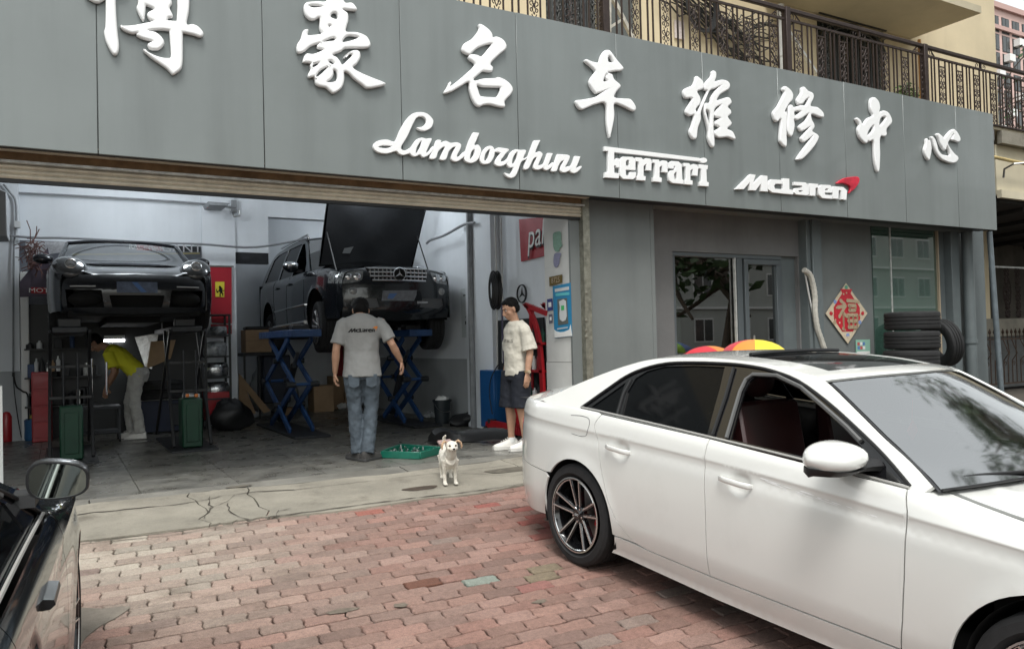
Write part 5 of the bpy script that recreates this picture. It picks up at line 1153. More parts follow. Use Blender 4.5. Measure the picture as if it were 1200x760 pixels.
# wheel
def wheel(parent, M, R=.326, wd=.235, rr=.236, style='v', side=-1, dark=m_gb, face=m_alloy, caliper='red'):
    """wheel centred at M's origin, axle along local y; `side` = outward direction"""
    def T(b):
        b.v = [tuple(M @ Vector(v)) for v in b.v]; return b
    b = MB(); tyre_mesh(b, (0, 0, 0), (0, 1, 0), R, wd, rr-.004, 4); ty = T(b).build('tyre', m_rubber, parent, 30, local=True)
    so_ = side
    b = MB(); prof = [(rr, so_*wd*.46), (rr+.006, so_*wd*.49), (rr-.004, so_*wd*.50), (rr-.014, so_*wd*.44), (rr-.03, so_*wd*.30), (rr-.035, -so_*wd*.3), (rr, -so_*wd*.46)]
    b.lathe(prof, (0, 0, 0), (0, 1, 0), 40, caps=False); rim = T(b).build('rim', dark, ty, 40, local=True)
    b = MB(); b.lathe([(rr-.004, so_*wd*.505), (rr+.004, so_*wd*.50), (rr-.010, so_*wd*.475)], (0, 0, 0), (0, 1, 0), 48, caps=False); T(b).build('rim_lip', face, ty, 40, local=True)
    b = MB(); b.lathe([(.02, so_*.0), (.155, so_*.0), (.155, so_*-.02), (.02, so_*-.02)], (0, 0, 0), (0, 1, 0), 32); T(b).build('brake_disc', m_disc, ty, 40, local=True)
    if caliper:
        b = MB(); b.loft([[Vector((rad*math.cos(a), so_*y, rad*math.sin(a))) for rad, y in ((.11, .03), (.175, .03), (.175, -.04), (.11, -.04))] for a in [math.radians(q) for q in (-28, -14, 0, 14, 28)]]); T(b).build('caliper', mat('red_caliper', (.5, .01, .02), .35), ty, 40, local=True)
    b = MB(); bf = MB(); yo = so_*wd*.40; n = 5
    for k in range(n):
        a0 = math.radians(90+k*360/n); sp = math.radians(11.5)
        for sg in (-1, 1):
            ai, ao = a0+sg*math.radians(22), a0+sg*sp
            pi_, po_ = Vector((.042*math.cos(ai), yo+so_*-.018, .042*math.sin(ai))), Vector(((rr-.008)*math.cos(ao), yo+so_*.016, (rr-.008)*math.sin(ao)))
            if style == 'v':
                b.bar(pi_-Vector((0, so_*.014, 0)), po_-Vector((0, so_*.014, 0)), .026, .030, (0, 1, 0)); bf.bar(pi_+Vector((0, so_*.004, 0)), po_+Vector((0, so_*.004, 0)), .008, .006, (0, 1, 0))
                if sg == 1:
                    p2 = Vector(((rr-.008)*math.cos(a0+sp+.33), yo+so_*.016, (rr-.008)*math.sin(a0+sp+.33))); 
            else:
                b.bar(pi_, po_, .030, .03, (0, 1, 0)); bf.bar(pi_+Vector((0, so_*.014, 0)), po_+Vector((0, so_*.014, 0)), .026, .006, (0, 1, 0))
        if style == 'v':
            pts = [Vector(((rr-.012)*math.cos(a0+t), yo+so_*.018, (rr-.012)*math.sin(a0+t))) for t in [sp+(math.radians(72)-2*sp)*q/8 for q in range(9)]]
            bf.tube(pts, .0045, 4)
            b.add([Vector((.04*math.cos(a0-.1), yo-so_*.012, .04*math.sin(a0-.1))), Vector((.04*math.cos(a0+.1), yo-so_*.012, .04*math.sin(a0+.1))), Vector(((rr-.01)*math.cos(a0+sp), yo+so_*.002, (rr-.01)*math.sin(a0+sp))), Vector(((rr-.01)*math.cos(a0-sp), yo+so_*.002, (rr-.01)*math.sin(a0-sp)))], [(0, 1, 2, 3)]) if False else None
    T(b).build('spoke', dark if style == 'v' else face, ty, 40, local=True, bevel=.002); T(bf).build('spoke_face', face, ty, 40, local=True)
    b = MB(); b.lathe([(.001, yo+so_*.004), (.030, yo+so_*.004), (.036, yo-so_*.004), (.060, yo-so_*.012), (.062, yo-so_*.04), (.001, yo-so_*.05)], (0, 0, 0), (0, 1, 0), 24); T(b).build('hub', dark, ty, 40, local=True)
    b = MB(); 
    for k in range(4): b.tube([(( -.0135+.009*k)+.006*math.cos(t), yo+so_*.006, .006*math.sin(t)) for t in [i*math.pi/5 for i in range(11)]], .0009, 4)
    if style == 'v': T(b).build('hub_badge', face, ty, 40, local=True)
    b = MB()
    for k in range(5): a = math.radians(54+72*k); b.cyl((.045*math.cos(a), yo-so_*.008, .045*math.sin(a)), (.045*math.cos(a), yo-so_*.002, .045*math.sin(a)), .007, n=6)
    T(b).build('wheel_bolt', m_chrome, ty, 40, local=True)
    return ty
for wx in (.02, 2.808):
    for s in (-1, 1): wheel(sedan, Matrix.Translation((wx, s*(.9-.1175), .326)) @ Matrix.Rotation(math.radians(-2 if wx < 1 else 20), 4, 'Y'), side=s)
    b = MB(); 
    for s in (-1, 1):
        b = MB(); b.loft([[Vector((wx+.03+r*math.cos(math.radians(a)), y, .335+r*math.sin(math.radians(a)))) for a in range(-20, 201, 10)] for y, r in ((s*.55, .375), (s*.885, .375))], False, False)
        b.build('arch_liner', m_gap, sedan, 60, local=True)
    MB().box(wx-.4, wx+.4, -.55, .55, .2, .72).build('underbody', m_gap, sedan, 0, local=True)
MB().box(-.72, 3.4, -.70, .70, .20, .30).build('underbody', m_gap, sedan, 0, local=True)
# cabin
b = MB(); b.box(.1, 2.2, -.78, .78, .3, .34); b.build('cabin_floor', m_in, sedan, 0, local=True)
MB().loft([[(2.20, y, .92), (2.1, y, .94), (1.98, y, .93), (1.88, y, .88), (1.9, y, .6), (2.3, y, .5)] for y in (-.70, -.3, .3, .70)]).build('dashboard', m_in, sedan, 60, local=True)
def seat(x, y, w_=.5, back=.66):
    b = MB(); b.loft([[(x-.05, yy, .42), (x+.45, yy, .46), (x+.48, yy, .56), (x+.05, yy, .54)] for yy in (y-w_/2, y-w_/2+.04, y+w_/2-.04, y+w_/2)]); b.build('seat_cushion', m_seat, sedan, 50, local=True, bevel=.02)
    b = MB(); b.loft([[(x+.04+d, yy, .5), (x-.14+d, yy, .5+back*.5), (x-.22+d, yy, .5+back), (x-.30+d, yy, .5+back*.98), (x-.22, yy, .5+back*.5), (x-.08, yy, .45)] for yy, d in ((y-w_/2, .05), (y-w_/2+.06, .02), (y, .0), (y+w_/2-.06, .02), (y+w_/2, .05))]); b.build('seat_back', m_seat, sedan, 50, local=True, bevel=.02)
    MB().ell((x-.26, y, .5+back+.10), (.05, .13, .09), 12, 8).build('headrest', m_seat, sedan, 60, local=True)
seat(1.28, -.37); seat(1.28, .37); seat(.35, -.37, .6, .58); seat(.35, .3, .6, .58)
b = MB(); R3 = Matrix.Rotation(math.radians(-62), 3, 'Y')
b.tube([Vector((1.78, .37, .92))+R3 @ Vector((.19*math.cos(a), .19*math.sin(a), 0)) for a in [i*math.pi/12 for i in range(25)]], .015, 8, caps=False)
b.build('steering_wheel', m_in, sedan, 60, local=True)
MB().ell((1.78, .37, .92), (.05, .08, .05)).build('steering_boss', m_in, sedan, 60, local=True)
MB().box(1.66, 1.69, -.12, .12, 1.22, 1.28).build('rear_view_mirror', m_in, sedan, 0, local=True, bevel=.01)
MB().cyl((1.71, 0, 1.22), (1.71, 0, 1.10), .003, n=5).prism([(1.71, 0, 1.11), (1.71, .045, 1.06), (1.71, 0, 1.01), (1.71, -.045, 1.06)], (.01, 0, 0)).build('hanging_charm', mat('charm_red', (.5, .03, .03), .5), sedan, 0, local=True)
MB().loft([[(.0, y, .95), (-.45, y, .97), (-.45, y, .9), (.0, y, .88)] for y in (-.7, .7)]).build('parcel_shelf', m_in, sedan, 0, local=True)
# ------------------------------------------------------------------ dark car at the left edge, nose to the shop
m_bp = mat('black_car_paint', (.010, .012, .014), .16, coat=1.0, spec=.6)
mtx = car_matrix(-.165-.905*math.cos(math.radians(4.6)), 1.16, math.radians(4.6), SLOPE)
blk = thing('black_car', 'shiny black car parked nose-in at the left edge, its door mirror sticking out', 'car', mtx=mtx)
swap = {'white_car_paint': m_bp}
def copy_part(o, parent):
    c = o.copy(); COL.objects.link(c); c.parent = parent; MW[c.name] = wm(parent)
    for i, sl_ in enumerate(c.material_slots):
        mn = sl_.material.name if sl_.material else None
        if mn in swap: sl_.link = 'OBJECT'; sl_.material = swap[mn]
    for ch in [k for k in bpy.data.objects if k.parent == o]: copy_part(ch, c)
    return c
SKIP = ('door_mirror', 'mirror_arm', 'scratches', 'seat', 'hanging', 'sunroof', 'fuel_flap', 'steering', 'tail_lamp', 'dashboard', 'door_handle', 'rear_view')
for ch in [k for k in bpy.data.objects if k.parent == sedan]:
    if any(ch.name.startswith(q) for q in SKIP): continue
    copy_part(ch, blk)
panel('front_window', ghmap(-1, -.012), fw, [], g_tint, blk, h=.08, skirt=0)
m_shell = mat('black_shell', (.010, .010, .011), .38, coat=.25)
m_mir = mat('mirror_glass', (.62, .70, .67), .03, 1.0)
def rr_shape(w, h, n=28, sq=.7, skew=0):
    out = []
    for i in range(n):
        a = 2*math.pi*i/n; c, s = math.cos(a), math.sin(a); u = abs(c)**sq*(1 if c > 0 else -1); v = abs(s)**sq*(1 if s > 0 else -1)
        out.append((u*w*(1-.0*v), v*h*(1-.22*u)-.012*u*(v < 0)))
    return out
mc = Vector((2.11, -.90, 1.110))
b = MB(); sh = rr_shape(.094, .064)
b.loft([[Vector((mc.x+dx, mc.y-u*k, mc.z+v*k)) for u, v in sh] for dx, k in ((-.045, .93), (-.048, .98), (-.040, 1.0), (.02, .97), (.07, .80), (.10, .45), (.108, .1))], True)
dm_ = b.build('door_mirror', m_shell, blk, 50, local=True)
b = MB(); b.loft([[Vector((mc.x-.0485-e, mc.y-u*k, mc.z+v*k)) for u, v in sh] for e, k in ((0, .975), (.004, .97), (.004, .89), (-.006, .87))], False); b.build('mirror_frame', m_sat, dm_, 40, local=True)
MB().add([Vector((mc.x-.049+.0, mc.y-u*.885, mc.z+v*.885)) for u, v in sh], [tuple(range(len(sh)))]).build('mirror_glass', m_mir, dm_, 0, local=True)
b = MB(); b.loft([[Vector((x, y, z)) for x, z in ((2.05, 1.03), (2.16, 1.025), (2.18, 1.06), (2.13, 1.075), (2.06, 1.07))] for y in (-.76, -.80, -.82, -.835)]); b.build('mirror_arm', m_sat, dm_, 60, local=True)
# deeper handle cup, seen end-on
b = MB(); b.loft([[Vector((x, -(fS(1.6, .82)+d)+.0, .872+z)) for d, z in ((-.02, -.019), (.014, -.016), (.027, -.004), (.023, .010), (-.02, .017))] for x in (1.57, 1.585, 1.715, 1.73)]); b.build('door_handle', m_shell, blk, 60, local=True)
# ------------------------------------------------------------------ generic shape for the two lifted cars
class Shape:
    def __init__(s, W, zb, rail, lean, zref, cr, hoodz, arches):
        s.W, s.zb = interp(*W), interp(*zb); s.rl = catmull(rail, 3, False); s.lean, s.zref, s.cr = lean, zref, cr; s.hoodz = hoodz; s.arches = arches
    def S(s, x, z):
        zb = s.zb(x); z = min(z, zb); zr = .62*zb; k = 1-.05*(abs(z-zr)/zr)**2.2-.05*max(0, (z-(zb-.09))/.09)**2
        y = s.W(x)*k
        for cx, cz, r in s.arches:
            d = math.hypot(x-cx, z-cz)-r
            if d < .10: y += .016*(1-max(d, 0)/.10)**2
        return y
    def body(s, sd): return lambda x, z: Vector((x, sd*s.S(x, z), z))
    def GY(s, x, z): return s.S(1.2, s.zb(1.2))-.015-s.lean*(z-s.zref)-.08*(z-s.zref)**2
    def gh(s, sd, off=0): return lambda x, z: Vector((x, sd*(s.GY(x, z)+off), z))
    def top(s, bow, crown):
        rl = s.rl; cum = [0]
        for a, b in zip(rl[:-1], rl[1:]): cum.append(cum[-1]+math.hypot(b[0]-a[0], b[1]-a[1]))
        fx, fz = interp(cum, [p[0] for p in rl]), interp(cum, [p[1] for p in rl]); L = cum[-1]
        def f(l, v):
            x, z = fx(l), fz(l); u = abs(v); return Vector((x+bow(l/L)*(1-u*u), s.GY(x, z)*v, z+crown*(1-u**2.4)))
        def lat(xq): return cum[min(range(len(rl)), key=lambda k: abs(rl[k][0]-xq))]
        return f, L, lat
    def deck(s, x, y):
        zb = s.zb(x); yb = s.S(x, zb); return Vector((x, y, s.hoodz(x, min(abs(y)/yb, 1), zb)))
m_suv = mat('dark_blue_black_paint', (.008, .010, .013), .2, coat=.8, spec=.5)
m_lampg = mat('lamp_lens', (.35, .36, .36), .08, .2, coat=1.0, var=.5, vs=40)
m_grey = mat('grey_plastic', (.10, .105, .11), .5)
# --- off-roader on the scissor lift
su = Shape(([-.99, -.85, -.4, 0, 2.9, 3.3, 3.58, 3.70], [.82, .92, .955, .965, .965, .935, .87, .80]),
           ([-.99, 0, 1.5, 2.35, 2.7, 3.2, 3.5, 3.70], [1.16, 1.14, 1.10, 1.09, 1.085, 1.06, 1.01, .93]),
           [(-.96, 1.16), (-.90, 1.45), (-.70, 1.70), (-.2, 1.755), (.5, 1.775), (1.2, 1.755), (1.50, 1.70), (1.85, 1.49), (2.15, 1.28), (2.42, 1.09)], .32, 1.1, 0,
           lambda x, u, zb: zb+.05*(1-u**2.4), ((0, .38, .42), (2.915, .38, .42)))
M_U = Matrix.Translation((4.19, 14.24, 1.20)) @ Matrix.Rotation(math.radians(-90), 4, 'Z') @ Matrix.Rotation(math.radians(-.9), 4, 'Y')
suv = thing('black_off_roader', 'black off-roader raised on the blue scissor lift with its bonnet wide open', 'car', mtx=M_U)
ar = lambda cx, r=.42, cz=.38, a0=2, a1=178, n=18: [(cx+r*math.cos(math.radians(a0+(a1-a0)*i/n)), cz+r*math.sin(math.radians(a0+(a1-a0)*i/n))) for i in range(n+1)]
for s in (-1, 1):
    o_ = [(-.97, .40), (-.97, 1.15)]+[(x, su.zb(x)) for x in (-.6, 0, .6, 1.2, 1.8, 2.35, 2.7, 3.0, 3.3, 3.5, 3.68)]+[(3.70, .5), (3.62, .33), (3.33, .34)]+ar(2.915)+[(2.46, .30), (.46, .30)]+ar(0)+[(-.46, .38)]
    panel('body_side', su.body(s), o_, [], m_suv, suv, h=.07)
    wins = [[(1.32, 1.13), (1.30, 1.66), (1.45, 1.655), (1.75, 1.47), (2.02, 1.27), (2.12, 1.12)], [(.42, 1.15), (.38, 1.69), (1.23, 1.68), (1.25, 1.135)], [(-.72, 1.2), (-.62, 1.62), (-.35, 1.68), (.27, 1.69), (.33, 1.155)]]
    panel('side_frame', su.gh(s), [p for p in su.rl]+[(2.0, 1.085), (0, 1.12)], wins, m_suv, suv, h=.08)
    for i, w_ in enumerate(wins):
        if i == 0 and s == -1: continue
        panel('side_window', su.gh(s, -.012), w_, [], g_tint, suv, h=.12, skirt=0)
    for ln in ([(1.27, .34), (1.29, 1.11)], [(2.33, .36), (2.30, 1.08)], [(.50, .45), (.40, .80), (.36, 1.13)]):
        MB().tube([Vector((x, s*(su.S(x, z)+.0005), z)) for x, z in catmull(ln, 5, False)], .004, 4).build('door_gap', m_gap, suv, local=True)
    MB().tube([Vector((x, s*(su.S(x, .60)+.006), .60)) for x in [.5+1.9*i/12 for i in range(13)]], .014, 6).build('rub_strip', m_chrome, suv, local=True)
    MB().tube([Vector((x, s*(su.S(x, .34)+.02), .335)) for x in [.47+2.0*i/12 for i in range(13)]], .03, 8).build('running_board', m_alloy, suv, local=True)
    for hx in (.62, 1.45): MB().loft([[Vector((hx+dx, s*(su.S(hx, .98)+e), .98+dz)) for e, dz in ((0, -.015), (.035, -.012), (.035, .012), (0, .015))] for dx in (-.1, .1)]).build('door_handle', m_suv, suv, 50, local=True, bevel=.006)
    b = MB(); b.ell((2.02, s*1.07, 1.20), (.09, .13, .085), 16, 10); mmr = b.build('door_mirror', m_suv, suv, 60, local=True)
    MB().ell((2.03, s*1.07, 1.225), (.092, .128, .062), 16, 10).build('mirror_cap', m_chrome, mmr, 60, local=True); MB().box(1.98, 2.06, min(s*.90, s*.98), max(s*.90, s*.98), 1.12, 1.16).build('mirror_arm', m_sat, mmr, 0, local=True)
    # roof rail
    MB().tube([Vector((x, s*(su.GY(x, 1.76)+.0), 1.80)) for x in (-.3, .2, .8, 1.2, 1.45)]+[Vector((1.55, s*su.GY(1.5, 1.7), 1.72))], .016, 6).build('roof_rail', m_alloy, suv, local=True)
    panel('headlamp_side', su.body(s), [(3.40, .83), (3.42, 1.0), (3.68, .95), (3.69, .80)], [], m_lampg, suv, h=.05, skirt=.003)
    # wheels and arches
    for wx in (0, 2.915):
        wheel(suv, Matrix.Translation((wx, s*.83, .24 if wx > 1 else .22)) @ (Matrix.Rotation(math.radians(-6), 4, 'Z') if wx > 1 else Matrix.Identity(4)), R=.37, wd=.255, rr=.245, style='u', side=s, dark=m_sat, face=m_alloy, caliper=None)
        MB().loft([[Vector((wx+r*math.cos(math.radians(a)), y, .38+r*math.sin(math.radians(a)))) for a in range(-10, 191, 10)] for y, r in ((s*.50, .425), (s*.93, .425))], False, False).build('arch_liner', m_gap, suv, 60, local=True)
tmu, LU, latu = su.top(lambda q: -.05+.30*q**2, .05)
ru, wu = latu(-.90), latu(1.50)
panel('roof', tmu, [(ru, -1), (wu, -1), (wu, 1), (ru, 1)], [], m_suv, suv, h=.1, out=up)
panel('tailgate', tmu, [(.01, -1), (ru, -1), (ru, 1), (.01, 1)], [], m_suv, suv, h=.12, out=Vector((-1, 0, .3)))
panel('windscreen', lambda a, b: tmu(a, b)-Vector((0, 0, .005)), [(wu+.02, -.97), (LU-.01, -.97), (LU-.01, .97), (wu+.02, .97)], [], glass('pale_screen', (.85, .95, .95), .38, .4, .03), suv, h=.1, skirt=0, out=up)
MB().box(-.98, -.94, -.9, .9, .35, 1.16).box(-.7, 2.6, -.9, .9, .27, .33).box(-.5, 2.3, -.5, .5, .15, .27).box(.6, 2.2, -.85, .85, .33, .5).build('underbody', m_gap, suv, 0, local=True)
# engine bay with raised bonnet
MB().box(2.5, 3.55, -.75, .75, .55, .98).build('engine_bay', m_gap, suv, 0, local=True)
b = MB(); rg = random.Random(1)
for i in range(12): cx, cy = rg.uniform(2.6, 3.4), rg.uniform(-.6, .6); b.box(cx-.1, cx+.1, cy-.12, cy+.12, .98, .98+rg.uniform(.01, .06))
b.build('engine_cover', m_sat, suv, 0, local=True, bevel=.01)
def fnt(y, z, W=.80):   # front face
    zz = [.30, .45, .62, .80, .95, 1.06]; xx = [3.68, 3.775, 3.79, 3.785, 3.75, 3.66]
    return Vector((interp(zz, xx)(z)-.10*(abs(y)/W)**3.2, y, z))
panel('bonnet_lip', su.deck, [(3.50, -.80), (3.66, -.78), (3.72, 0), (3.66, .78), (3.50, .80), (3.52, 0)], [], m_suv, suv, h=.06, out=up)
ffo = [(-.80, .33), (-.80, .93), (-.62, 1.0), (-.3, 1.055), (.3, 1.055), (.62, 1.0), (.80, .93), (.80, .33), (0, .28)]
gr = [(-.47, 1.035), (-.40, .84), (-.33, .825), (.33, .825), (.40, .84), (.47, 1.035)]
hl = lambda s: [(s*.50, 1.0), (s*.53, .86), (s*.60, .82), (s*.79, .80), (s*.79, .92), (s*.72, .97)]
vent = lambda s: [(s*.34, .60), (s*.30, .47), (s*.62, .45), (s*.70, .50), (s*.68, .60)]
panel('front_bumper', lambda y, z: fnt(y, z), ffo, [gr, hl(1), hl(-1), vent(1), vent(-1)], m_suv, suv, h=.06, out=Vector((1, 0, 0)))
for s in (-1, 1):
    h_ = panel('headlamp', lambda y, z: fnt(y, z)-Vector((.012, 0, 0)), hl(s), [], m_lampg, suv, h=.06, skirt=0, out=Vector((1, 0, 0)))
    for yy, r in ((.60, .055), (.71, .05)): MB().lathe([(r, 0), (r*.95, .02), (r*.6, .028), (.001, .03)], fnt(s*yy, .90)-Vector((.02, 0, 0)), (1, 0, 0), 16).build('reflector', m_chrome, h_, 50, local=True)
    panel('vent', lambda y, z: fnt(y, z)-Vector((.02, 0, 0)), vent(s), [], m_grey, suv, h=.1, skirt=0, out=Vector((1, 0, 0)))
    MB().lathe([(.055, 0), (.052, .02), (.03, .03), (.001, .032)], fnt(s*.66, .70)-Vector((.012, 0, 0)), (1, 0, 0), 16).build('fog_lamp', m_lampg, suv, 50, local=True)
MB().box(3.60, 3.70, -.46, .46, .82, 1.02).build('grille_backing', m_gap, suv, 0, local=True)
for k in range(4):
    z = 1.02-.058*k; hw_ = .455-.018*k
    MB().tube([fnt(-hw_+2*hw_*i/12, z)+Vector((.004, 0, 0)) for i in range(13)], .015, 6).build('grille_bar', m_alloy, suv, 50, local=True)
for k in range(15): 
    y = -.42+.06*k; MB().box(3.70, 3.765-.08*(abs(y)/.8)**3, y-.005, y+.005, .845, 1.01).build('grille_rib', m_alloy, suv, 0, local=True)
b = MB(); c = fnt(0, .935)+Vector((.035, 0, 0)); b.lathe([(.088, -.02), (.098, 0), (.088, .012), (.080, .004), (.080, -.02)], c, (1, 0, 0), 28); star = b.build('badge_ring', m_chrome, suv, 50, local=True)
MB().lathe([(.078, -.012), (.078, -.004), (.001, -.004)], c, (1, 0, 0), 28).build('badge_field', m_gap, star, 50, local=True)
b = MB()
for k in range(3):
    a = math.radians(90+120*k); d = Vector((0, math.cos(a), math.sin(a))); e = Vector((0, -math.sin(a), math.cos(a)))
    b.add([c+d*.084, c+e*.014, c-e*.014, c+Vector((.010, 0, 0))], [(0, 1, 3), (0, 3, 2), (1, 2, 3)])
b.build('badge_star', m_chrome, star, 0, local=True)
MB().prism([fnt(y, z)+Vector((.004, 0, 0)) for y, z in ((-.26, .70), (-.28, .56), (.20, .56), (.24, .64), (.25, .71))], (.012, 0, 0)).build('number_plate_cover', mat('grey_cloth_cover', (.20, .21, .23), .7, var=.3, vs=20), suv, 0, local=True)
MB().prism([fnt(y, z)+Vector((.018, 0, 0)) for y, z in ((-.12, .585), (-.05, .665), (-.17, .66), (-.2, .59))], (.003, 0, 0)).build('plate_stripe', mat('plate_blue', (.08, .16, .36), .5), suv, 0, local=True)
MB().prism([fnt(y, z)+Vector((.004, 0, 0)) for y, z in ((.25, .52), (.25, .555), (.42, .55), (.42, .53))], (.01, 0, 0)).build('skid_insert', m_alloy, suv, 0, local=True)
# raised bonnet: underside towards us
hing = Vector((2.40, 0, 1.19)); RB = Matrix.Rotation(math.radians(-66), 3, 'Y')
def bn(u, v, t=0):      # u along bonnet 0..1.15, v lateral
    zz = -.06*(abs(v)/.8)**2.4-.05*(u/1.15)**2*1.0; return hing+RB @ Vector((u, v*(1+.07*u)+.05*u, zz+t))
panel('bonnet', lambda u, v: bn(u, v, .02), [(0, -.76), (1.15, -.74), (1.22, 0), (1.15, .74), (0, .76)], [], m_suv, suv, h=.1, out=Vector((-1, 0, 0)))
panel('bonnet_liner', lambda u, v: bn(u, v, -.01+.012*math.cos(v*9)*math.cos(u*7)), [(.03, -.73), (1.12, -.71), (1.18, 0), (1.12, .71), (.03, .73)], [], mat('felt_liner', (.010, .011, .013), .75, bump=.3, bs=30), suv, h=.07, skirt=0, out=Vector((1, 0, 0)))
MB().tube([Vector((3.2, .72, 1.0)), bn(.55, .70, -.02)], .011, 6).build('gas_strut', m_sat, suv, local=True); MB().tube([Vector((3.2, -.72, 1.0)), bn(.55, -.70, -.02)], .011, 6).build('gas_strut', m_sat, suv, local=True)
b = MB(); b.add([bn(.22, -.42, -.03), bn(.22, -.30, -.03), bn(.33, -.26, -.03), bn(.30, -.40, -.03)], [(0, 1, 2, 3)]); b.build('warning_label', mat('foil_label', (.35, .36, .36), .3, .5), suv, 0, local=True)
# --- low sports car on the left lift
bx = Shape(([-.98, -.8, 0, 1.0, 2.475, 2.9, 3.15, 3.30], [.74, .86, .935, .90, .93, .92, .88, .80]),
           ([-.98, 0, 1.2, 2.0, 2.6, 3.0, 3.2, 3.30], [.80, .88, .84, .82, .80, .73, .66, .60]),
           [(.05, .93), (.25, .93), (.6, .92), (1.0, 1.16), (1.12, 1.20), (1.3, 1.12), (1.7, .90), (1.88, .82)], .35, .86, 0,
           lambda x, u, zb: (zb-.085+.02)+.085*math.exp(-((u-.84)/.2)**2)+.02*(1-u*u)-.0*x, ((0, .33, .36), (2.475, .33, .36)))
M_B = Matrix.Translation((.83, 13.85, 1.53)) @ Matrix.Rotation(math.radians(-90), 4, 'Z')
box = thing('black_sports_car', 'low black sports car raised on the green post lift, its round lamps facing out', 'car', mtx=M_B)
m_box = mat('deep_grey_paint', (.009, .010, .013), .22, coat=.7, spec=.4)
def fb(y, z, off=0.0):
    zz = [.12, .25, .40, .52, .62]; xx = [3.36, 3.42, 3.43, 3.40, 3.31]
    return Vector((interp(zz, xx)(z)-.15*(abs(y)/.80)**4+off, y, z))
for s in (-1, 1):
    o_ = [(-.96, .3), (-.96, .78)]+[(x, bx.zb(x)) for x in (-.5, 0, .6, 1.2, 1.8, 2.4, 2.8, 3.1, 3.28)]+[(3.30, .4), (3.28, .16), (2.85, .15)]+ar(2.475, .36, .33, -25, 178)+[(2.07, .14), (.40, .14)]+ar(0, .36, .33, -25, 205)+[(-.6, .2)]
    panel('body_side', bx.body(s), o_, [], m_box, box, h=.07)
    MB().tube([tp for tp in [Vector((x, s*bx.GY(x, z), z)) for x, z in ((1.86, .83), (1.62, .96), (1.3, 1.13), (1.12, 1.20))]], .028, 8).build('screen_pillar', m_box, box, local=True)
    b = MB(); b.ell((1.62, s*.99, .93), (.07, .12, .07), 16, 10); mmr = b.build('door_mirror', m_box, box, 60, local=True); MB().bar((1.65, s*.86, .87), (1.63, s*.96, .90), .05, .02).build('mirror_arm', m_sat, mmr, 0, local=True)
    b = MB(); b.ell((.42, s*.36, 1.00), (.07, .17, .14), 14, 10); b.build('head_rest', m_in, box, 60, local=True)
    MB().ell((.42, s*.36, .80), (.11, .24, .22), 14, 10).build('seat_back', m_in, box, 60, local=True)
    MB().tube([(.25, s*.2, .9), (.25, s*.2, 1.08), (.25, s*.3, 1.13), (.25, s*.45, 1.13), (.25, s*.54, 1.08), (.25, s*.54, .9)], .022, 8).build('roll_hoop', m_sat, box, 60, local=True)
    for wx in (0, 2.475):
        wheel(box, Matrix.Translation((wx, s*.80, .27)), R=.335, wd=.25, rr=.235, style='u', side=s, dark=m_sat, face=m_grey, caliper=None)
        MB().loft([[Vector((wx+.365*math.cos(math.radians(a)), y, .33+.365*math.sin(math.radians(a)))) for a in range(-10, 191, 10)] for y in (s*.5, s*.9)], False, False).build('arch_liner', m_gap, box, 60, local=True)
    # headlamp: upright oval glass on the wing
    def hmap(a, b_, s=s): 
        p = fb(s*(.60+.20*a), .56+.13*b_) 
        return Vector((3.30-.34*(.5+.5*b_)**1.1-.16*max(0, a)**1.6-.02, s*(.63+.17*a), .545+.155*(b_*.5+.5)-.02*a))
    hc = Vector((3.09, s*.70, .685)); HR = Matrix.Rotation(math.radians(28), 3, 'Y') @ Matrix.Rotation(math.radians(s*-14), 3, 'Z')
    MB().ell(hc, (.25, .185, .105), 22, 12, HR).build('headlamp', mat('smoked_lamp', (.06, .062, .066), .05, .2, coat=1.0), box, 60, local=True)
    pr = hc+Vector((.17, s*-.01, .035)); MB().lathe([(.064, -.03), (.064, 0), (.056, .006), (.050, -.008), (.036, -.004), (.001, .006)], pr, (1, 0, .35), 20).build('projector_ring', m_alloy, box, 50, local=True)
    MB().tube([fb(s*y, .445)+Vector((.012, 0, 0)) for y in (.44, .55, .66, .70)], .009, 6).build('light_strip', mat('lit_grey_strip', (.5, .5, .5), .2, .3), box, 50, local=True)
    MB().ell(fb(s*.55, .30, -.10), (.1, .18, .09), 12, 8).build('intake_duct', m_gap, box, 50, local=True)
tb, LB, latb = bx.top(lambda q: .10+.10*q, .03)
panel('windscreen', tb, [(latb(1.12), -.96), (LB-.01, -.96), (LB-.01, .96), (latb(1.12), .96)], [], glass('smoked_screen', (.85, .93, .93), .30, .35, .03), box, h=.1, skirt=0, out=up)
MB().tube([tb(latb(1.12), v)+Vector((0, 0, .006)) for v in [-1+2*i/14 for i in range(15)]], .026, 8).build('header_rail', m_box, box, local=True)
panel('bonnet', bx.deck, [(1.86+.12*(1-(y/.8)**2), y) for y in [-.84+.168*i for i in range(11)]]+[(2.6, .885), (3.0, .86), (3.16, .80), (3.27, .62), (3.31, 0), (3.27, -.62), (3.16, -.80), (3.0, -.86), (2.6, -.885)], [], m_box, box, h=.06, out=up)
panel('rear_deck', bx.deck, [(-.96, -.7), (.1, -.85), (.1, .85), (-.96, .7)], [], m_box, box, h=.12, out=up)
intk = lambda s: [(s*.38, .40), (s*.35, .20), (s*.73, .20), (s*.75, .41)]
panel('front_bumper', fb, [(-.80, .14), (-.81, .50), (-.76, .58), (0, .60), (.76, .58), (.81, .50), (.80, .14), (0, .12)], [intk(1), intk(-1), [(-.30, .34), (-.27, .20), (.27, .20), (.30, .34)]], m_box, box, h=.06, out=Vector((1, 0, 0)))
panel('nose_seam', bx.deck, [(3.24, -.66), (3.3, 0), (3.24, .66), (3.15, .60), (3.2, 0), (3.15, -.60)], [], m_box, box, h=.06, out=up)
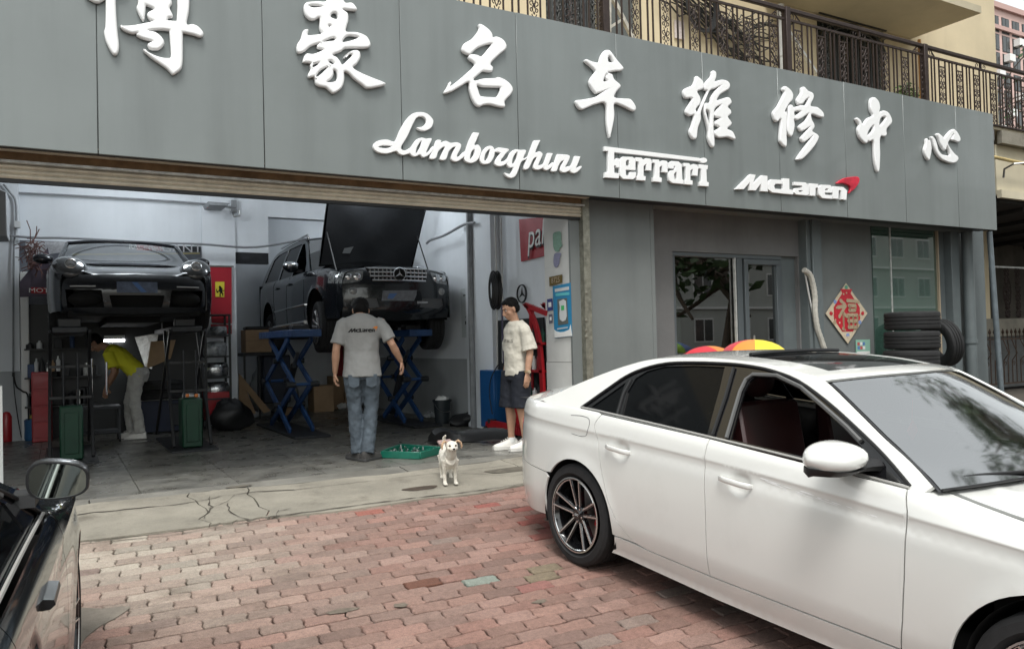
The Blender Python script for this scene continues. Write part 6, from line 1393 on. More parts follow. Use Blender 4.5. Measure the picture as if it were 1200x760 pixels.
MB().box(3.0, 3.28, -.66, .66, .15, .45).build('intake_shadow', m_gap, box, 0, local=True)
MB().prism([fb(y, z, .02) for y, z in ((-.22, .37), (-.22, .50), (.22, .50), (.22, .37))], (.01, 0, 0)).build('number_plate', mat('plate_grey_blue', (.12, .15, .22), .45, var=.5, vs=12), box, 0, local=True)
MB().prism([fb(y, z, .033) for y, z in ((.04, .375), (-.06, .495), (-.0, .495), (.10, .375))], (.002, 0, 0)).build('plate_stripe', mat('plate_blue', (.08, .16, .36), .5), box, 0, local=True)
MB().box(-.9, 3.3, -.72, .72, .10, .16).box(.4, 2.0, -.82, .82, .16, .5).box(-.6, 2.9, -.30, .30, .03, .10).build('underbody', m_gap, box, 0, local=True)
MB().box(-.6, 1.8, -.8, .8, .5, .6).build('cabin_floor', m_in, box, 0, local=True); MB().loft([[(1.9, y, .84), (1.6, y, .88), (1.45, y, .82), (1.5, y, .6)] for y in (-.76, .76)]).build('dashboard', m_in, box, 60, local=True)
# ------------------------------------------------------------------ workshop lights
m_tube = mat('lit_tube', (1, 1, 1), .5, emis=14.0)
m_lampbody = mat('lamp_body', (.55, .56, .56), .5)
def tube_light(label, p0, p1, watt, emis_mat=None):
    p0, p1 = Vector(p0), Vector(p1); mid = (p0+p1)/2
    t = thing('strip_light', label, 'light', tuple(mid), group=None)
    MB().bar(p0+Vector((0, 0, .05)), p1+Vector((0, 0, .05)), .14, .05).build('housing', m_lampbody, t); MB().cyl(p0, p1, .016, n=8).build('tube', emis_mat or m_tube, t)
    ld = bpy.data.lights.new('strip_lamp', 'POINT'); ld.shadow_soft_size = .3; ld.energy = watt*1.6; ld.color = (.86, .94, 1.0)
    lo = bpy.data.objects.new('strip_lamp', ld); COL.objects.link(lo); d = (p1-p0).normalized(); z = Vector((0, 0, 1)); y = z.cross(d)
    Mx = Matrix((tuple(d), tuple(y), tuple(z))).transposed().to_4x4(); Mx.translation = mid-Vector((0, 0, .36)); lo.parent = t; lo.matrix_parent_inverse = Matrix.Identity(4); lo.matrix_local = wm(t).inverted() @ Mx
    return t
tube_light('ceiling strip light above the sports car, mirrored in its screen', (.2, 11.5, 3.85), (1.6, 11.5, 3.85), 21)
tube_light('ceiling strip light near the bay opening on the right', (3.4, 11.2, 3.9), (4.6, 11.2, 3.9), 17)
tube_light('added strip light in the far passage, out of sight behind the raised bonnet', (4.55, 14.3, 3.45), (5.15, 14.3, 3.45), 7)  # added lamp to light the passage, hidden behind the open bonnet
pl_ = pY(134, 399, 13.15); tube_light('low lit strip light on the back wall glimpsed under the sports car', (pY(122, 398, 13.1).x, 13.1, pl_.z), (pY(146, 400, 13.1).x, 13.1, pl_.z), 2.0)
# ------------------------------------------------------------------ conduits, cable, fittings on the back wall
m_cond = mat('grey_conduit', (.25, .26, .27), .5, var=.2, vs=9)
def pipe(name, label, cat, pts, r, m, n=6, k=5):
    o = MB().tube(catmull([tuple(p) for p in pts], k, False), r, n).build(name, m, None, 50); return props(o, label, cat)
pipe('slung_cable', 'sagging grey cable strung right across the back wall above the sports car', 'cable', [pY(x, y, 12.9) for x, y in ((-30, 272), (0, 275), (40, 278.5), (82, 279), (175, 284), (235, 286), (300, 289.5))]+[Vector((3.6, 12.9, 2.98))], .018, m_cond)
pipe('conduit', 'thin conduit high on the back wall running to the wall bracket', 'pipe', [pY(x, y, 13.15) for x, y in ((15, 226), (80, 229), (170, 234), (240, 239), (275, 243))], .018, m_cond)
pipe('conduit', 'thin conduit dropping down the left wall corner to a junction box', 'pipe', [pY(x, y, 12.95) for x, y in ((4, 216), (12, 226), (18, 236), (19, 262))]+[pY(16, 300, 12.95), pY(15.5, 438, 12.95)], .014, m_cond)
o = MB().box(pY(16, 260, 12.9).x, pY(24, 260, 12.9).x, 12.88, 12.96, pY(20, 267, 12.9).z, pY(20, 259, 12.9).z).build('junction_box', m_lampbody, None, bevel=.008); props(o, 'small grey junction box on the left corner conduit', 'box')
t = thing('wall_bracket', 'small metal hook bracket high on the back wall between the cars', 'bracket', tuple(pY(275, 245, 13.2)))
MB().box(pY(271, 245, 13.2).x, pY(277, 245, 13.2).x, 13.16, 13.2, pY(275, 250, 13.2).z, pY(275, 235, 13.2).z).build('plate', m_cond, t)
MB().tube([pY(274, 248, 13.1), pY(280, 247, 13.05), pY(281, 253, 13.05), pY(274, 254, 13.05), pY(273, 250, 13.1)], .012, 5).build('hook', m_steel, t)
o = MB().prism([pY(244, 236, 12.6), pY(270, 238, 12.6), pY(266, 241, 12.6), pY(246, 240, 12.6)], (0, .5, 0)).build('ceiling_vent', m_cond, None); props(o, 'grey trapezoid vent hood high up against the back wall', 'vent')
o = MB().prism([Vector((-1.6, 11.2, 2.55)), Vector((pY(8, 250, 11.2).x, 11.2, 2.62)), Vector((pY(8, 250, 11.2).x, 11.2, 3.15)), Vector((-.9, 11.2, 3.3)), Vector((-1.6, 11.2, 3.3))], (0, .6, 0)).build('wall_fan_unit', mat('dull_unit', (.30, .31, .32), .6), None, bevel=.01); props(o, 'grey boxy unit high at the very left edge of the bay', 'unit')
pipe('loose_wire', 'black wire looping down the left wall to the floor', 'cable', [pY(x, y, 12.9) for x, y in ((15.5, 438), (19, 452), (26, 458), (33, 466), (33, 514))], .012, m_cab)
pipe('loose_wire', 'thin black wire hanging straight at the left wall corner', 'cable', [pY(x, y, 12.9) for x, y in ((15.5, 440), (17, 460), (21, 490), (25, 512))], .007, m_cab)
o = MB().box(pY(14, 440, 12.9).x, pY(17, 440, 12.9).x, 12.92, 12.98, pY(15, 441, 12.9).z, pY(15, 436, 12.9).z).build('wall_socket', m_black, None); props(o, 'black socket on the left wall where two wires leave', 'socket')
# backdrop banner behind the sports car
YBn = 13.17; bx0, bx1 = pY(23, 300, YBn).x, pY(236, 300, YBn).x
t = thing('race_banner', 'wide dark motor-racing banner with red and white lettering behind the sports car', 'banner', ((bx0+bx1)/2, YBn, 1.4))
zt_, zb_ = pY(130, 285, YBn).z, 1.28
m_ban = mat('banner_print', (.075, .08, .10), .55, col2=(.16, .165, .18), vs=2.5)
MB().box(bx0, bx1, YBn, YBn+.01, zb_, zt_).build('sheet', m_ban, t, 0)
def flat(pts, y, m, nm, par): return MB().prism([pY(a, b, y) for a, b in pts], (0, .002, 0)).build(nm, m, par, 0)
m_bred = mat('banner_red', (.38, .02, .03), .5); m_blk2 = mat('banner_black', (.012, .013, .015), .5); m_bwh = mat('banner_white', (.5, .5, .52), .5, var=.35, vs=30); m_byel = mat('banner_ochre', (.3, .26, .1), .6); m_bgr = mat('banner_asphalt', (.12, .13, .15), .6, var=.4, vs=9)
flat([(160, 286.5), (192, 287.5), (192, 294), (160, 293)], YBn-.006, m_bred, 'red_block', t); flat([(193, 287.6), (235, 288.8), (235, 295), (193, 294)], YBn-.006, m_blk2, 'black_block', t)
flat([(30, 283), (100, 283), (70, 296), (40, 300), (30, 300)], YBn-.004, m_bwh, 'crowd_print', t); flat([(85, 297), (234, 296), (234, 297.5), (85, 299)], YBn-.004, m_byel, 'kerb_print', t)
flat([(85, 299), (234, 298), (234, 330), (85, 330)], YBn-.003, m_bgr, 'track_print', t)
text_obj('GANT', 'lettering', .17, pY(213, 291.3, YBn-.008), (1, 0, 0), (0, 0, 1), m_bwh, t, .001, xs=1.25)
text_obj('RACING', 'lettering', .10, pY(167, 289.5, YBn-.008), (1, 0, 0), (0, 0, 1), m_white, t, .001); text_obj('TEAM', 'lettering', .09, pY(183, 291.5, YBn-.008), (1, 0, 0), (0, 0, 1), m_white, t, .001)
text_obj('MOBIL OIL', 'lettering', .12, pY(208, 305, YBn-.008), (1, 0, 0), (0, 0, 1), m_bred, t, .001) if False else None
t = thing('motul_banner', 'dark banner with a small red tag of white capitals left of the sports car', 'banner', tuple(pY(40, 340, 12.6)))
flat([(23, 330), (56, 290), (58, 300), (58, 347), (23, 348)], 12.6, mat('dusk_print', (.09, .07, .10), .6, var=.4, vs=3), 'sheet', t)
flat([(36.5, 336.5), (54.5, 337), (54.5, 344), (36.5, 343.5)], 12.59, m_bred, 'tag', t)
text_obj('MOT', 'lettering', .085, pY(45.5, 340.3, 12.58), (1, 0, 0), (0, 0, 1), m_white, t, .001, xs=1.3)
b = MB(); rg = random.Random(4)
for i in range(90):
    p = pY(rg.gauss(37, 5), rg.uniform(284, 316), 12.5+rg.uniform(-.1, .1)); q = p+Vector((rg.gauss(0, .08), rg.gauss(0, .05), rg.gauss(0, .09))); b.tube([p, (p+q)/2+Vector((.02, 0, .03)), q], .006, 4)
o = b.build('hanging_bits', mat('reddish_dry_stems', (.16, .08, .07), .8, var=.4, vs=20), None); props(o, 'dried reddish bundle hanging in the upper left corner of the racing banner', 'decoration')
# prancing-horse banner on the column
YC = 13.14; t = thing('horse_banner', 'narrow red banner with a yellow badge and black horse on the column', 'banner', tuple(pY(257, 345, YC)))
MB().prism([pY(243, 311, YC), pY(271.5, 312.5, YC), pY(271.5, 379, YC), pY(248, 378, YC)], (0, .012, 0)).build('sheet', mat('banner_scarlet', (.42, .015, .03), .55, var=.12, vs=4), t, 0)
MB().box(pY(243, 311, YC).x-.03, pY(271.5, 312, YC).x+.03, YC-.01, YC+.02, pY(257, 312, YC).z-.01, pY(257, 312, YC).z+.015).build('rail', m_steel, t)
MB().prism([pY(252.3, 330, YC-.01), pY(263, 330, YC-.01), pY(262.8, 348, YC-.01), pY(252.5, 347.6, YC-.01)], (0, .006, 0)).build('badge', mat('badge_yellow', (.72, .60, .05), .5), t, 0)
hs_ = [(0, 10), (1.2, 9.2), (1.8, 7.8), (2.6, 7.6), (3.1, 6.6), (2.4, 6.9), (2.0, 6.2), (3.4, 5.6), (4.2, 6.2), (4.0, 4.9), (2.2, 4.9), (2.6, 3.4), (3.6, 2.6), (3.0, 1.0), (3.6, .2), (2.2, .5), (2.2, 2.2), (1.0, 3.0), (.6, 1.0), (1.0, -.4), (-.4, .0), (-.2, 2.4), (.4, 3.8), (-1.0, 4.6), (-2.0, 3.0), (-3.0, 3.6), (-3.4, 6.0), (-2.6, 7.6), (-2.6, 5.6), (-1.8, 4.6), (-.8, 5.8), (-.6, 7.6), (-1.0, 9.0)]
bc = pY(257.6, 341.5, YC-.012); sc_ = .017
MB().prism([Vector((bc.x+x*sc_*.95, bc.y, bc.z-.075+z*sc_)) for x, z in hs_], (0, .002, 0)).build('horse_emblem', m_gap, t, 0)
t2 = thing('lower_red_banner', 'short red strip banner hanging under the horse banner', 'banner', tuple(pY(257, 384, YC))); MB().prism([pY(247, 379.5, YC), pY(271.5, 380.5, YC), pY(271.5, 391, YC), pY(247, 391, YC)], (0, .012, 0)).build('sheet', MATS['banner_scarlet'], t2, 0)
# ------------------------------------------------------------------ shelves
def rack(name, label, x0, x1, y0, y1, z0, z1, lev, m, lid=None, group=None):
    t = thing(name, label, 'rack', ((x0+x1)/2, (y0+y1)/2, z0), group=group); q = .02
    for x in (x0, x1-q*1.6):
        for y in (y0, y1-q*1.6): MB().box(x, x+q*1.6, y, y+q*1.6, z0, z1).build('post', m, t, 0)
    for k in range(lev): z = z0+.12+(z1-z0-.14)*k/(lev-1); MB().box(x0+.002, x1-.002, y0+.002, y1-.002, z, z+.022).build('shelf', m, t, 0)
    return t
m_rackm = mat('black_rack', (.012, .013, .014), .45)
rx0, rx1 = pY(240, 430, 12.7).x, pY(271, 430, 12.7).x; zr1 = pY(255, 368, 12.7).z
rack('parts_rack', 'black wire rack against the column with clear plastic boxes on it', rx0, rx1, 12.68, 13.1, 0, zr1, 6, m_rackm)
m_clear = mat('clear_plastic', (.55, .58, .60), .15, coat=.5, var=.6, vs=7, col2=(.08, .09, .10)); m_silv = mat('silver_wrap', (.62, .63, .64), .18, .9, bump=.6, bs=14)
zl = [.12+(zr1-.14)*k/5+.022 for k in range(6)]
for (k, x, w, h_, m, lab) in ((4, .62, .26, .14, m_clear, 'crumpled clear bag on the top shelf of the black rack'), (3, .5, .34, .22, m_clear, 'clear plastic tub on the second shelf of the black rack'), (2, .5, .38, .22, m_silv, 'silver-wrapped round bundle on the middle shelf of the black rack'), (1, .5, .40, .24, m_silv, 'silver-wrapped bundle on the lower shelf of the black rack')):
    xc = rx0+(rx1-rx0)*x; b = MB(); b.loft([[Vector((xc+w/2*f*math.cos(a), 12.9+.15*f*math.sin(a), zl[k]+h_*t_)) for a in [i*math.pi/8 for i in range(16)]] for t_, f in ((0, .85), (.1, .97), (.6, 1.0), (.9, .9), (1.0, .6))]); o = b.build('wrapped_part' if m is m_silv else 'plastic_tub', m, None, 60); props(o, lab, 'bundle' if m is m_silv else 'tub')
o = MB().box(rx0, rx1, 12.72, 13.0, .13, .55).build('red_drawer_unit', m_red, None, bevel=.01); props(o, 'red steel drawer unit at the foot of the black rack', 'cabinet')
def blob(name, label, cat, c, r, m, seed=1, n=16, k=10, amp=.18):
    rg = random.Random(seed); ph = [(rg.uniform(2, 5), rg.uniform(2, 5), rg.uniform(0, 6)) for _ in range(5)]; b = MB(); rings = []
    for i in range(k+1):
        t = math.pi*i/k; z = -math.cos(t); q = max(math.sin(t), .01); ring = []
        for j in range(n):
            a = 2*math.pi*j/n; d = 1+amp*sum(math.sin(f1*a*1.0//1 if False else round(f1)*a+ff)*math.sin(f2*t+ff) for f1, f2, ff in ph)/2
            ring.append(Vector((c[0]+r[0]*q*d*math.cos(a), c[1]+r[1]*q*d*math.sin(a), max(c[2]+r[2]*z*d, c[2]-r[2]*.92))))
        rings.append(ring)
    o = b.loft(rings).build(name, m, None, 60); return props(o, label, cat)
blob('black_sack', 'black sack slumped on the floor before the red drawer unit', 'bag', (pZ(261, 499, 0).x, 12.35, .2), (.3, .2, .24), m_black, 3)
# left: red cabinet, green-blue bucket, bins, tool wall
cx0, cx1 = pY(37, 480, 12.6).x, pY(61, 480, 12.6).x
t = thing('tool_cabinet', 'red steel tool cabinet in the left corner with bottles on top', 'cabinet', ((cx0+cx1)/2, 12.7, 0))
MB().box(cx0, cx1, 12.6, 13.1, 0, .95).build('body', m_red, t, bevel=.01)
for k in range(4): MB().box(cx0+.02, cx1-.02, 12.575, 12.597, .06+.22*k, .26+.22*k).build('drawer', m_red, t, bevel=.004)
rg = random.Random(12)
for k in range(5):
    x = cx0+.06+k*.065; h_ = rg.uniform(.12, .25); o = MB().lathe([(.026, 0), (.028, h_*.7), (.010, h_*.85), (.010, h_)], (x, 12.75+rg.uniform(-.06, .06), .952), n=10).build('spray_bottle', [m_lampbody, m_black, m_steel, m_card, m_lampbody][k], None, 50)
    props(o, ['pale bottle leftmost on the red tool cabinet', 'black bottle second on the red tool cabinet', 'steel can in the middle of the red tool cabinet top', 'brown bottle fourth on the red tool cabinet', 'pale bottle rightmost on the red tool cabinet'][k], 'bottle')
t = thing('oil_drum', 'small blue drum with a coil of yellow cord on it in the left corner', 'drum', tuple(pZ(41, 515, 0)))
p = pZ(41, 515, 0); MB().lathe([(.12, 0), (.13, .03), (.125, .15), (.13, .28), (.10, .30)], p, n=20).build('drum', mat('drum_blue', (.02, .09, .20), .5), t)
b = MB(); b.tube([(p.x+.07*math.cos(a*1.7), p.y+.07*math.sin(a*1.7), p.z+.33+.02*math.sin(a*2)) for a in [i*.5 for i in range(22)]], .012, 5); b.build('cord', mat('yellow_cord', (.45, .38, .12), .7), t)
# dark tool boards and clutter behind the sports car lift
t = thing('tool_board', 'black peg board widened to darken the recess, with shelving full of small tools under the racing banner', 'shelving', ((bx0+1.0), 13.0, 0))
MB().box(bx0+.03, bx1-.01, 13.12, 13.16, .0, 1.9).build('board', m_rackm, t, 0)  # board runs the whole recess, its black standing in for the shade there
for z in (.45, .85, 1.25): MB().box(bx0+.05, pY(118, 400, 13.0).x, 12.85, 13.118, z, z+.02).build('shelf', m_rackm, t, 0)
rg = random.Random(21)
mm_ = [m_black, m_steel, m_dark, m_lampbody, m_card, mat('dim_blue', (.03, .06, .14), .5), m_black, m_dark, m_dark]
for k in range(26):
    x = rg.uniform(bx0+.1, pY(118, 400, 13.0).x-.1); z = rg.choice((.47, .87, 1.27)); w, h_ = rg.uniform(.04, .12), rg.uniform(.06, .24)
    if k % 2: MB().box(x-w/2, x+w/2, 12.88, 13.05, z+.001, z+h_).build('item', rg.choice(mm_), t, 0, bevel=.006)
    else: MB().lathe([(w*.5, 0), (w*.5, h_*.7), (w*.2, h_*.85), (w*.2, h_)], (x, 12.96, z+.001), n=10).build('item', rg.choice(mm_), t, 40)
for i, (x, lab) in enumerate(((107.5, 'left chrome pole of the trolley behind the sports car lift'), (125, 'right chrome pole of the trolley behind the sports car lift'))):
    o = MB().cyl(pY(x, 466 if i == 0 else 462, 12.0), pY(x, 420 if i == 0 else 424, 12.0), .014, n=8).build('chrome_pole', m_chrome, None); props(o, lab, 'pole')
t = thing('tool_trolley', 'low black tool trolley behind the sports car lift', 'trolley', tuple(pZ(115, 512, 0)))
p = pY(115, 470, 12.0); MB().box(p.x-.27, p.x+.27, 11.85, 12.3, .44, .48).build('tray', m_dark, t, bevel=.006); MB().box(p.x-.25, p.x+.25, 11.87, 12.28, .12, .15).build('tray', m_dark, t, bevel=.006)
for a in (-.25, .25):
    for y in (11.88, 12.26): MB().box(p.x+a-.012, p.x+a+.012, y, y+.024, .03, .44).build('leg', m_dark, t, 0); MB().cyl((p.x+a-.01, y+.012, .03), (p.x+a+.01, y+.012, .03), .03, n=10).build('castor', m_black, t)
for i, (x, y, sx_, lab) in enumerate(((113, 497, .22, 'flat white-topped tray on the floor left of the stooping man'), (131, 494, .2, 'dark tray with pale rag on the floor at the stooping man’s feet'))):
    p = pZ(x, y+4, 0); t = thing('drip_tray', lab.replace('’', ''), 'tray', tuple(p)); MB().box(p.x-sx_, p.x+sx_, p.y-.12, p.y+.12, 0.002, .05).build('tray', m_dark, t, bevel=.01); MB().prism([p+Vector((-.12, -.06, .055)), p+Vector((.08, -.08, .055)), p+Vector((.14, .05, .055)), p+Vector((-.08, .07, .055))], (0, 0, .012)).build('rag', m_lampbody, t, 40, bevel=.004)
# bumper, panels, cartons leaning behind the stooping man
o = MB().prism([pY(158, 395, 12.95), pY(186, 390, 12.95), pY(178, 432, 12.95), pY(170, 430, 12.95)], (0, .05, 0)).build('silver_sheet', m_silv, None); props(o, 'crumpled silver sheet hanging behind the stooping man', 'sheet')
o = MB().prism([pY(177, 400, 12.9), pY(206, 398, 12.9), pY(200, 420, 12.9), pY(172, 432, 12.9)], (0, .04, 0)).build('cardboard_sheet', m_card, None); props(o, 'brown cardboard sheet propped up behind the stooping man', 'cardboard')
for i, (x, y, w, m, lab) in enumerate(((186, 452, .34, m_black, 'upper dark tyre-like roll stacked behind the stooping man'), (188, 462, .30, m_dark, 'middle dark roll stacked behind the stooping man'))):
    p = pY(x, y, 12.7); b = MB(); tyre_mesh(b, p, (0, .1, 1), w, .16, w*.6, 2); o = b.build('stored_tyre', m_rubber, None, 30); props(o, lab, 'tyre')
t = thing('parts_bench', 'low dark bench with a grey machine behind the sports car lift', 'bench', (pZ(190, 498, 0).x, 12.8, 0))
p = pZ(190, 500, 0); MB().box(p.x-.45, p.x+.42, 12.6, 13.1, .48, .54).build('top', m_lampbody, t); MB().box(p.x-.43, p.x+.40, 12.65, 13.08, .02, .47).build('body', mat('deep_blue_metal', (.012, .02, .05), .5), t); MB().box(p.x+.02, p.x+.36, 12.6, 12.649, .1, .42).build('machine', m_dark, t, bevel=.01)
# fire extinguisher
def extinguisher(label, p, s=1.0):
    t = thing('fire_extinguisher', label, 'extinguisher', tuple(p)); MB().lathe([(.07*s, 0), (.075*s, .02), (.075*s, .34*s), (.055*s, .40*s), (.025*s, .42*s)], p, n=18).build('cylinder', m_red, t)
    MB().cyl(Vector(p)+Vector((0, 0, .42*s)), Vector(p)+Vector((0, 0, .47*s)), .018, n=8).build('valve', m_black, t); MB().bar(Vector(p)+Vector((-.02, 0, .47*s)), Vector(p)+Vector((.11, 0, .50*s)), .02, .012).build('handle', m_black, t)
    MB().tube([Vector(p)+Vector(q)*s for q in ((0, 0, .45), (-.09, 0, .44), (-.11, 0, .3), (-.09, 0, .15))], .011, 6).build('hose', m_black, t)
extinguisher('red fire extinguisher on the floor at the far left wall', pZ(8, 517, 0))
o = MB().box(pY(-2, 500, 8.8).x-.02, pY(3, 500, 8.8).x, 8.8, 8.84, 0.0, pY(2, 452, 8.8).z).build('white_board', m_white, None); props(o, 'narrow upright white board at the extreme left edge of the bay', 'board')
# ------------------------------------------------------------------ passage clutter
t = thing('cardboard_box', 'brown carton stacked high on the black stand left of the off-roader', 'box', tuple(pY(305, 413, 13.9)))
a, b_ = pY(288, 413, 13.9), pY(318, 386, 13.9); MB().box(a.x, b_.x, 13.9, 14.3, a.z, b_.z).build('carton', m_card, t, bevel=.006); MB().box(a.x, b_.x, 13.893, 13.899, a.z+.2, a.z+.205).build('seam', m_dark, t, 0)
MB().box(a.x+.02, b_.x, 13.95, 14.25, b_.z+.001, b_.z+.06).build('dark_flap', m_black, t, bevel=.02)
t = thing('black_stand', 'black metal stand carrying the carton left of the off-roader', 'stand', (a.x, 14.0, 0)); MB().box(a.x-.05, a.x+.65, 13.85, 14.35, a.z-.06, a.z-.003).build('top', m_rackm, t)
for x in (a.x-.04, a.x+.2): MB().box(x, x+.03, 13.88, 13.91, 0, a.z-.06).build('leg', m_rackm, t, 0)
MB().box(a.x+.28, a.x+.75, 13.9, 14.4, .25, a.z-.061).build('dark_bin', mat('blackish_blue', (.012, .016, .028), .5), t, bevel=.02)
m_bag = mat('translucent_bag', (.42, .44, .45), .25, coat=.3, var=.35, vs=6, bump=.6, bs=10)
blob('plastic_bag', 'bulging clear plastic bag behind the leaning boards', 'bag', (pZ(296, 482, 0).x, 14.6, .42), (.22, .2, .5), m_bag, 5)
blob('plastic_bag', 'large bulging clear plastic bag just left of the blue lift legs', 'bag', (pZ(335, 484, 0).x-.05, 14.7, .42), (.27, .24, .5), m_bag, 6)
for i, (q, lab) in enumerate((([(280, 437), (300, 484), (288, 487), (280, 470)], 'wide brown cardboard leaning on the column edge'), ([(281, 438), (317, 481), (309, 484), (283, 450)], 'narrow brown cardboard strip slanting beside the column'))):
    o = MB().prism([pY(x, y, 13.6+.1*i) for x, y in q], (0, .03, 0)).build('leaning_board', m_card, None); props(o, lab, 'board')
o = MB().box(pY(330, 480, 14.3).x, pY(344, 480, 14.3).x, 14.2, 14.5, 0, .13).build('cardboard_box', m_card, None, bevel=.005); props(o, 'flat low carton on the floor behind the blue lift', 'box')
x0, x1 = pY(371, 470, 14.6).x, pY(396, 470, 14.6).x
for i, (xa_, xb_, h_, y, lab) in enumerate(((pY(368, 470, 14.4).x, pY(392, 470, 14.4).x, .48, 14.4, 'brown carton on the floor between lift and mechanic'), (pY(391, 470, 14.8).x, pY(404, 470, 14.8).x, .62, 14.8, 'narrow tan carton behind the mechanic’s left hand'), (pY(404, 470, 14.9).x, pY(416, 470, 14.9).x, 1.15, 14.9, 'tall brown carton with a yellow label behind the mechanic'))):
    t = thing('cardboard_box', lab.replace('’', ''), 'box', (xa_, y, 0)); MB().box(xa_, xb_-.01, y, y+.4, 0, h_).build('carton', m_card, t, bevel=.006)
    if i == 2: MB().box(xa_+.02, xa_+.07, y-.004, y-.001, h_-.3, h_-.12).build('label_sticker', mat('yellow_tape', (.5, .5, .05), .5), t, 0)
for i, (x, y, lab) in enumerate(((374, 477, 'crumpled white paper left of the cartons'), (401, 479, 'crumpled white paper in front of the tall carton'), (300, 489, 'torn white plastic scrap at the column foot'), (505, 490, 'crumpled clear wrap beside the dark bucket'))):
    p = pZ(x, y, 0); blob('paper_scrap', lab, 'paper', (p.x, p.y, .05), (.10, .06, .055), m_white if i < 2 else m_bag, 30+i, 10, 6, .4)
xr = pY(395, 420, 14.9).x; o = MB().box(xr-.0, pY(404, 420, 14.9).x, 14.95, 15.1, 0.0, 2.4).build('red_post', mat('dull_red_post', (.25, .015, .02), .5), None); props(o, 'dull red steel post in the passage behind the mechanic', 'post')
# ------------------------------------------------------------------ lifts
m_blue = mat('lift_blue', (.015, .055, .16), .45, var=.3, vs=5, coat=.1, rvar=.1); m_green = mat('lift_green', (.003, .04, .019), .5, var=.3, vs=5)
def scissor(name, label, cx, ya, yb, zt, gap=.5, m=m_blue, group=None):
    """two stacked X pairs under a platform that runs along the car"""
    t = thing(name, label, 'car lift', (cx, (ya+yb)/2, 0), group=group)
    MB().box(cx-gap/2-.06, cx+gap/2+.06, ya-.35, yb+.25, .004, .035).build('base_plate', m_dark, t, bevel=.004)
    MB().box(cx-gap/2-.02, cx+gap/2+.02, ya-.15, yb+.15, zt-.10, zt).build('platform', m, t, bevel=.008)
    zm = (zt-.1+.05)/2; ym = (ya+yb)/2
    for s in (-1, 1):
        x = cx+s*gap/2-s*.02
        for (y0, z0, y1, z1, o_) in ((ya+.2, .06, yb-.1, zm, 0), (yb-.2, .06, ya+.1, zm, .045), (yb-.1, zm, ya+.2, zt-.12, 0), (ya+.1, zm, yb-.2, zt-.12, .045)):
            MB().bar((x-s*o_, y0, z0), (x-s*o_, y1, z1), .035, .085).build('scissor_arm', m, t, bevel=.005)
        for y, z in ((ya+.1, zm), (yb-.1, zm), (ym, zm/2+.03), (ym, (zm+zt)/2-.06)): MB().cyl((x-.06, y, z), (x+.06, y, z), .04, n=12).build('pivot', m_dark, t)
    for y in (ya+.1, yb-.1): MB().cyl((cx-gap/2, y, zm), (cx+gap/2, y, zm), .022, n=8).build('cross_rod', m, t)
    MB().cyl((cx, yb-.3, .12), (cx, ya+.55, zm+.25), .05, n=12).build('cylinder_ram', m_dark, t); MB().cyl((cx, ya+.55, zm+.25), (cx, ya+.35, zm+.42), .028, n=10).build('ram_rod', m_steel, t)
    for y in (ya+.25, yb-.25): MB().box(cx-.12, cx+.12, y-.1, y+.1, zt+.001, zt+.07).build('rubber_pad', m_black, t, bevel=.01)
    return t
scissor('scissor_lift', 'blue scissor lift under the near side of the black off-roader, left of the mechanic', 2.90, 10.75, 12.45, 1.44, .36)
scissor('scissor_lift', 'blue scissor lift under the far side of the black off-roader, right of the mechanic', 4.62, 10.9, 12.3, 1.42, .32)
def post_lift(label, cx, ya, yb, zt):
    t = thing('post_lift', label, 'car lift', (cx, (ya+yb)/2, 0)); w_ = .115
    MB().box(cx-.26, cx+.26, ya-.2, yb-.6, .003, .022).build('base_plate', m_dark, t)
    MB().box(cx-w_, cx+w_, ya, ya+.35, .031, .62).build('ram_housing', m_green, t, bevel=.015); MB().box(cx-w_*.6, cx+w_*.6, ya-.02, ya-.001, .1, .55).build('cover_plate', m_green, t, bevel=.004)
    for s in (-1, 1):
        MB().bar((cx+s*.21, ya, .05), (cx+s*.20, ya+.9, zt-.05), .035, .05).build('side_arm', m_black, t, bevel=.005)
        MB().bar((cx+s*.22, yb-.3, .05), (cx+s*.20, ya+.3, zt-.05), .03, .05).build('side_arm', m_black, t, bevel=.005)
        MB().cyl((cx+s*.07, ya+.15, .62), (cx+s*.07, ya+.15, 1.2), .012, n=10).build('ram_rod', m_dark, t)
    for z in (.7, 1.05): MB().bar((cx-.21, ya+.3, z), (cx+.21, ya+.3, z), .025, .03).build('cross_bar', m_black, t)
    MB().box(cx-.18, cx+.18, ya+.35, yb+.2, zt-.07, zt).build('platform', m_dark, t, bevel=.01)
    for k, y in enumerate((ya+.6, yb-.2)): MB().box(cx-.12, cx+.12, y-.1, y+.1, zt+.001, 1.60).build('rubber_pad', m_black, t, bevel=.01)
    return t
post_lift('green-bodied lift column under the left side of the sports car', .12, 10.0, 12.2, 1.5)
post_lift('green-bodied lift column under the right side of the sports car, by the orange reflectors', 1.40, 10.25, 12.4, 1.5)
for i, x in enumerate((219.5, 230)):
    p = pY(x, 463, 10.2); o = MB().lathe([(.022, 0), (.022, .012), (.012, .018)], p, (0, -1, 0), 12).build('orange_reflector', mat('orange_refl', (.5, .15, .03), .4), None); props(o, ['round orange reflector left on the right lift column', 'round orange reflector right on the right lift column'][i], 'reflector')
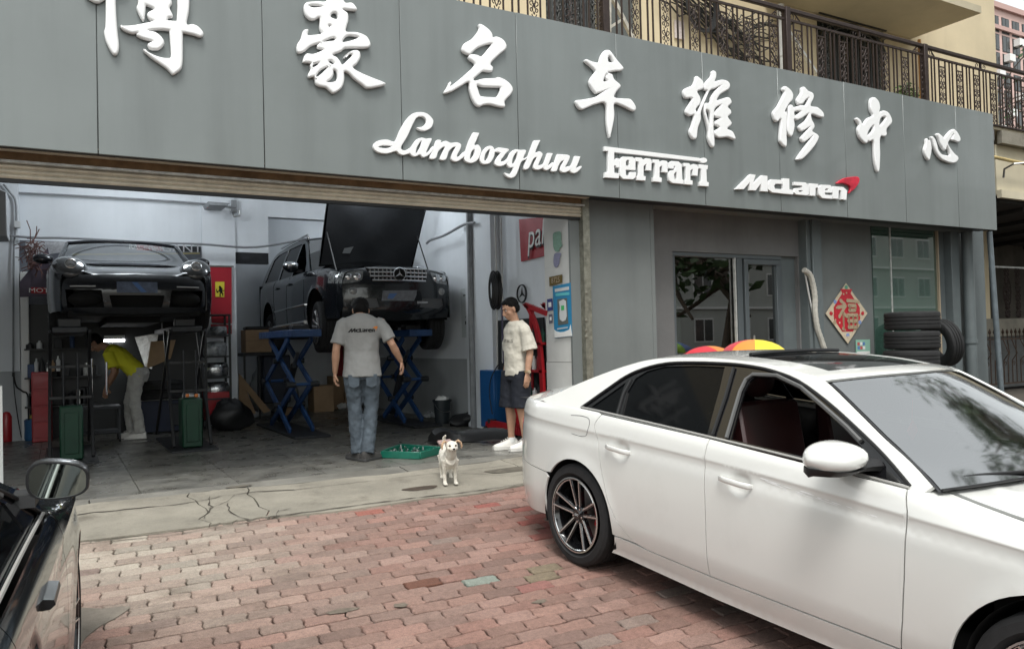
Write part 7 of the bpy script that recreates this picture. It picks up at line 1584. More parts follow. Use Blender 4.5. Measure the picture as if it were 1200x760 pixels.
# ------------------------------------------------------------------ right side of the bay
YW = XR
def onwall(pts, x, th, m, nm, par): return MB().prism([pX(a, b, x) for a, b in pts], (th, 0, 0)).build(nm, m, par, 0)
o = MB().cyl((5.13, 10.12, 0), (5.13, 10.12, 4.05), .045, n=12).build('wall_pipe', m_cond, None); props(o, 'tall grey pipe up the right wall beside the open pilaster', 'pipe')
pipe('ceiling_conduit', 'bent conduit rising from the raised bonnet to the right wall pipe', 'pipe', [pX(x, y, 5.1) for x, y in ((500, 285), (505, 281), (520, 276), (540, 265), (548, 262), (556, 261))], .02, m_cond)
t = thing('wall_chart', 'white wall chart with a shoe-like picture and two dark squares beside the lifted off-roader', 'poster', tuple(pX(548, 366, 5.27)))
onwall([(539.5, 338.5), (556, 336), (556, 395.5), (541.5, 395.5)], 5.285, .01, mat('chart_paper', (.50, .54, .55), .6), 'sheet', t)
onwall([(545, 372), (554, 356), (554, 365), (548, 371)], 5.28, .003, m_dark, 'picture', t); onwall([(545, 376), (548.5, 376), (548.5, 380), (545, 380)], 5.28, .003, m_dark, 'square', t); onwall([(551.5, 376), (555, 376), (555, 379.5), (551.5, 379.5)], 5.28, .003, m_dark, 'square', t)
for k in range(3): onwall([(542.5+k*4, 345.5), (545.5+k*4, 345), (545.5+k*4, 346.3), (542.5+k*4, 346.8)], 5.28, .003, m_dark, 'letter_bar', t)
XP = XR-.15
t = thing('pal_banner', 'red banner reading pal in white outlined letters high on the right wall', 'banner', tuple(pX(622, 280, 5.28)))
onwall([(608, 257), (638.5, 254), (639, 299.5), (610.5, 306.5)], 5.28, .012, mat('banner_scarlet2', (.40, .02, .03), .55, var=.15, vs=3, bump=.15, bs=6), 'sheet', t)
c_ = pX(629, 276, 5.27); text_obj('pal', 'lettering', .46, c_+Vector((-.012, 0, -.02)), (0, -1, .05), (0, 0, 1), mat('lettering_black', (.01, .01, .01), .6), t, .003, xs=.80, shear=.2); text_obj('pal', 'lettering', .44, c_+Vector((-.02, 0, 0)), (0, -1, .05), (0, 0, 1), m_white, t, .003, xs=.8, shear=.2)
t = thing('star_emblem', 'round three-pointed star emblem mounted on the right wall above the red rack', 'emblem', tuple(pX(612.5, 344, 5.28)))
c_ = pX(612, 344, 5.27); b = MB(); b.lathe([(.125, 0), (.118, .02), (.110, .02), (.108, 0)], c_, (-1, 0, 0), 28, caps=False); b.build('ring', m_dark, t)
b = MB()
for k in range(3): a = math.radians(90+120*k); d = Vector((0, math.cos(a), math.sin(a))); e = Vector((0, -math.sin(a), math.cos(a))); b.add([c_+d*.11, c_+e*.018, c_-e*.018, c_+Vector((-.02, 0, 0))], [(0, 1, 3), (0, 3, 2), (1, 2, 3)])
b.build('star', m_dark, t, 0)
# coiled hose
t = thing('hose_reel', 'dark coiled air hose hanging on the pilaster above the young man', 'hose', tuple(pX(583, 338, XP-.05)))
c_ = pX(583, 340, XP-.04); b = MB()
for k in range(9): b.tube([(c_.x-.012*k, c_.y+(.115-.022*(k % 5))*math.cos(a), c_.z+(.25-.03*(k % 5))*math.sin(a)) for a in [i*math.pi/10 for i in range(21)]], .016, 6)
b.build('coil', m_black, t)
b = MB(); b.tube([pX(588, 355, XP-.05), pX(589, 400, XP-.05), pX(590, 425, XP-.05)], .009, 5); b.build('tail', mat('violet_hose', (.06, .05, .12), .5), t)
pipe('wall_tube', 'thin pale tube running down the pilaster behind the hose', 'pipe', [pX(580, 254, 5.12), pX(582, 330, 5.12), pX(583, 430, 5.12)], .012, m_pvc)
pipe('wall_tube', 'second thin pale tube down the pilaster edge', 'pipe', [pX(587, 255, 5.12), pX(588.5, 330, 5.12), pX(589, 425, 5.12)], .010, m_pvc)
pipe('floor_cable', 'black cable drooping beside the blue cabinet', 'cable', [pX(588, 424, 5.0), pX(582, 430, 5.0), pX(575, 445, 5.0), pX(574, 465, 5.0), pX(577, 485, 5.0)], .008, m_cab)
# blue cabinet and white bottle
p0, p1 = pY(578, 434, 9.35), pY(596, 434, 9.35)
t = thing('blue_cabinet', 'upright blue steel cabinet behind the young man', 'cabinet', ((p0.x+p1.x)/2, 9.5, 0)); MB().box(p0.x, p1.x, 9.35, 9.75, .05, p0.z).build('body', mat('cabinet_blue', (.008, .075, .22), .45), t, bevel=.01); MB().box(p0.x+.03, p1.x-.03, 9.338, 9.348, .12, p0.z-.06).build('door', mat('cabinet_blue', (0, 0, 0)), t, bevel=.004)
o = MB().lathe([(.05, 0), (.055, .02), (.055, .22), (.02, .30), (.02, .34)], pZ(569, 502, 0), n=14).build('white_bottle', m_white, None); props(o, 'white plastic bottle on the floor left of the blue cabinet', 'bottle')
# red rack with curved posts
t = thing('red_tool_rack', 'tall red tool rack with curved posts and shelves of bottles behind the young man', 'rack', (5.0, 8.9, 0)); XK = 4.98
def rp(x, y, X=XK): return pX(x, y, X)
outer = [rp(615, 356), rp(620, 362), rp(626, 375), rp(631, 395), rp(634, 420), rp(636, 450), rp(637, 480), rp(635, 500), rp(624, 535)]
for dx in (0, .26):
    b = MB(); P = catmull([tuple(p) for p in outer], 4, False); b.loft([[Vector((p[0]+dx-.02, p[1]-.035, p[2])), Vector((p[0]+dx+.02, p[1]-.035, p[2])), Vector((p[0]+dx+.02, p[1]+.035, p[2])), Vector((p[0]+dx-.02, p[1]+.035, p[2]))] for p in P]); b.build('curved_post', m_red, t, 40)
    MB().bar(rp(616, 357)+Vector((dx, 0, 0)), rp(641, 367)+Vector((dx, 0, 0)), .04, .06).build('top_rail', m_red, t)
    MB().bar(rp(602, 357)+Vector((dx, 0, 0)), (rp(602, 357).x+dx, rp(602, 357).y, .05), .04, .06).build('back_post', m_red, t)
MB().box(XK-.02, XK+.28, rp(634, 400).y, rp(603, 400).y, rp(610, 430).z-.9, rp(610, 362).z).build('back_panel', mat('rack_black_panel', (.012, .015, .016), .6), t, 0) if False else MB().box(XK+.25, XK+.27, 8.35, 9.6, .1, 1.5).build('back_panel', mat('rack_black_panel', (.012, .015, .016), .6), t, 0)
YA, YBk = rp(637, 450).y, rp(603, 450).y
for i, (py, lab) in enumerate(((402, 0), (434, 1), (469, 2), (500, 3))):
    z = rp(625, py).z; MB().box(XK-.02, XK+.25, YA, YBk, z-.02, z+.01).build('shelf', m_red, t, 0)
    rg = random.Random(40+i)
    for k in range(9):
        y = YA+.08+k*.11; h_ = rg.uniform(.12, .2); m = [m_lampbody, m_black, m_white, m_red, mat('dark_green_can', (.01, .06, .04), .4)][rg.randrange(5)]
        cn = MB().lathe([(.03, 0), (.03, h_*.72), (.012, h_*.85), (.012, h_)], (XK+.06, y, z+.011), n=10).build('bottle', m, t, 40)
# shop-floor jack, car jack red, bumper cover, trays
p = pZ(607, 516, 0)
t = thing('trolley_jack', 'low red trolley jack on the floor behind the young man’s shoes'.replace('’', ''), 'jack', (4.75, 9.1, 0))
q0, q1 = pZ(573, 508, 0), pZ(612, 514, 0)
b = MB(); b.loft([[Vector((q0.x+(q1.x-q0.x)*k, q0.y+(q1.y-q0.y)*k+dy, .03+dz*hh)) for dy, dz in ((-.12, 0), (.12, 0), (.10, 1), (-.10, 1))] for k, hh in ((0, .12), (.15, .16), (.7, .14), (1, .08))]); b.build('chassis', m_red, t, 40, bevel=.01)
for k in (.1, .95):
    for dy in (-.14, .14): c_ = q0+(q1-q0)*k+Vector((0, dy, .05)); MB().cyl(c_-Vector((0, .02, 0)), c_+Vector((0, .02, 0)), .05, n=14).build('wheel', m_black, t)
MB().bar(q1+Vector((0, 0, .12)), pY(620, 470, 8.6), .035, .035).build('handle', m_red, t); MB().cyl(q0+Vector((.05, 0, .14)), q0+Vector((.05, 0, .19)), .06, n=14).build('saddle', m_dark, t)
o = MB().ell(pZ(586, 505, .13), (.09, .07, .04), 10, 6).build('brown_glove', mat('glove_brown', (.16, .09, .06), .9), None, 60); props(o, 'crumpled brown glove lying on the red trolley jack', 'glove')
# removed bumper cover lying on floor
b = MB(); A_, B_ = pZ(507, 521, 0), pZ(600, 521, 0)
b.loft([[Vector((A_.x+(B_.x-A_.x)*k, A_.y+.35*math.sin(math.pi*k)+(B_.y-A_.y)*k+dy, max(.012, .03+dz+.03*math.sin(9*k)))) for dy, dz in ((-.10, 0), (-.08, .09), (.02, .13), (.12, .06), (.14, 0))] for k in [i/16 for i in range(17)]])
o = b.build('bumper_cover', m_black, None, 50); props(o, 'black plastic bumper cover lying on the floor behind the dog', 'car part')
o = MB().prism([pZ(512, 519, .16), pZ(528, 517, .16), pZ(531, 520, .16), pZ(515, 522, .16)], (0, 0, .03)).build('pink_rag', mat('pinkish_rag', (.40, .28, .26), .9, var=.3, vs=20), None, 40, bevel=.008); props(o, 'pinkish rag draped on the bumper cover behind the dog', 'rag')
blob('dark_cloth', 'dark cloth heap on the floor at the foot of the right wall', 'cloth', (pZ(547, 498, 0).x, pZ(547, 498, 0).y, .07), (.28, .16, .10), m_black, 9, amp=.3)
# bucket
p = pZ(519, 497, 0); t = thing('bucket', 'dark plastic bucket with a wire handle against the right wall', 'bucket', (5.02, 10.9, 0)); c_ = Vector((5.02, 10.95, 0))
MB().lathe([(.105, 0), (.135, .36), (.145, .36), (.145, .33)], c_, n=22, caps=True).build('body', mat('bucket_dark', (.02, .026, .03), .4), t); MB().tube([c_+Vector((.14*math.cos(a), -.10*abs(math.sin(a))-.05, .30-.12*math.sin(a))) for a in [math.pi*i/10 for i in range(11)]], .005, 5).build('handle', m_steel, t)
blob('white_rags', 'white rags spilling over the rim of the dark bucket', 'rag', (5.02, 10.93, .36), (.09, .08, .05), m_white, 14, 10, 6, .35)
# green drip tray (perforated)
m_gt = mat('green_plastic', (.006, .13, .085), .4, coat=.2, var=.2, vs=8)
t = thing('green_tray', 'green plastic parts tray with small screws lying by the mechanic', 'tray', tuple(pZ(482, 532, 0)))
c = [pZ(446, 534, 0), pZ(463, 526, 0), pZ(513, 526, 0), pZ(513, 536, 0), pZ(490, 538, 0)]
q = [pZ(447, 536.5, 0), pZ(492, 538, 0), pZ(517, 531.5, 0), pZ(470, 527.5, 0)]
MB().prism([v+Vector((0, 0, .003)) for v in q], (0, 0, .012)).build('base', m_gt, t, 0)
cen = sum(q, Vector())/4
for i in range(4): MB().bar(q[i]+Vector((0, 0, .04)), q[(i+1) % 4]+Vector((0, 0, .04)), .02, .075).build('rim', m_gt, t, bevel=.004)
MB().bar((q[0]+q[3])/2*.55+(q[1]+q[2])/2*.45+Vector((0, 0, .035)), (q[0]*.55+q[1]*.45)+Vector((0, 0, .035)), .02, .06).build('divider', m_gt, t) if False else None
for f in (.25, .5, .75): MB().bar(q[0]*(1-f)+q[1]*f+Vector((0, 0, .03)), q[3]*(1-f)+q[2]*f+Vector((0, 0, .03)), .014, .05).build('divider', m_gt, t)
b = MB(); rg = random.Random(9)
for k in range(90):
    u, v = rg.uniform(.05, .95), rg.uniform(.08, .92); P_ = (q[0]*(1-u)+q[1]*u)*(1-v)+(q[3]*(1-u)+q[2]*u)*v; b.cyl(P_+Vector((0, 0, .02)), P_+Vector((rg.uniform(-.02, .02), rg.uniform(-.02, .02), rg.uniform(.04, .075))), .007, n=5)
b.build('screws', m_steel, t, 0, kind='stuff')
# ------------------------------------------------------------------ posters on the pier (side facing left)
XJ = 4.975
t = thing('pay_poster', 'blue payment poster with a grey framed code panel on the white pier', 'poster', tuple(pX(659, 364, XJ)))
def onp(pts, off, m, nm, par, th=.004): return MB().prism([pX(a, b, XJ-off) for a, b in pts], (th, 0, 0)).build(nm, m, par, 0)
onp([(647.5, 335.5), (668.7, 331), (670.5, 393.7), (649.8, 396)], .006, mat('poster_blue', (.02, .20, .38), .4), 'sheet', t)
onp([(649.5, 386), (652, 388), (656, 389), (661, 388.5), (667, 386), (668.5, 380), (670.3, 393.3), (649.8, 395.5)], .009, m_white, 'white_foot', t, .002)
onp([(653, 350.5), (664.3, 349), (665.8, 379), (654, 381)], .009, mat('panel_dark', (.10, .11, .10), .5), 'code_panel', t, .002)
onp([(655, 353), (660, 350.5), (663, 352.5), (663.3, 358), (664, 370), (662.5, 375), (659, 376.5), (656, 374), (655.5, 368), (656, 360)], .012, m_lampbody, 'code_tag', t, .002)
onp([(657.5, 358), (661, 357.6), (661, 363), (657.5, 363.5)], .015, mat('tag_green', (.05, .4, .12), .5), 'green_mark', t, .002)
onp([(650, 338.5), (666.5, 335.5), (666.7, 339.5), (650.2, 342)], .009, m_lampbody, 'headline', t, .002); onp([(651, 343.7), (667, 342), (667, 345.5), (651, 347)], .009, mat('teal_line', (.1, .45, .5), .5), 'headline', t, .002); onp([(653, 384.5), (665, 382.8), (665, 384), (653, 386)], .009, m_lampbody, 'headline', t, .002)
t = thing('bronze_plate', 'small bronze number plate reading 8725 above the blue poster', 'plate', tuple(pX(651, 328, XJ)))
onp([(643.4, 324.5), (658.5, 321.5), (658.7, 331), (643.8, 335.3)], .006, mat('bronze', (.16, .11, .03), .4, .6), 'plate', t)
text_obj('8725', 'lettering', .09, pX(651, 328.3, XJ-.01), (0, -1, .02), (0, 0, 1), m_gold, t, .002)
for i, (pts, m, lab) in enumerate((([(641, 350.5), (647, 349.5), (647.5, 363), (641.5, 364.5)], mat('sticker_navy', (.03, .04, .18), .5), 'small navy sticker on the pier edge beside the blue poster'), ([(643, 368.5), (647, 367.7), (647.3, 378), (643.3, 379)], mat('sticker_slate', (.12, .12, .16), .5), 'small grey sticker on the pier below the navy one'))):
    t = thing('sticker', lab, 'sticker', tuple(pX(*pts[0], XJ))); onp(pts, .005, m, 'sheet', t); onp([(a+(pts[0][0]+pts[2][0]-2*a)*.22, b+(pts[0][1]+pts[2][1]-2*b)*.3) for a, b in pts], .008, m_white, 'print', t, .002)
m_moss = mat('faded_green_paint', (.22, .36, .29), .9, var=.2, vs=30); m_lil = mat('faded_lilac_paint', (.26, .26, .38), .9, var=.2, vs=30)
g1 = catmull([(648, 274), (652, 271.5), (657, 272), (657.5, 283), (658.5, 288), (655, 292), (655.5, 294.5), (651, 294.5), (648.5, 290), (648, 283)], 3); o = MB().prism([pX(a, b, XJ-.003) for a, b in g1], (.003, 0, 0)).build('green_paint_patch', m_moss, None, 0); props(o, 'faded green paint patch on the upper pier', 'patch')
g2 = catmull([(650, 297), (657, 296.5), (656, 302), (655, 309), (652, 313.5), (649, 311), (648.5, 304)], 3); o = MB().prism([pX(a, b, XJ-.003) for a, b in g2], (.003, 0, 0)).build('lilac_paint_patch', m_lil, None, 0); props(o, 'faded lilac paint patch on the upper pier below the green one', 'patch')
# ------------------------------------------------------------------ people and the dog
def vox(o, size, smooth=4, disp=0, dscale=.12, seed=0):
    r = o.modifiers.new('remesh', 'REMESH'); r.mode = 'VOXEL'; r.voxel_size = size; r.use_smooth_shade = True
    s = o.modifiers.new('smooth', 'SMOOTH'); s.iterations = smooth; s.factor = .5
    if disp:
        t = bpy.data.textures.new('folds%d' % seed, 'CLOUDS'); t.noise_scale = dscale; t.noise_depth = 2
        d = o.modifiers.new('folds', 'DISPLACE'); d.texture = t; d.strength = disp; d.mid_level = .5; d.texture_coords = 'LOCAL'
    return o
def bake(o):
    """apply the modifiers so the object is a plain mesh"""
    dg = bpy.context.evaluated_depsgraph_get(); me = bpy.data.meshes.new_from_object(o.evaluated_get(dg)); nm = o.data.name
    old = o.data; o.modifiers.clear(); o.data = me; bpy.data.meshes.remove(old); me.name = nm; me.polygons.foreach_set('use_smooth', [True]*len(me.polygons)); return o
def limb_(b, pts, rad, side=(1, 0, 0), n=14):
    """loft of ellipses along pts; rad = [(across, fore-aft)]"""
    pts = [Vector(p) for p in pts]; rings = []
    for i, p in enumerate(pts):
        d = (pts[min(i+1, len(pts)-1)]-pts[max(i-1, 0)]).normalized(); u = Vector(side); u = (u-d*u.dot(d)).normalized(); v = d.cross(u)
        ra, rb = rad[i] if isinstance(rad[i], tuple) else (rad[i], rad[i]); rings.append([p+u*(ra*math.cos(t))+v*(rb*math.sin(t)) for t in [2*math.pi*k/n for k in range(n)]])
    b.loft(rings)
def hand_(b, w, d, palm_n, curl=.5, s=1.0, left=False):
    """palm and five bent fingers from wrist w along d; palm_n = palm facing"""
    w, d, pn = Vector(w), Vector(d).normalized(), Vector(palm_n).normalized(); sd = d.cross(pn).normalized()*(1 if not left else -1)
    limb_(b, [w-d*.01, w+d*.03*s, w+d*.07*s, w+d*.09*s], [(.024*s, .017*s), (.036*s, .016*s), (.040*s, .014*s), (.036*s, .011*s)], side=sd, n=10)
    for k, (off, L, r) in enumerate(((.030, .066, .0085), (.010, .076, .009), (-.010, .070, .0086), (-.029, .055, .0076))):
        p = w+d*.085*s+sd*off*s; pts = [p-d*.015]; a = 0
        for q in range(3):
            a += curl*(.55+.1*k)*(1 if q else .6); dd = d*math.cos(a)+pn*math.sin(a); p = p+dd*L*s/3*(1.15-.15*q); pts.append(p)
        limb_(b, pts, [r*s, r*s, r*s*.92, r*s*.75], side=sd, n=8)
    p = w+d*.03*s+sd*.032*s; t1 = p+(d*.7+sd*.7+pn*.3).normalized()*.034*s; t2 = t1+(d*.9+sd*.15+pn*.5).normalized()*.03*s; limb_(b, [p-d*.01, p, t1, t2], [.013*s, .012*s, .010*s, .008*s], side=pn, n=8)
def head_(b, c, f, u, s=1.0):
    """c: centre of skull, f: forward, u: up"""
    f, u = Vector(f).normalized(), Vector(u).normalized(); f = (f-u*f.dot(u)).normalized(); r = f.cross(u); R = Matrix((tuple(r), tuple(f), tuple(u))).transposed(); c = Vector(c)
    T = lambda x, y, z: c+R @ Vector((x, y, z))*s
    b.ell(T(0, -.012, .03), (.076*s, .095*s, .088*s), 18, 12, R); b.ell(T(0, .022, -.035), (.060*s, .066*s, .085*s), 16, 10, R); b.ell(T(0, .058, -.088), (.026*s, .024*s, .022*s), 12, 8, R)
    limb_(b, [T(0, .082, .018), T(0, .098, -.014), T(0, .108, -.032), T(0, .088, -.044)], [.008*s, .011*s, .015*s, .012*s], side=r, n=8)
    limb_(b, [T(-.045, .068, .026), T(0, .086, .028), T(.045, .068, .026)], [.008*s, .010*s, .008*s], side=u, n=8)
    b.ell(T(0, .082, -.064), (.024*s, .012*s, .006*s), 10, 6, R); b.ell(T(0, .079, -.073), (.021*s, .012*s, .006*s), 10, 6, R)
    for q in (-1, 1): b.ell(T(q*.078, -.004, -.012), (.009*s, .018*s, .031*s), 10, 8, R); b.ell(T(q*.045, .055, -.03), (.02*s, .02*s, .024*s), 10, 8, R)
    return T, R
def face_(t, T, R, s=1.0):
    for q in (-1, 1):
        MB().ell(T(q*.031, .076, .006), (.012*s, .008*s, .006*s), 10, 8, R).build('eye', mat('eye_white', (.6, .58, .55), .3), t, 60, local=True); MB().ell(T(q*.031, .082, .005), (.005*s, .004*s, .0055*s), 8, 6, R).build('iris', m_gap, t, 60, local=True)
        MB().tube([T(q*.014, .090, .024), T(q*.032, .088, .029), T(q*.050, .074, .024)], [.003, .0045, .002], 6).build('eyebrow', m_hair, t, 60, local=True)
    MB().tube([T(-.022, .085, -.068), T(0, .094, -.069), T(.022, .085, -.068)], [.001, .0035, .001], 6).build('mouth', mat('lip', (.30, .11, .09), .5), t, 60, local=True)
m_skin = mat('skin', (.44, .25, .165), .55, var=.12, vs=30, bump=.05, bs=200); m_skin2 = mat('skin_tanned', (.30, .165, .105), .55, var=.12, vs=30)
m_hair = mat('black_hair', (.005, .0045, .0045), .7, bump=.8, bs=120, spec=.2)
m_jean = mat('faded_denim', (.082, .103, .125), .85, var=.4, vs=9, bump=.25, bs=220); m_gtee = mat('grey_tee', (.25, .25, .245), .9, var=.08, vs=12, bump=.12, bs=200)
m_ctee = mat('cream_tee', (.53, .50, .43), .9, var=.07, vs=10, bump=.12, bs=200); m_navy = mat('navy_shorts', (.006, .008, .015), .8, var=.2, vs=14)
m_shoeb = mat('dark_shoe', (.045, .042, .04), .7, var=.3, vs=30); m_shoew = mat('white_shoe', (.66, .64, .60), .6, var=.08, vs=25); m_sole = mat('shoe_sole', (.04, .04, .04), .7)
def fig(label, x, y, az): return thing('person', label, 'person', (x, y, 0), -math.radians(az))
def sp(t, b, name, m, v=.007, sm=4, disp=0, ds=.1, seed=0): return bake(vox(b.build(name, m, t, 0, local=True, fixn=True), v, sm, disp, ds, seed))
def shoe(t, a, yaw, m, sole, s=1.0, th=.028):
    a = Vector(a); d = Vector((math.sin(yaw), math.cos(yaw), 0)); r = Vector((d.y, -d.x, 0)); st_ = [(-.075, .034, .07), (-.05, .040, .095), (0, .042, .10), (.06, .044, .075), (.12, .047, .052), (.165, .043, .042), (.195, .026, .03)]
    b = MB(); b.loft([[a+d*k*s+r*w*s*math.cos(q)+Vector((0, 0, -a.z+th*.6+max(0, h*s*math.sin(q)))) for q in [i*math.pi/8 for i in range(16)]] for k, w, h in st_]); up_ = b.build('shoe', m, t, 60, local=True, bevel=.004)
    b = MB(); b.loft([[a+d*k*s+r*w*1.08*s*e+Vector((0, 0, -a.z+z)) for e, z in ((-1, .002), (1, .002), (1.04, th), (-1.04, th))] for k, w, h in [(-.083, .026, 0)]+st_+[(.203, .022, 0)]]); b.build('sole', sole, up_, 50, local=True, bevel=.003)
    b = MB()
    for k in range(4): z = .03+.088*s-.012*k; b.tube([a+d*(.035+.024*k)*s+r*(-.022)+Vector((0, 0, -a.z+z)), a+d*(.04+.024*k)*s+Vector((0, 0, -a.z+z+.010)), a+d*(.035+.024*k)*s+r*.022+Vector((0, 0, -a.z+z))], .004, 5)
    b.build('lace', m, up_, 50, local=True)
# --- mechanic in the grey tee, back to us (local: x to his right, y forward)
t = fig('mechanic in a grey printed tee, faded jeans and dark cap, seen from behind', 2.80, 8.12, 16)
t.scale = (1.065,)*3
b = MB()
T, R = head_(b, (.005, .075, 1.490), (0, 1, -.75), (0, .55, 1)); limb_(b, [(0, -.01, 1.36), (0, .02, 1.42), (0, .05, 1.46)], [.065, .056, .056])
def arm(b, S_, E_, W_, hd, pn, left, curl=.6):
    S_, E_, W_ = Vector(S_), Vector(E_), Vector(W_); limb_(b, [S_, S_.lerp(E_, .5), E_, E_.lerp(W_, .3), W_.lerp(E_, .15), W_], [(.050, .050), (.044, .046), (.037, .039), (.041, .042), (.028, .031), (.024, .027)]); hand_(b, W_, hd, pn, curl, 1.0, left)
LS, LE, LW = (-.185, -.01, 1.375), (-.248, -.035, 1.10), (-.262, .045, .868); RS, RE, RW = (.185, -.01, 1.375), (.300, -.065, 1.135), (.395, .055, .965)
arm(b, LS, LE, LW, (-.05, .12, -1), (1, .2, 0), False, .9); arm(b, RS, RE, RW, (.28, .22, -1), (-1, .3, -.2), True, .9)
limb_(b, [(0, 0, .88), (0, 0, 1.1), (0, 0, 1.3), (0, -.01, 1.40)], [(.14, .10), (.13, .09), (.15, .10), (.12, .08)])
for s in (-1, 1): limb_(b, [(s*.08, 0, .92), (s*.075, .02, .5), (s*.06, -.02, .1)], [.07, .05, .035])
sp(t, b, 'body', m_skin, .006, 3)
b = MB(); limb_(b, [(0, 0, .825), (.0, 0, .93), (0, .005, 1.08), (0, 0, 1.22), (0, -.012, 1.33), (0, -.015, 1.40), (0, -.01, 1.445)], [(.196, .146), (.185, .138), (.170, .118), (.186, .122), (.198, .118), (.172, .10), (.082, .078)], n=24)
for S_, E_ in ((LS, LE), (RS, RE)):
    S_, E_ = Vector(S_), Vector(E_); limb_(b, [S_*.8+Vector((0, 0, 1.355))*.2, S_-Vector((0, 0, .022)), S_.lerp(E_, .45), S_.lerp(E_, .80)], [(.055, .062), (.062, .066), (.066, .068), (.074, .074)])
tee = sp(t, b, 'tee_shirt', m_gtee, .008, 4, .022, .11, 1)
def wrap(objs, target, off=.003):
    for o in objs:
        w_ = o.modifiers.new('wrap', 'SHRINKWRAP'); w_.target = target; w_.wrap_method = 'PROJECT'; w_.use_project_y = True; w_.use_negative_direction = True; w_.use_positive_direction = True; w_.offset = off; bake(o)
def logo(par, target, cx, cz, wdt, y, sgn, m, flip):
    sc_ = wdt/980; out = []
    for nm, lps in S3+[('sw', [[(930,150),(990,108),(1060,95),(1115,95),(1128,130),(1095,190),(1040,235),(1050,190),(1030,165),(980,150)]])]:
        b = MB(); lp = [Vector((cx+((x-560)-0*yy)*sc_*flip, y, cz-(yy-180-.10*(x-560))*sc_)) for x, yy in densify(lps[0], 25)]
        b.add(lp, [tuple(range(len(lp)))]); o = b.build('printed_letter', m if nm != 'sw' else mat('orange_print', (.6, .2, .04), .8), par, 0, local=True, fixn=False); bm = bmesh.new(); bm.from_mesh(o.data); bmesh.ops.triangulate(bm, faces=bm.faces); bm.to_mesh(o.data); bm.free(); out.append(o)
    wrap(out, target)
logo(tee, tee, .005, 1.285, .265, -.20, 1, mat('black_print', (.012, .012, .012), .8), 1)
b = MB(); limb_(b, [(0, 0, .97), (0, 0, .90), (0, .0, .80)], [(.138, .092), (.158, .108), (.165, .112)], n=20)
KL, AL = Vector((-.075, .03, .49)), Vector((-.055, -.015, .07)); KR, AR = Vector((.085, .03, .49)), Vector((.03, -.10, .07))
for s, K, A_ in ((-1, KL, AL), (1, KR, AR)): limb_(b, [(s*.085, 0, .90), (s*.088, .0, .76), K+Vector((0, .0, .12)), K, K.lerp(A_, .35), K.lerp(A_, .8), A_], [(.098, .105), (.092, .10), (.077, .082), (.068, .074), (.070, .075), (.064, .068), (.068, .072)], n=16)
jn = sp(t, b, 'jeans', m_jean, .008, 3, .026, .07, 2)
for s in (-1, 1): MB().loft([[Vector((s*.085+dx, -.118-e, z+dz)) for dx, dz in ((-.055, .07), (.055, .07), (.052, -.04), (0, -.065), (-.052, -.04))] for e, z in ((-.02, .78), (.004, .78))]).build('back_pocket', m_jean, jn, 30, local=True, bevel=.004)
shoe(t, AL+Vector((0, -.0, 0)), -.5, m_shoeb, m_sole); shoe(t, AR+Vector((0, 0, 0)), .75, m_shoeb, m_sole)
b = MB(); b.ell(T(0, -.012, .045), (.084, .104, .088), 20, 12, R); limb_(b, [T(-.06, .07, .05), T(0, .12, .04), T(.06, .07, .05)], [.012, .02, .012]); sp(t, b, 'cap', m_hair, .006, 2)
b = MB(); b.ell(T(0, -.022, -.005), (.080, .094, .072), 18, 10, R); sp(t, b, 'hair', m_hair, .006, 2, .008, .03, 3)
face_(t, T, R)
# --- young man in cream tee and navy shorts (faces left, head bowed)
t = fig('young man in cream tee, navy shorts and chunky white trainers, looking down by the pier', 4.46, 7.72, -88)
b = MB(); T, R = head_(b, (0, .055, 1.575), (0, 1, -.42), (0, .38, 1)); limb_(b, [(0, -.015, 1.37), (0, .01, 1.46), (0, .035, 1.53)], [.062, .054, .055])
LS, LE, LW = (-.18, -.02, 1.37), (-.215, -.065, 1.09), (-.222, -.02, .845); RS, RE, RW = (.18, -.02, 1.37), (.21, -.04, 1.09), (.21, .03, .86)
arm(b, LS, LE, LW, (.02, .10, -1), (1, .1, 0), False, .45); arm(b, RS, RE, RW, (0, .12, -1), (-1, .1, 0), True, .5)
limb_(b, [(0, 0, .85), (0, 0, 1.1), (0, 0, 1.3), (0, -.01, 1.40)], [(.13, .09), (.12, .085), (.14, .09), (.12, .08)])
LL = {-1: ((-.085, -.02, .88), (-.088, .0, .48), (-.09, -.055, .09)), 1: ((.085, .02, .88), (.088, .05, .48), (.09, .03, .09))}
for s in (-1, 1):
    H, K, A_ = (Vector(v) for v in LL[s]); limb_(b, [H, K+Vector((0, 0, .1)), K, K.lerp(A_, .28)+Vector((0, -.015, 0)), K.lerp(A_, .75), A_], [(.075, .08), (.056, .060), (.048, .052), (.050, .060), (.034, .038), (.033, .040)])
sp(t, b, 'body', m_skin, .006, 3)
b = MB(); limb_(b, [(0, .0, .83), (0, .0, .92), (0, .01, 1.08), (0, .0, 1.22), (0, -.01, 1.33), (0, -.015, 1.40), (0, -.01, 1.445)], [(.168, .125), (.166, .122), (.162, .115), (.180, .120), (.198, .118), (.170, .10), (.080, .076)], n=24)
for S_, E_ in ((LS, LE), (RS, RE)):
    S_, E_ = Vector(S_), Vector(E_); limb_(b, [S_*.8+Vector((0, 0, 1.355))*.2, S_-Vector((0, 0, .022)), S_.lerp(E_, .5), S_.lerp(E_, .92)], [(.055, .062), (.064, .070), (.074, .078), (.086, .090)])
tee = sp(t, b, 'tee_shirt', m_ctee, .008, 4, .028, .10, 5)
b = MB(); limb_(b, [(0, 0, .93), (0, 0, .86), (0, .0, .78)], [(.140, .100), (.158, .112), (.165, .120)], n=20)
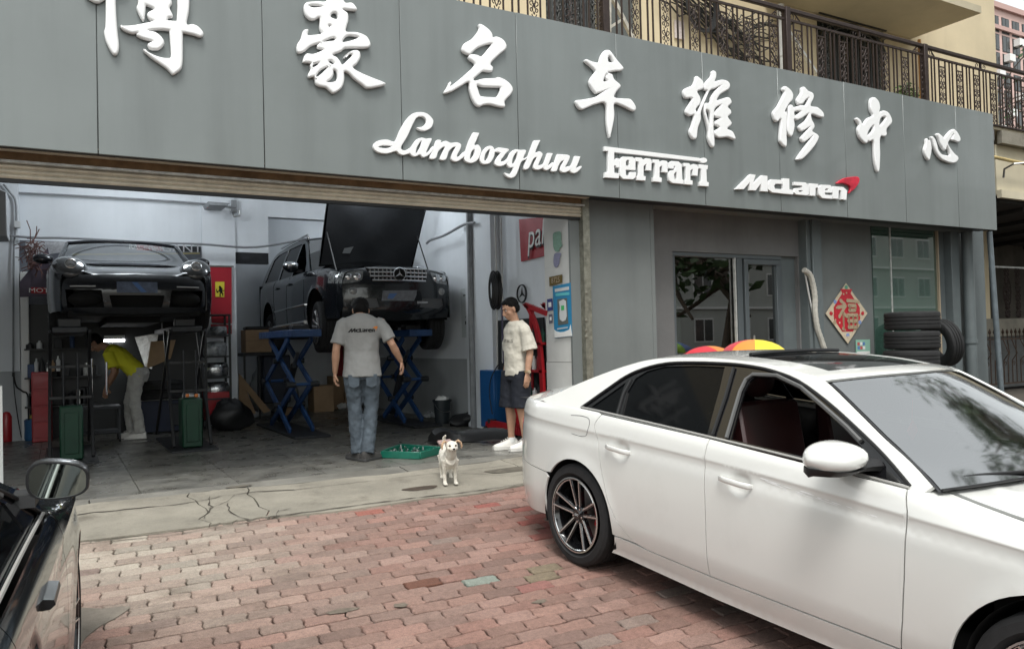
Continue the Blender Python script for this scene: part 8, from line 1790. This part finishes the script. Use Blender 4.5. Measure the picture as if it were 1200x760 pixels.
for s in (-1, 1):
    H, K, A_ = (Vector(v) for v in LL[s]); limb_(b, [H, H.lerp(K, .4), H.lerp(K, .8), H.lerp(K, 1.02)], [(.10, .112), (.105, .115), (.102, .115), (.108, .12)], n=18)
sp(t, b, 'shorts', m_navy, .008, 3, .018, .09, 6)
for s in (-1, 1):
    A_ = Vector(LL[s][2]); shoe(t, A_+Vector((0, .01, 0)), s*.10, m_shoew, m_shoew, 1.06, .045); MB().cyl(A_+Vector((0, 0, -.01)), A_+Vector((0, .0, .045)), .045, .040, 14).build('sock', m_white, t, 60, local=True)
W_ = Vector(LW); MB().lathe([(.030, -.012), (.034, -.01), (.034, .01), (.030, .012)], W_+Vector((0, -.004, .03)), (0, -.1, 1), 16, caps=False).build('watch_strap', mat('watch_tan', (.25, .17, .09), .5), t, 60, local=True)
MB().lathe([(.019, 0), (.019, .008), (.015, .010), (.001, .010)], W_+Vector((-.032, -.006, .03)), (-1, 0, .05), 16).build('watch_face', m_gold, t, 60, local=True)
pr = text_obj('METALS', 'printed_word', .052, (0, 0, 0), (1, 0, 0), (0, 0, 1), mat('black_print', (0, 0, 0)), None, .0005, space=1.1)
pr.parent = tee; MW[pr.name] = Matrix.Identity(4); pr.data.transform(Matrix.Translation((-.02, .16, 1.215)) @ Matrix.Rotation(math.pi, 4, 'Z')); wrap([pr], tee, .004)
b = MB(); b.ell(T(0, -.022, .048), (.083, .094, .083), 20, 12, R); b.ell(T(0, -.045, .0), (.079, .070, .07), 18, 10, R); b.ell(T(0, .035, .088), (.062, .048, .026), 16, 8, R); sp(t, b, 'hair', m_hair, .005, 2, .012, .03, 7)
face_(t, T, R)
# --- stooping man in yellow under the sports car
t = fig('stooping man in a yellow tee and pale ripped trousers under the lifted sports car', .93, 12.15, -72)
b = MB(); T, R = head_(b, (0, .50, 1.33), (0, .75, -.7), (0, .75, .65)); limb_(b, [(0, .30, 1.22), (0, .38, 1.27), (0, .45, 1.30)], [.062, .056, .056])
LS, LE, LW = (-.17, .30, 1.19), (-.20, .22, .93), (-.17, .33, .72); RS, RE, RW = (.17, .30, 1.19), (.19, .30, .92), (.17, .42, .70)
arm(b, LS, LE, LW, (.05, .15, -1), (1, .1, 0), False, .5); arm(b, RS, RE, RW, (0, .15, -1), (-1, .1, 0), True, .5)
limb_(b, [(0, 0, .85), (0, .12, 1.05), (0, .27, 1.2)], [(.13, .09), (.12, .09), (.14, .09)])
for s in (-1, 1): limb_(b, [(s*.08, -.02, .9), (s*.08, .03, .5), (s*.08, -.03, .1)], [.07, .05, .035])
sp(t, b, 'body', m_skin2, .008, 3)
b = MB(); limb_(b, [(0, -.06, .84), (0, .0, .93), (0, .11, 1.05), (0, .22, 1.15), (0, .31, 1.215), (0, .36, 1.25)], [(.17, .125), (.17, .12), (.168, .115), (.185, .12), (.175, .105), (.08, .075)], n=22)
for S_, E_ in ((LS, LE), (RS, RE)): S_, E_ = Vector(S_), Vector(E_); limb_(b, [S_*.8+Vector((0, .28, 1.18))*.2, S_, S_.lerp(E_, .5), S_.lerp(E_, .8)], [(.075, .075), (.072, .072), (.072, .074), (.08, .082)])
sp(t, b, 'tee_shirt', mat('yellow_tee', (.62, .60, .03), .85, var=.08, vs=10), .01, 4, .028, .1, 8)
b = MB(); limb_(b, [(0, -.04, .97), (0, -.05, .90), (0, -.03, .80)], [(.15, .11), (.168, .125), (.168, .12)], n=18)
for s, fy in ((-1, -.04), (1, .10)): limb_(b, [(s*.085, -.04, .90), (s*.09, -.0+fy*.3, .74), (s*.09, .03+fy*.7, .50), (s*.085, .0+fy, .28), (s*.085, -.03+fy, .08)], [(.095, .11), (.092, .10), (.075, .08), (.070, .072), (.066, .068)], n=16); shoe(t, (s*.085, -.03+fy, .07), s*.1, m_shoew, m_shoew)
sp(t, b, 'trousers', mat('pale_denim', (.42, .41, .38), .9, var=.2, vs=14), .01, 3, .03, .07, 9)
b = MB(); b.ell(T(0, -.02, .045), (.082, .095, .085), 16, 10, R); b.ell(T(0, -.04, .0), (.078, .070, .07), 16, 10, R); sp(t, b, 'hair', m_hair, .007, 2)
face_(t, T, R)
# --- dog
m_fur = mat('white_fur', (.72, .67, .58), .95, var=.16, vs=22, bump=.8, bs=170, sheen=.3); m_tan = mat('tan_fur', (.50, .32, .19), .95, var=.25, vs=26, bump=.8, bs=170, sheen=.3)
dx, dy = 3.04, 6.52; dz = zg(dy)+.016
t = thing('dog', 'small short-haired white dog with tan floppy ears standing on the concrete apron, facing out', 'dog', (dx, dy, dz), math.radians(167)); t.scale = (1.12,)*3   # local y forward
b = MB()
limb_(b, [(-.03, -.30, .20), (-.03, -.26, .205), (-.02, -.14, .20), (0, -.02, .195), (.0, .06, .20), (0, .10, .215)], [(.035, .04), (.055, .062), (.058, .064), (.066, .078), (.062, .078), (.045, .055)], n=16)
limb_(b, [(0, .05, .225), (.0, .10, .26), (0, .125, .295)], [(.052, .058), (.045, .050), (.040, .042)], n=14)
b.ell((0, .135, .315), (.048, .050, .043), 16, 12); b.ell((0, .175, .298), (.026, .036, .021), 12, 8); b.ell((0, .205, .297), (.016, .016, .014), 10, 8)
for q in (-1, 1): b.ell((q*.028, .160, .300), (.016, .02, .016), 10, 8)
for q, fx in ((-1, -.043), (1, .043)):
    limb_(b, [(fx, .06, .20), (fx*1.05, .055, .14), (fx*1.0, .045, .085), (fx, .05, .035), (fx, .055, .018)], [(.030, .038), (.021, .026), (.015, .018), (.013, .014), (.016, .018)], n=12); b.ell((fx, .068, .012), (.018, .026, .012), 12, 8)
    for k in (-1, 0, 1): b.ell((fx+k*.009, .090, .010), (.006, .010, .008), 8, 6)
    hx = fx*.85-.03
    limb_(b, [(hx, -.24, .20), (hx*1.02, -.225, .135), (hx, -.255, .088), (hx, -.245, .035), (hx, -.235, .016)], [(.036, .052), (.026, .034), (.015, .018), (.013, .014), (.016, .017)], n=12); b.ell((hx, -.222, .012), (.018, .026, .012), 12, 8)
limb_(b, [(-.03, -.31, .22), (-.035, -.35, .27), (-.04, -.34, .33), (-.045, -.30, .35)], [.018, .016, .014, .008], n=10)
sp(t, b, 'body', m_fur, .0045, 3, .006, .015, 11)
for q in (-1, 1):
    b = MB(); limb_(b, [(q*.036, .118, .345), (q*.056, .120, .355), (q*.074, .130, .338), (q*.080, .138, .312), (q*.076, .140, .295)], [(.012, .008), (.022, .010), (.024, .009), (.020, .008), (.008, .005)], side=(0, 1, 0), n=12); b.build('ear', m_tan, t, 60, local=True)
    MB().ell((q*.0205, .176, .322), (.0078, .006, .0078), 12, 8).build('eye', m_gap, t, 60, local=True); MB().ell((q*.0205, .172, .322), (.012, .006, .0105), 12, 8).build('eye_rim', mat('eye_brown', (.10, .05, .03), .5), t, 60, local=True)
MB().ell((0, .219, .302), (.0105, .008, .008), 12, 8).build('nose', m_gap, t, 60, local=True); MB().tube([(-.012, .205, .283), (0, .214, .288), (.012, .205, .283)], .002, 5).build('mouth', m_gap, t, 60, local=True)
MB().lathe([(.040, -.006), (.043, 0), (.040, .006)], (0, .103, .262), (0, .45, 1), 18, caps=False).build('collar', mat('collar_pink', (.35, .22, .20), .7), t, 60, local=True)
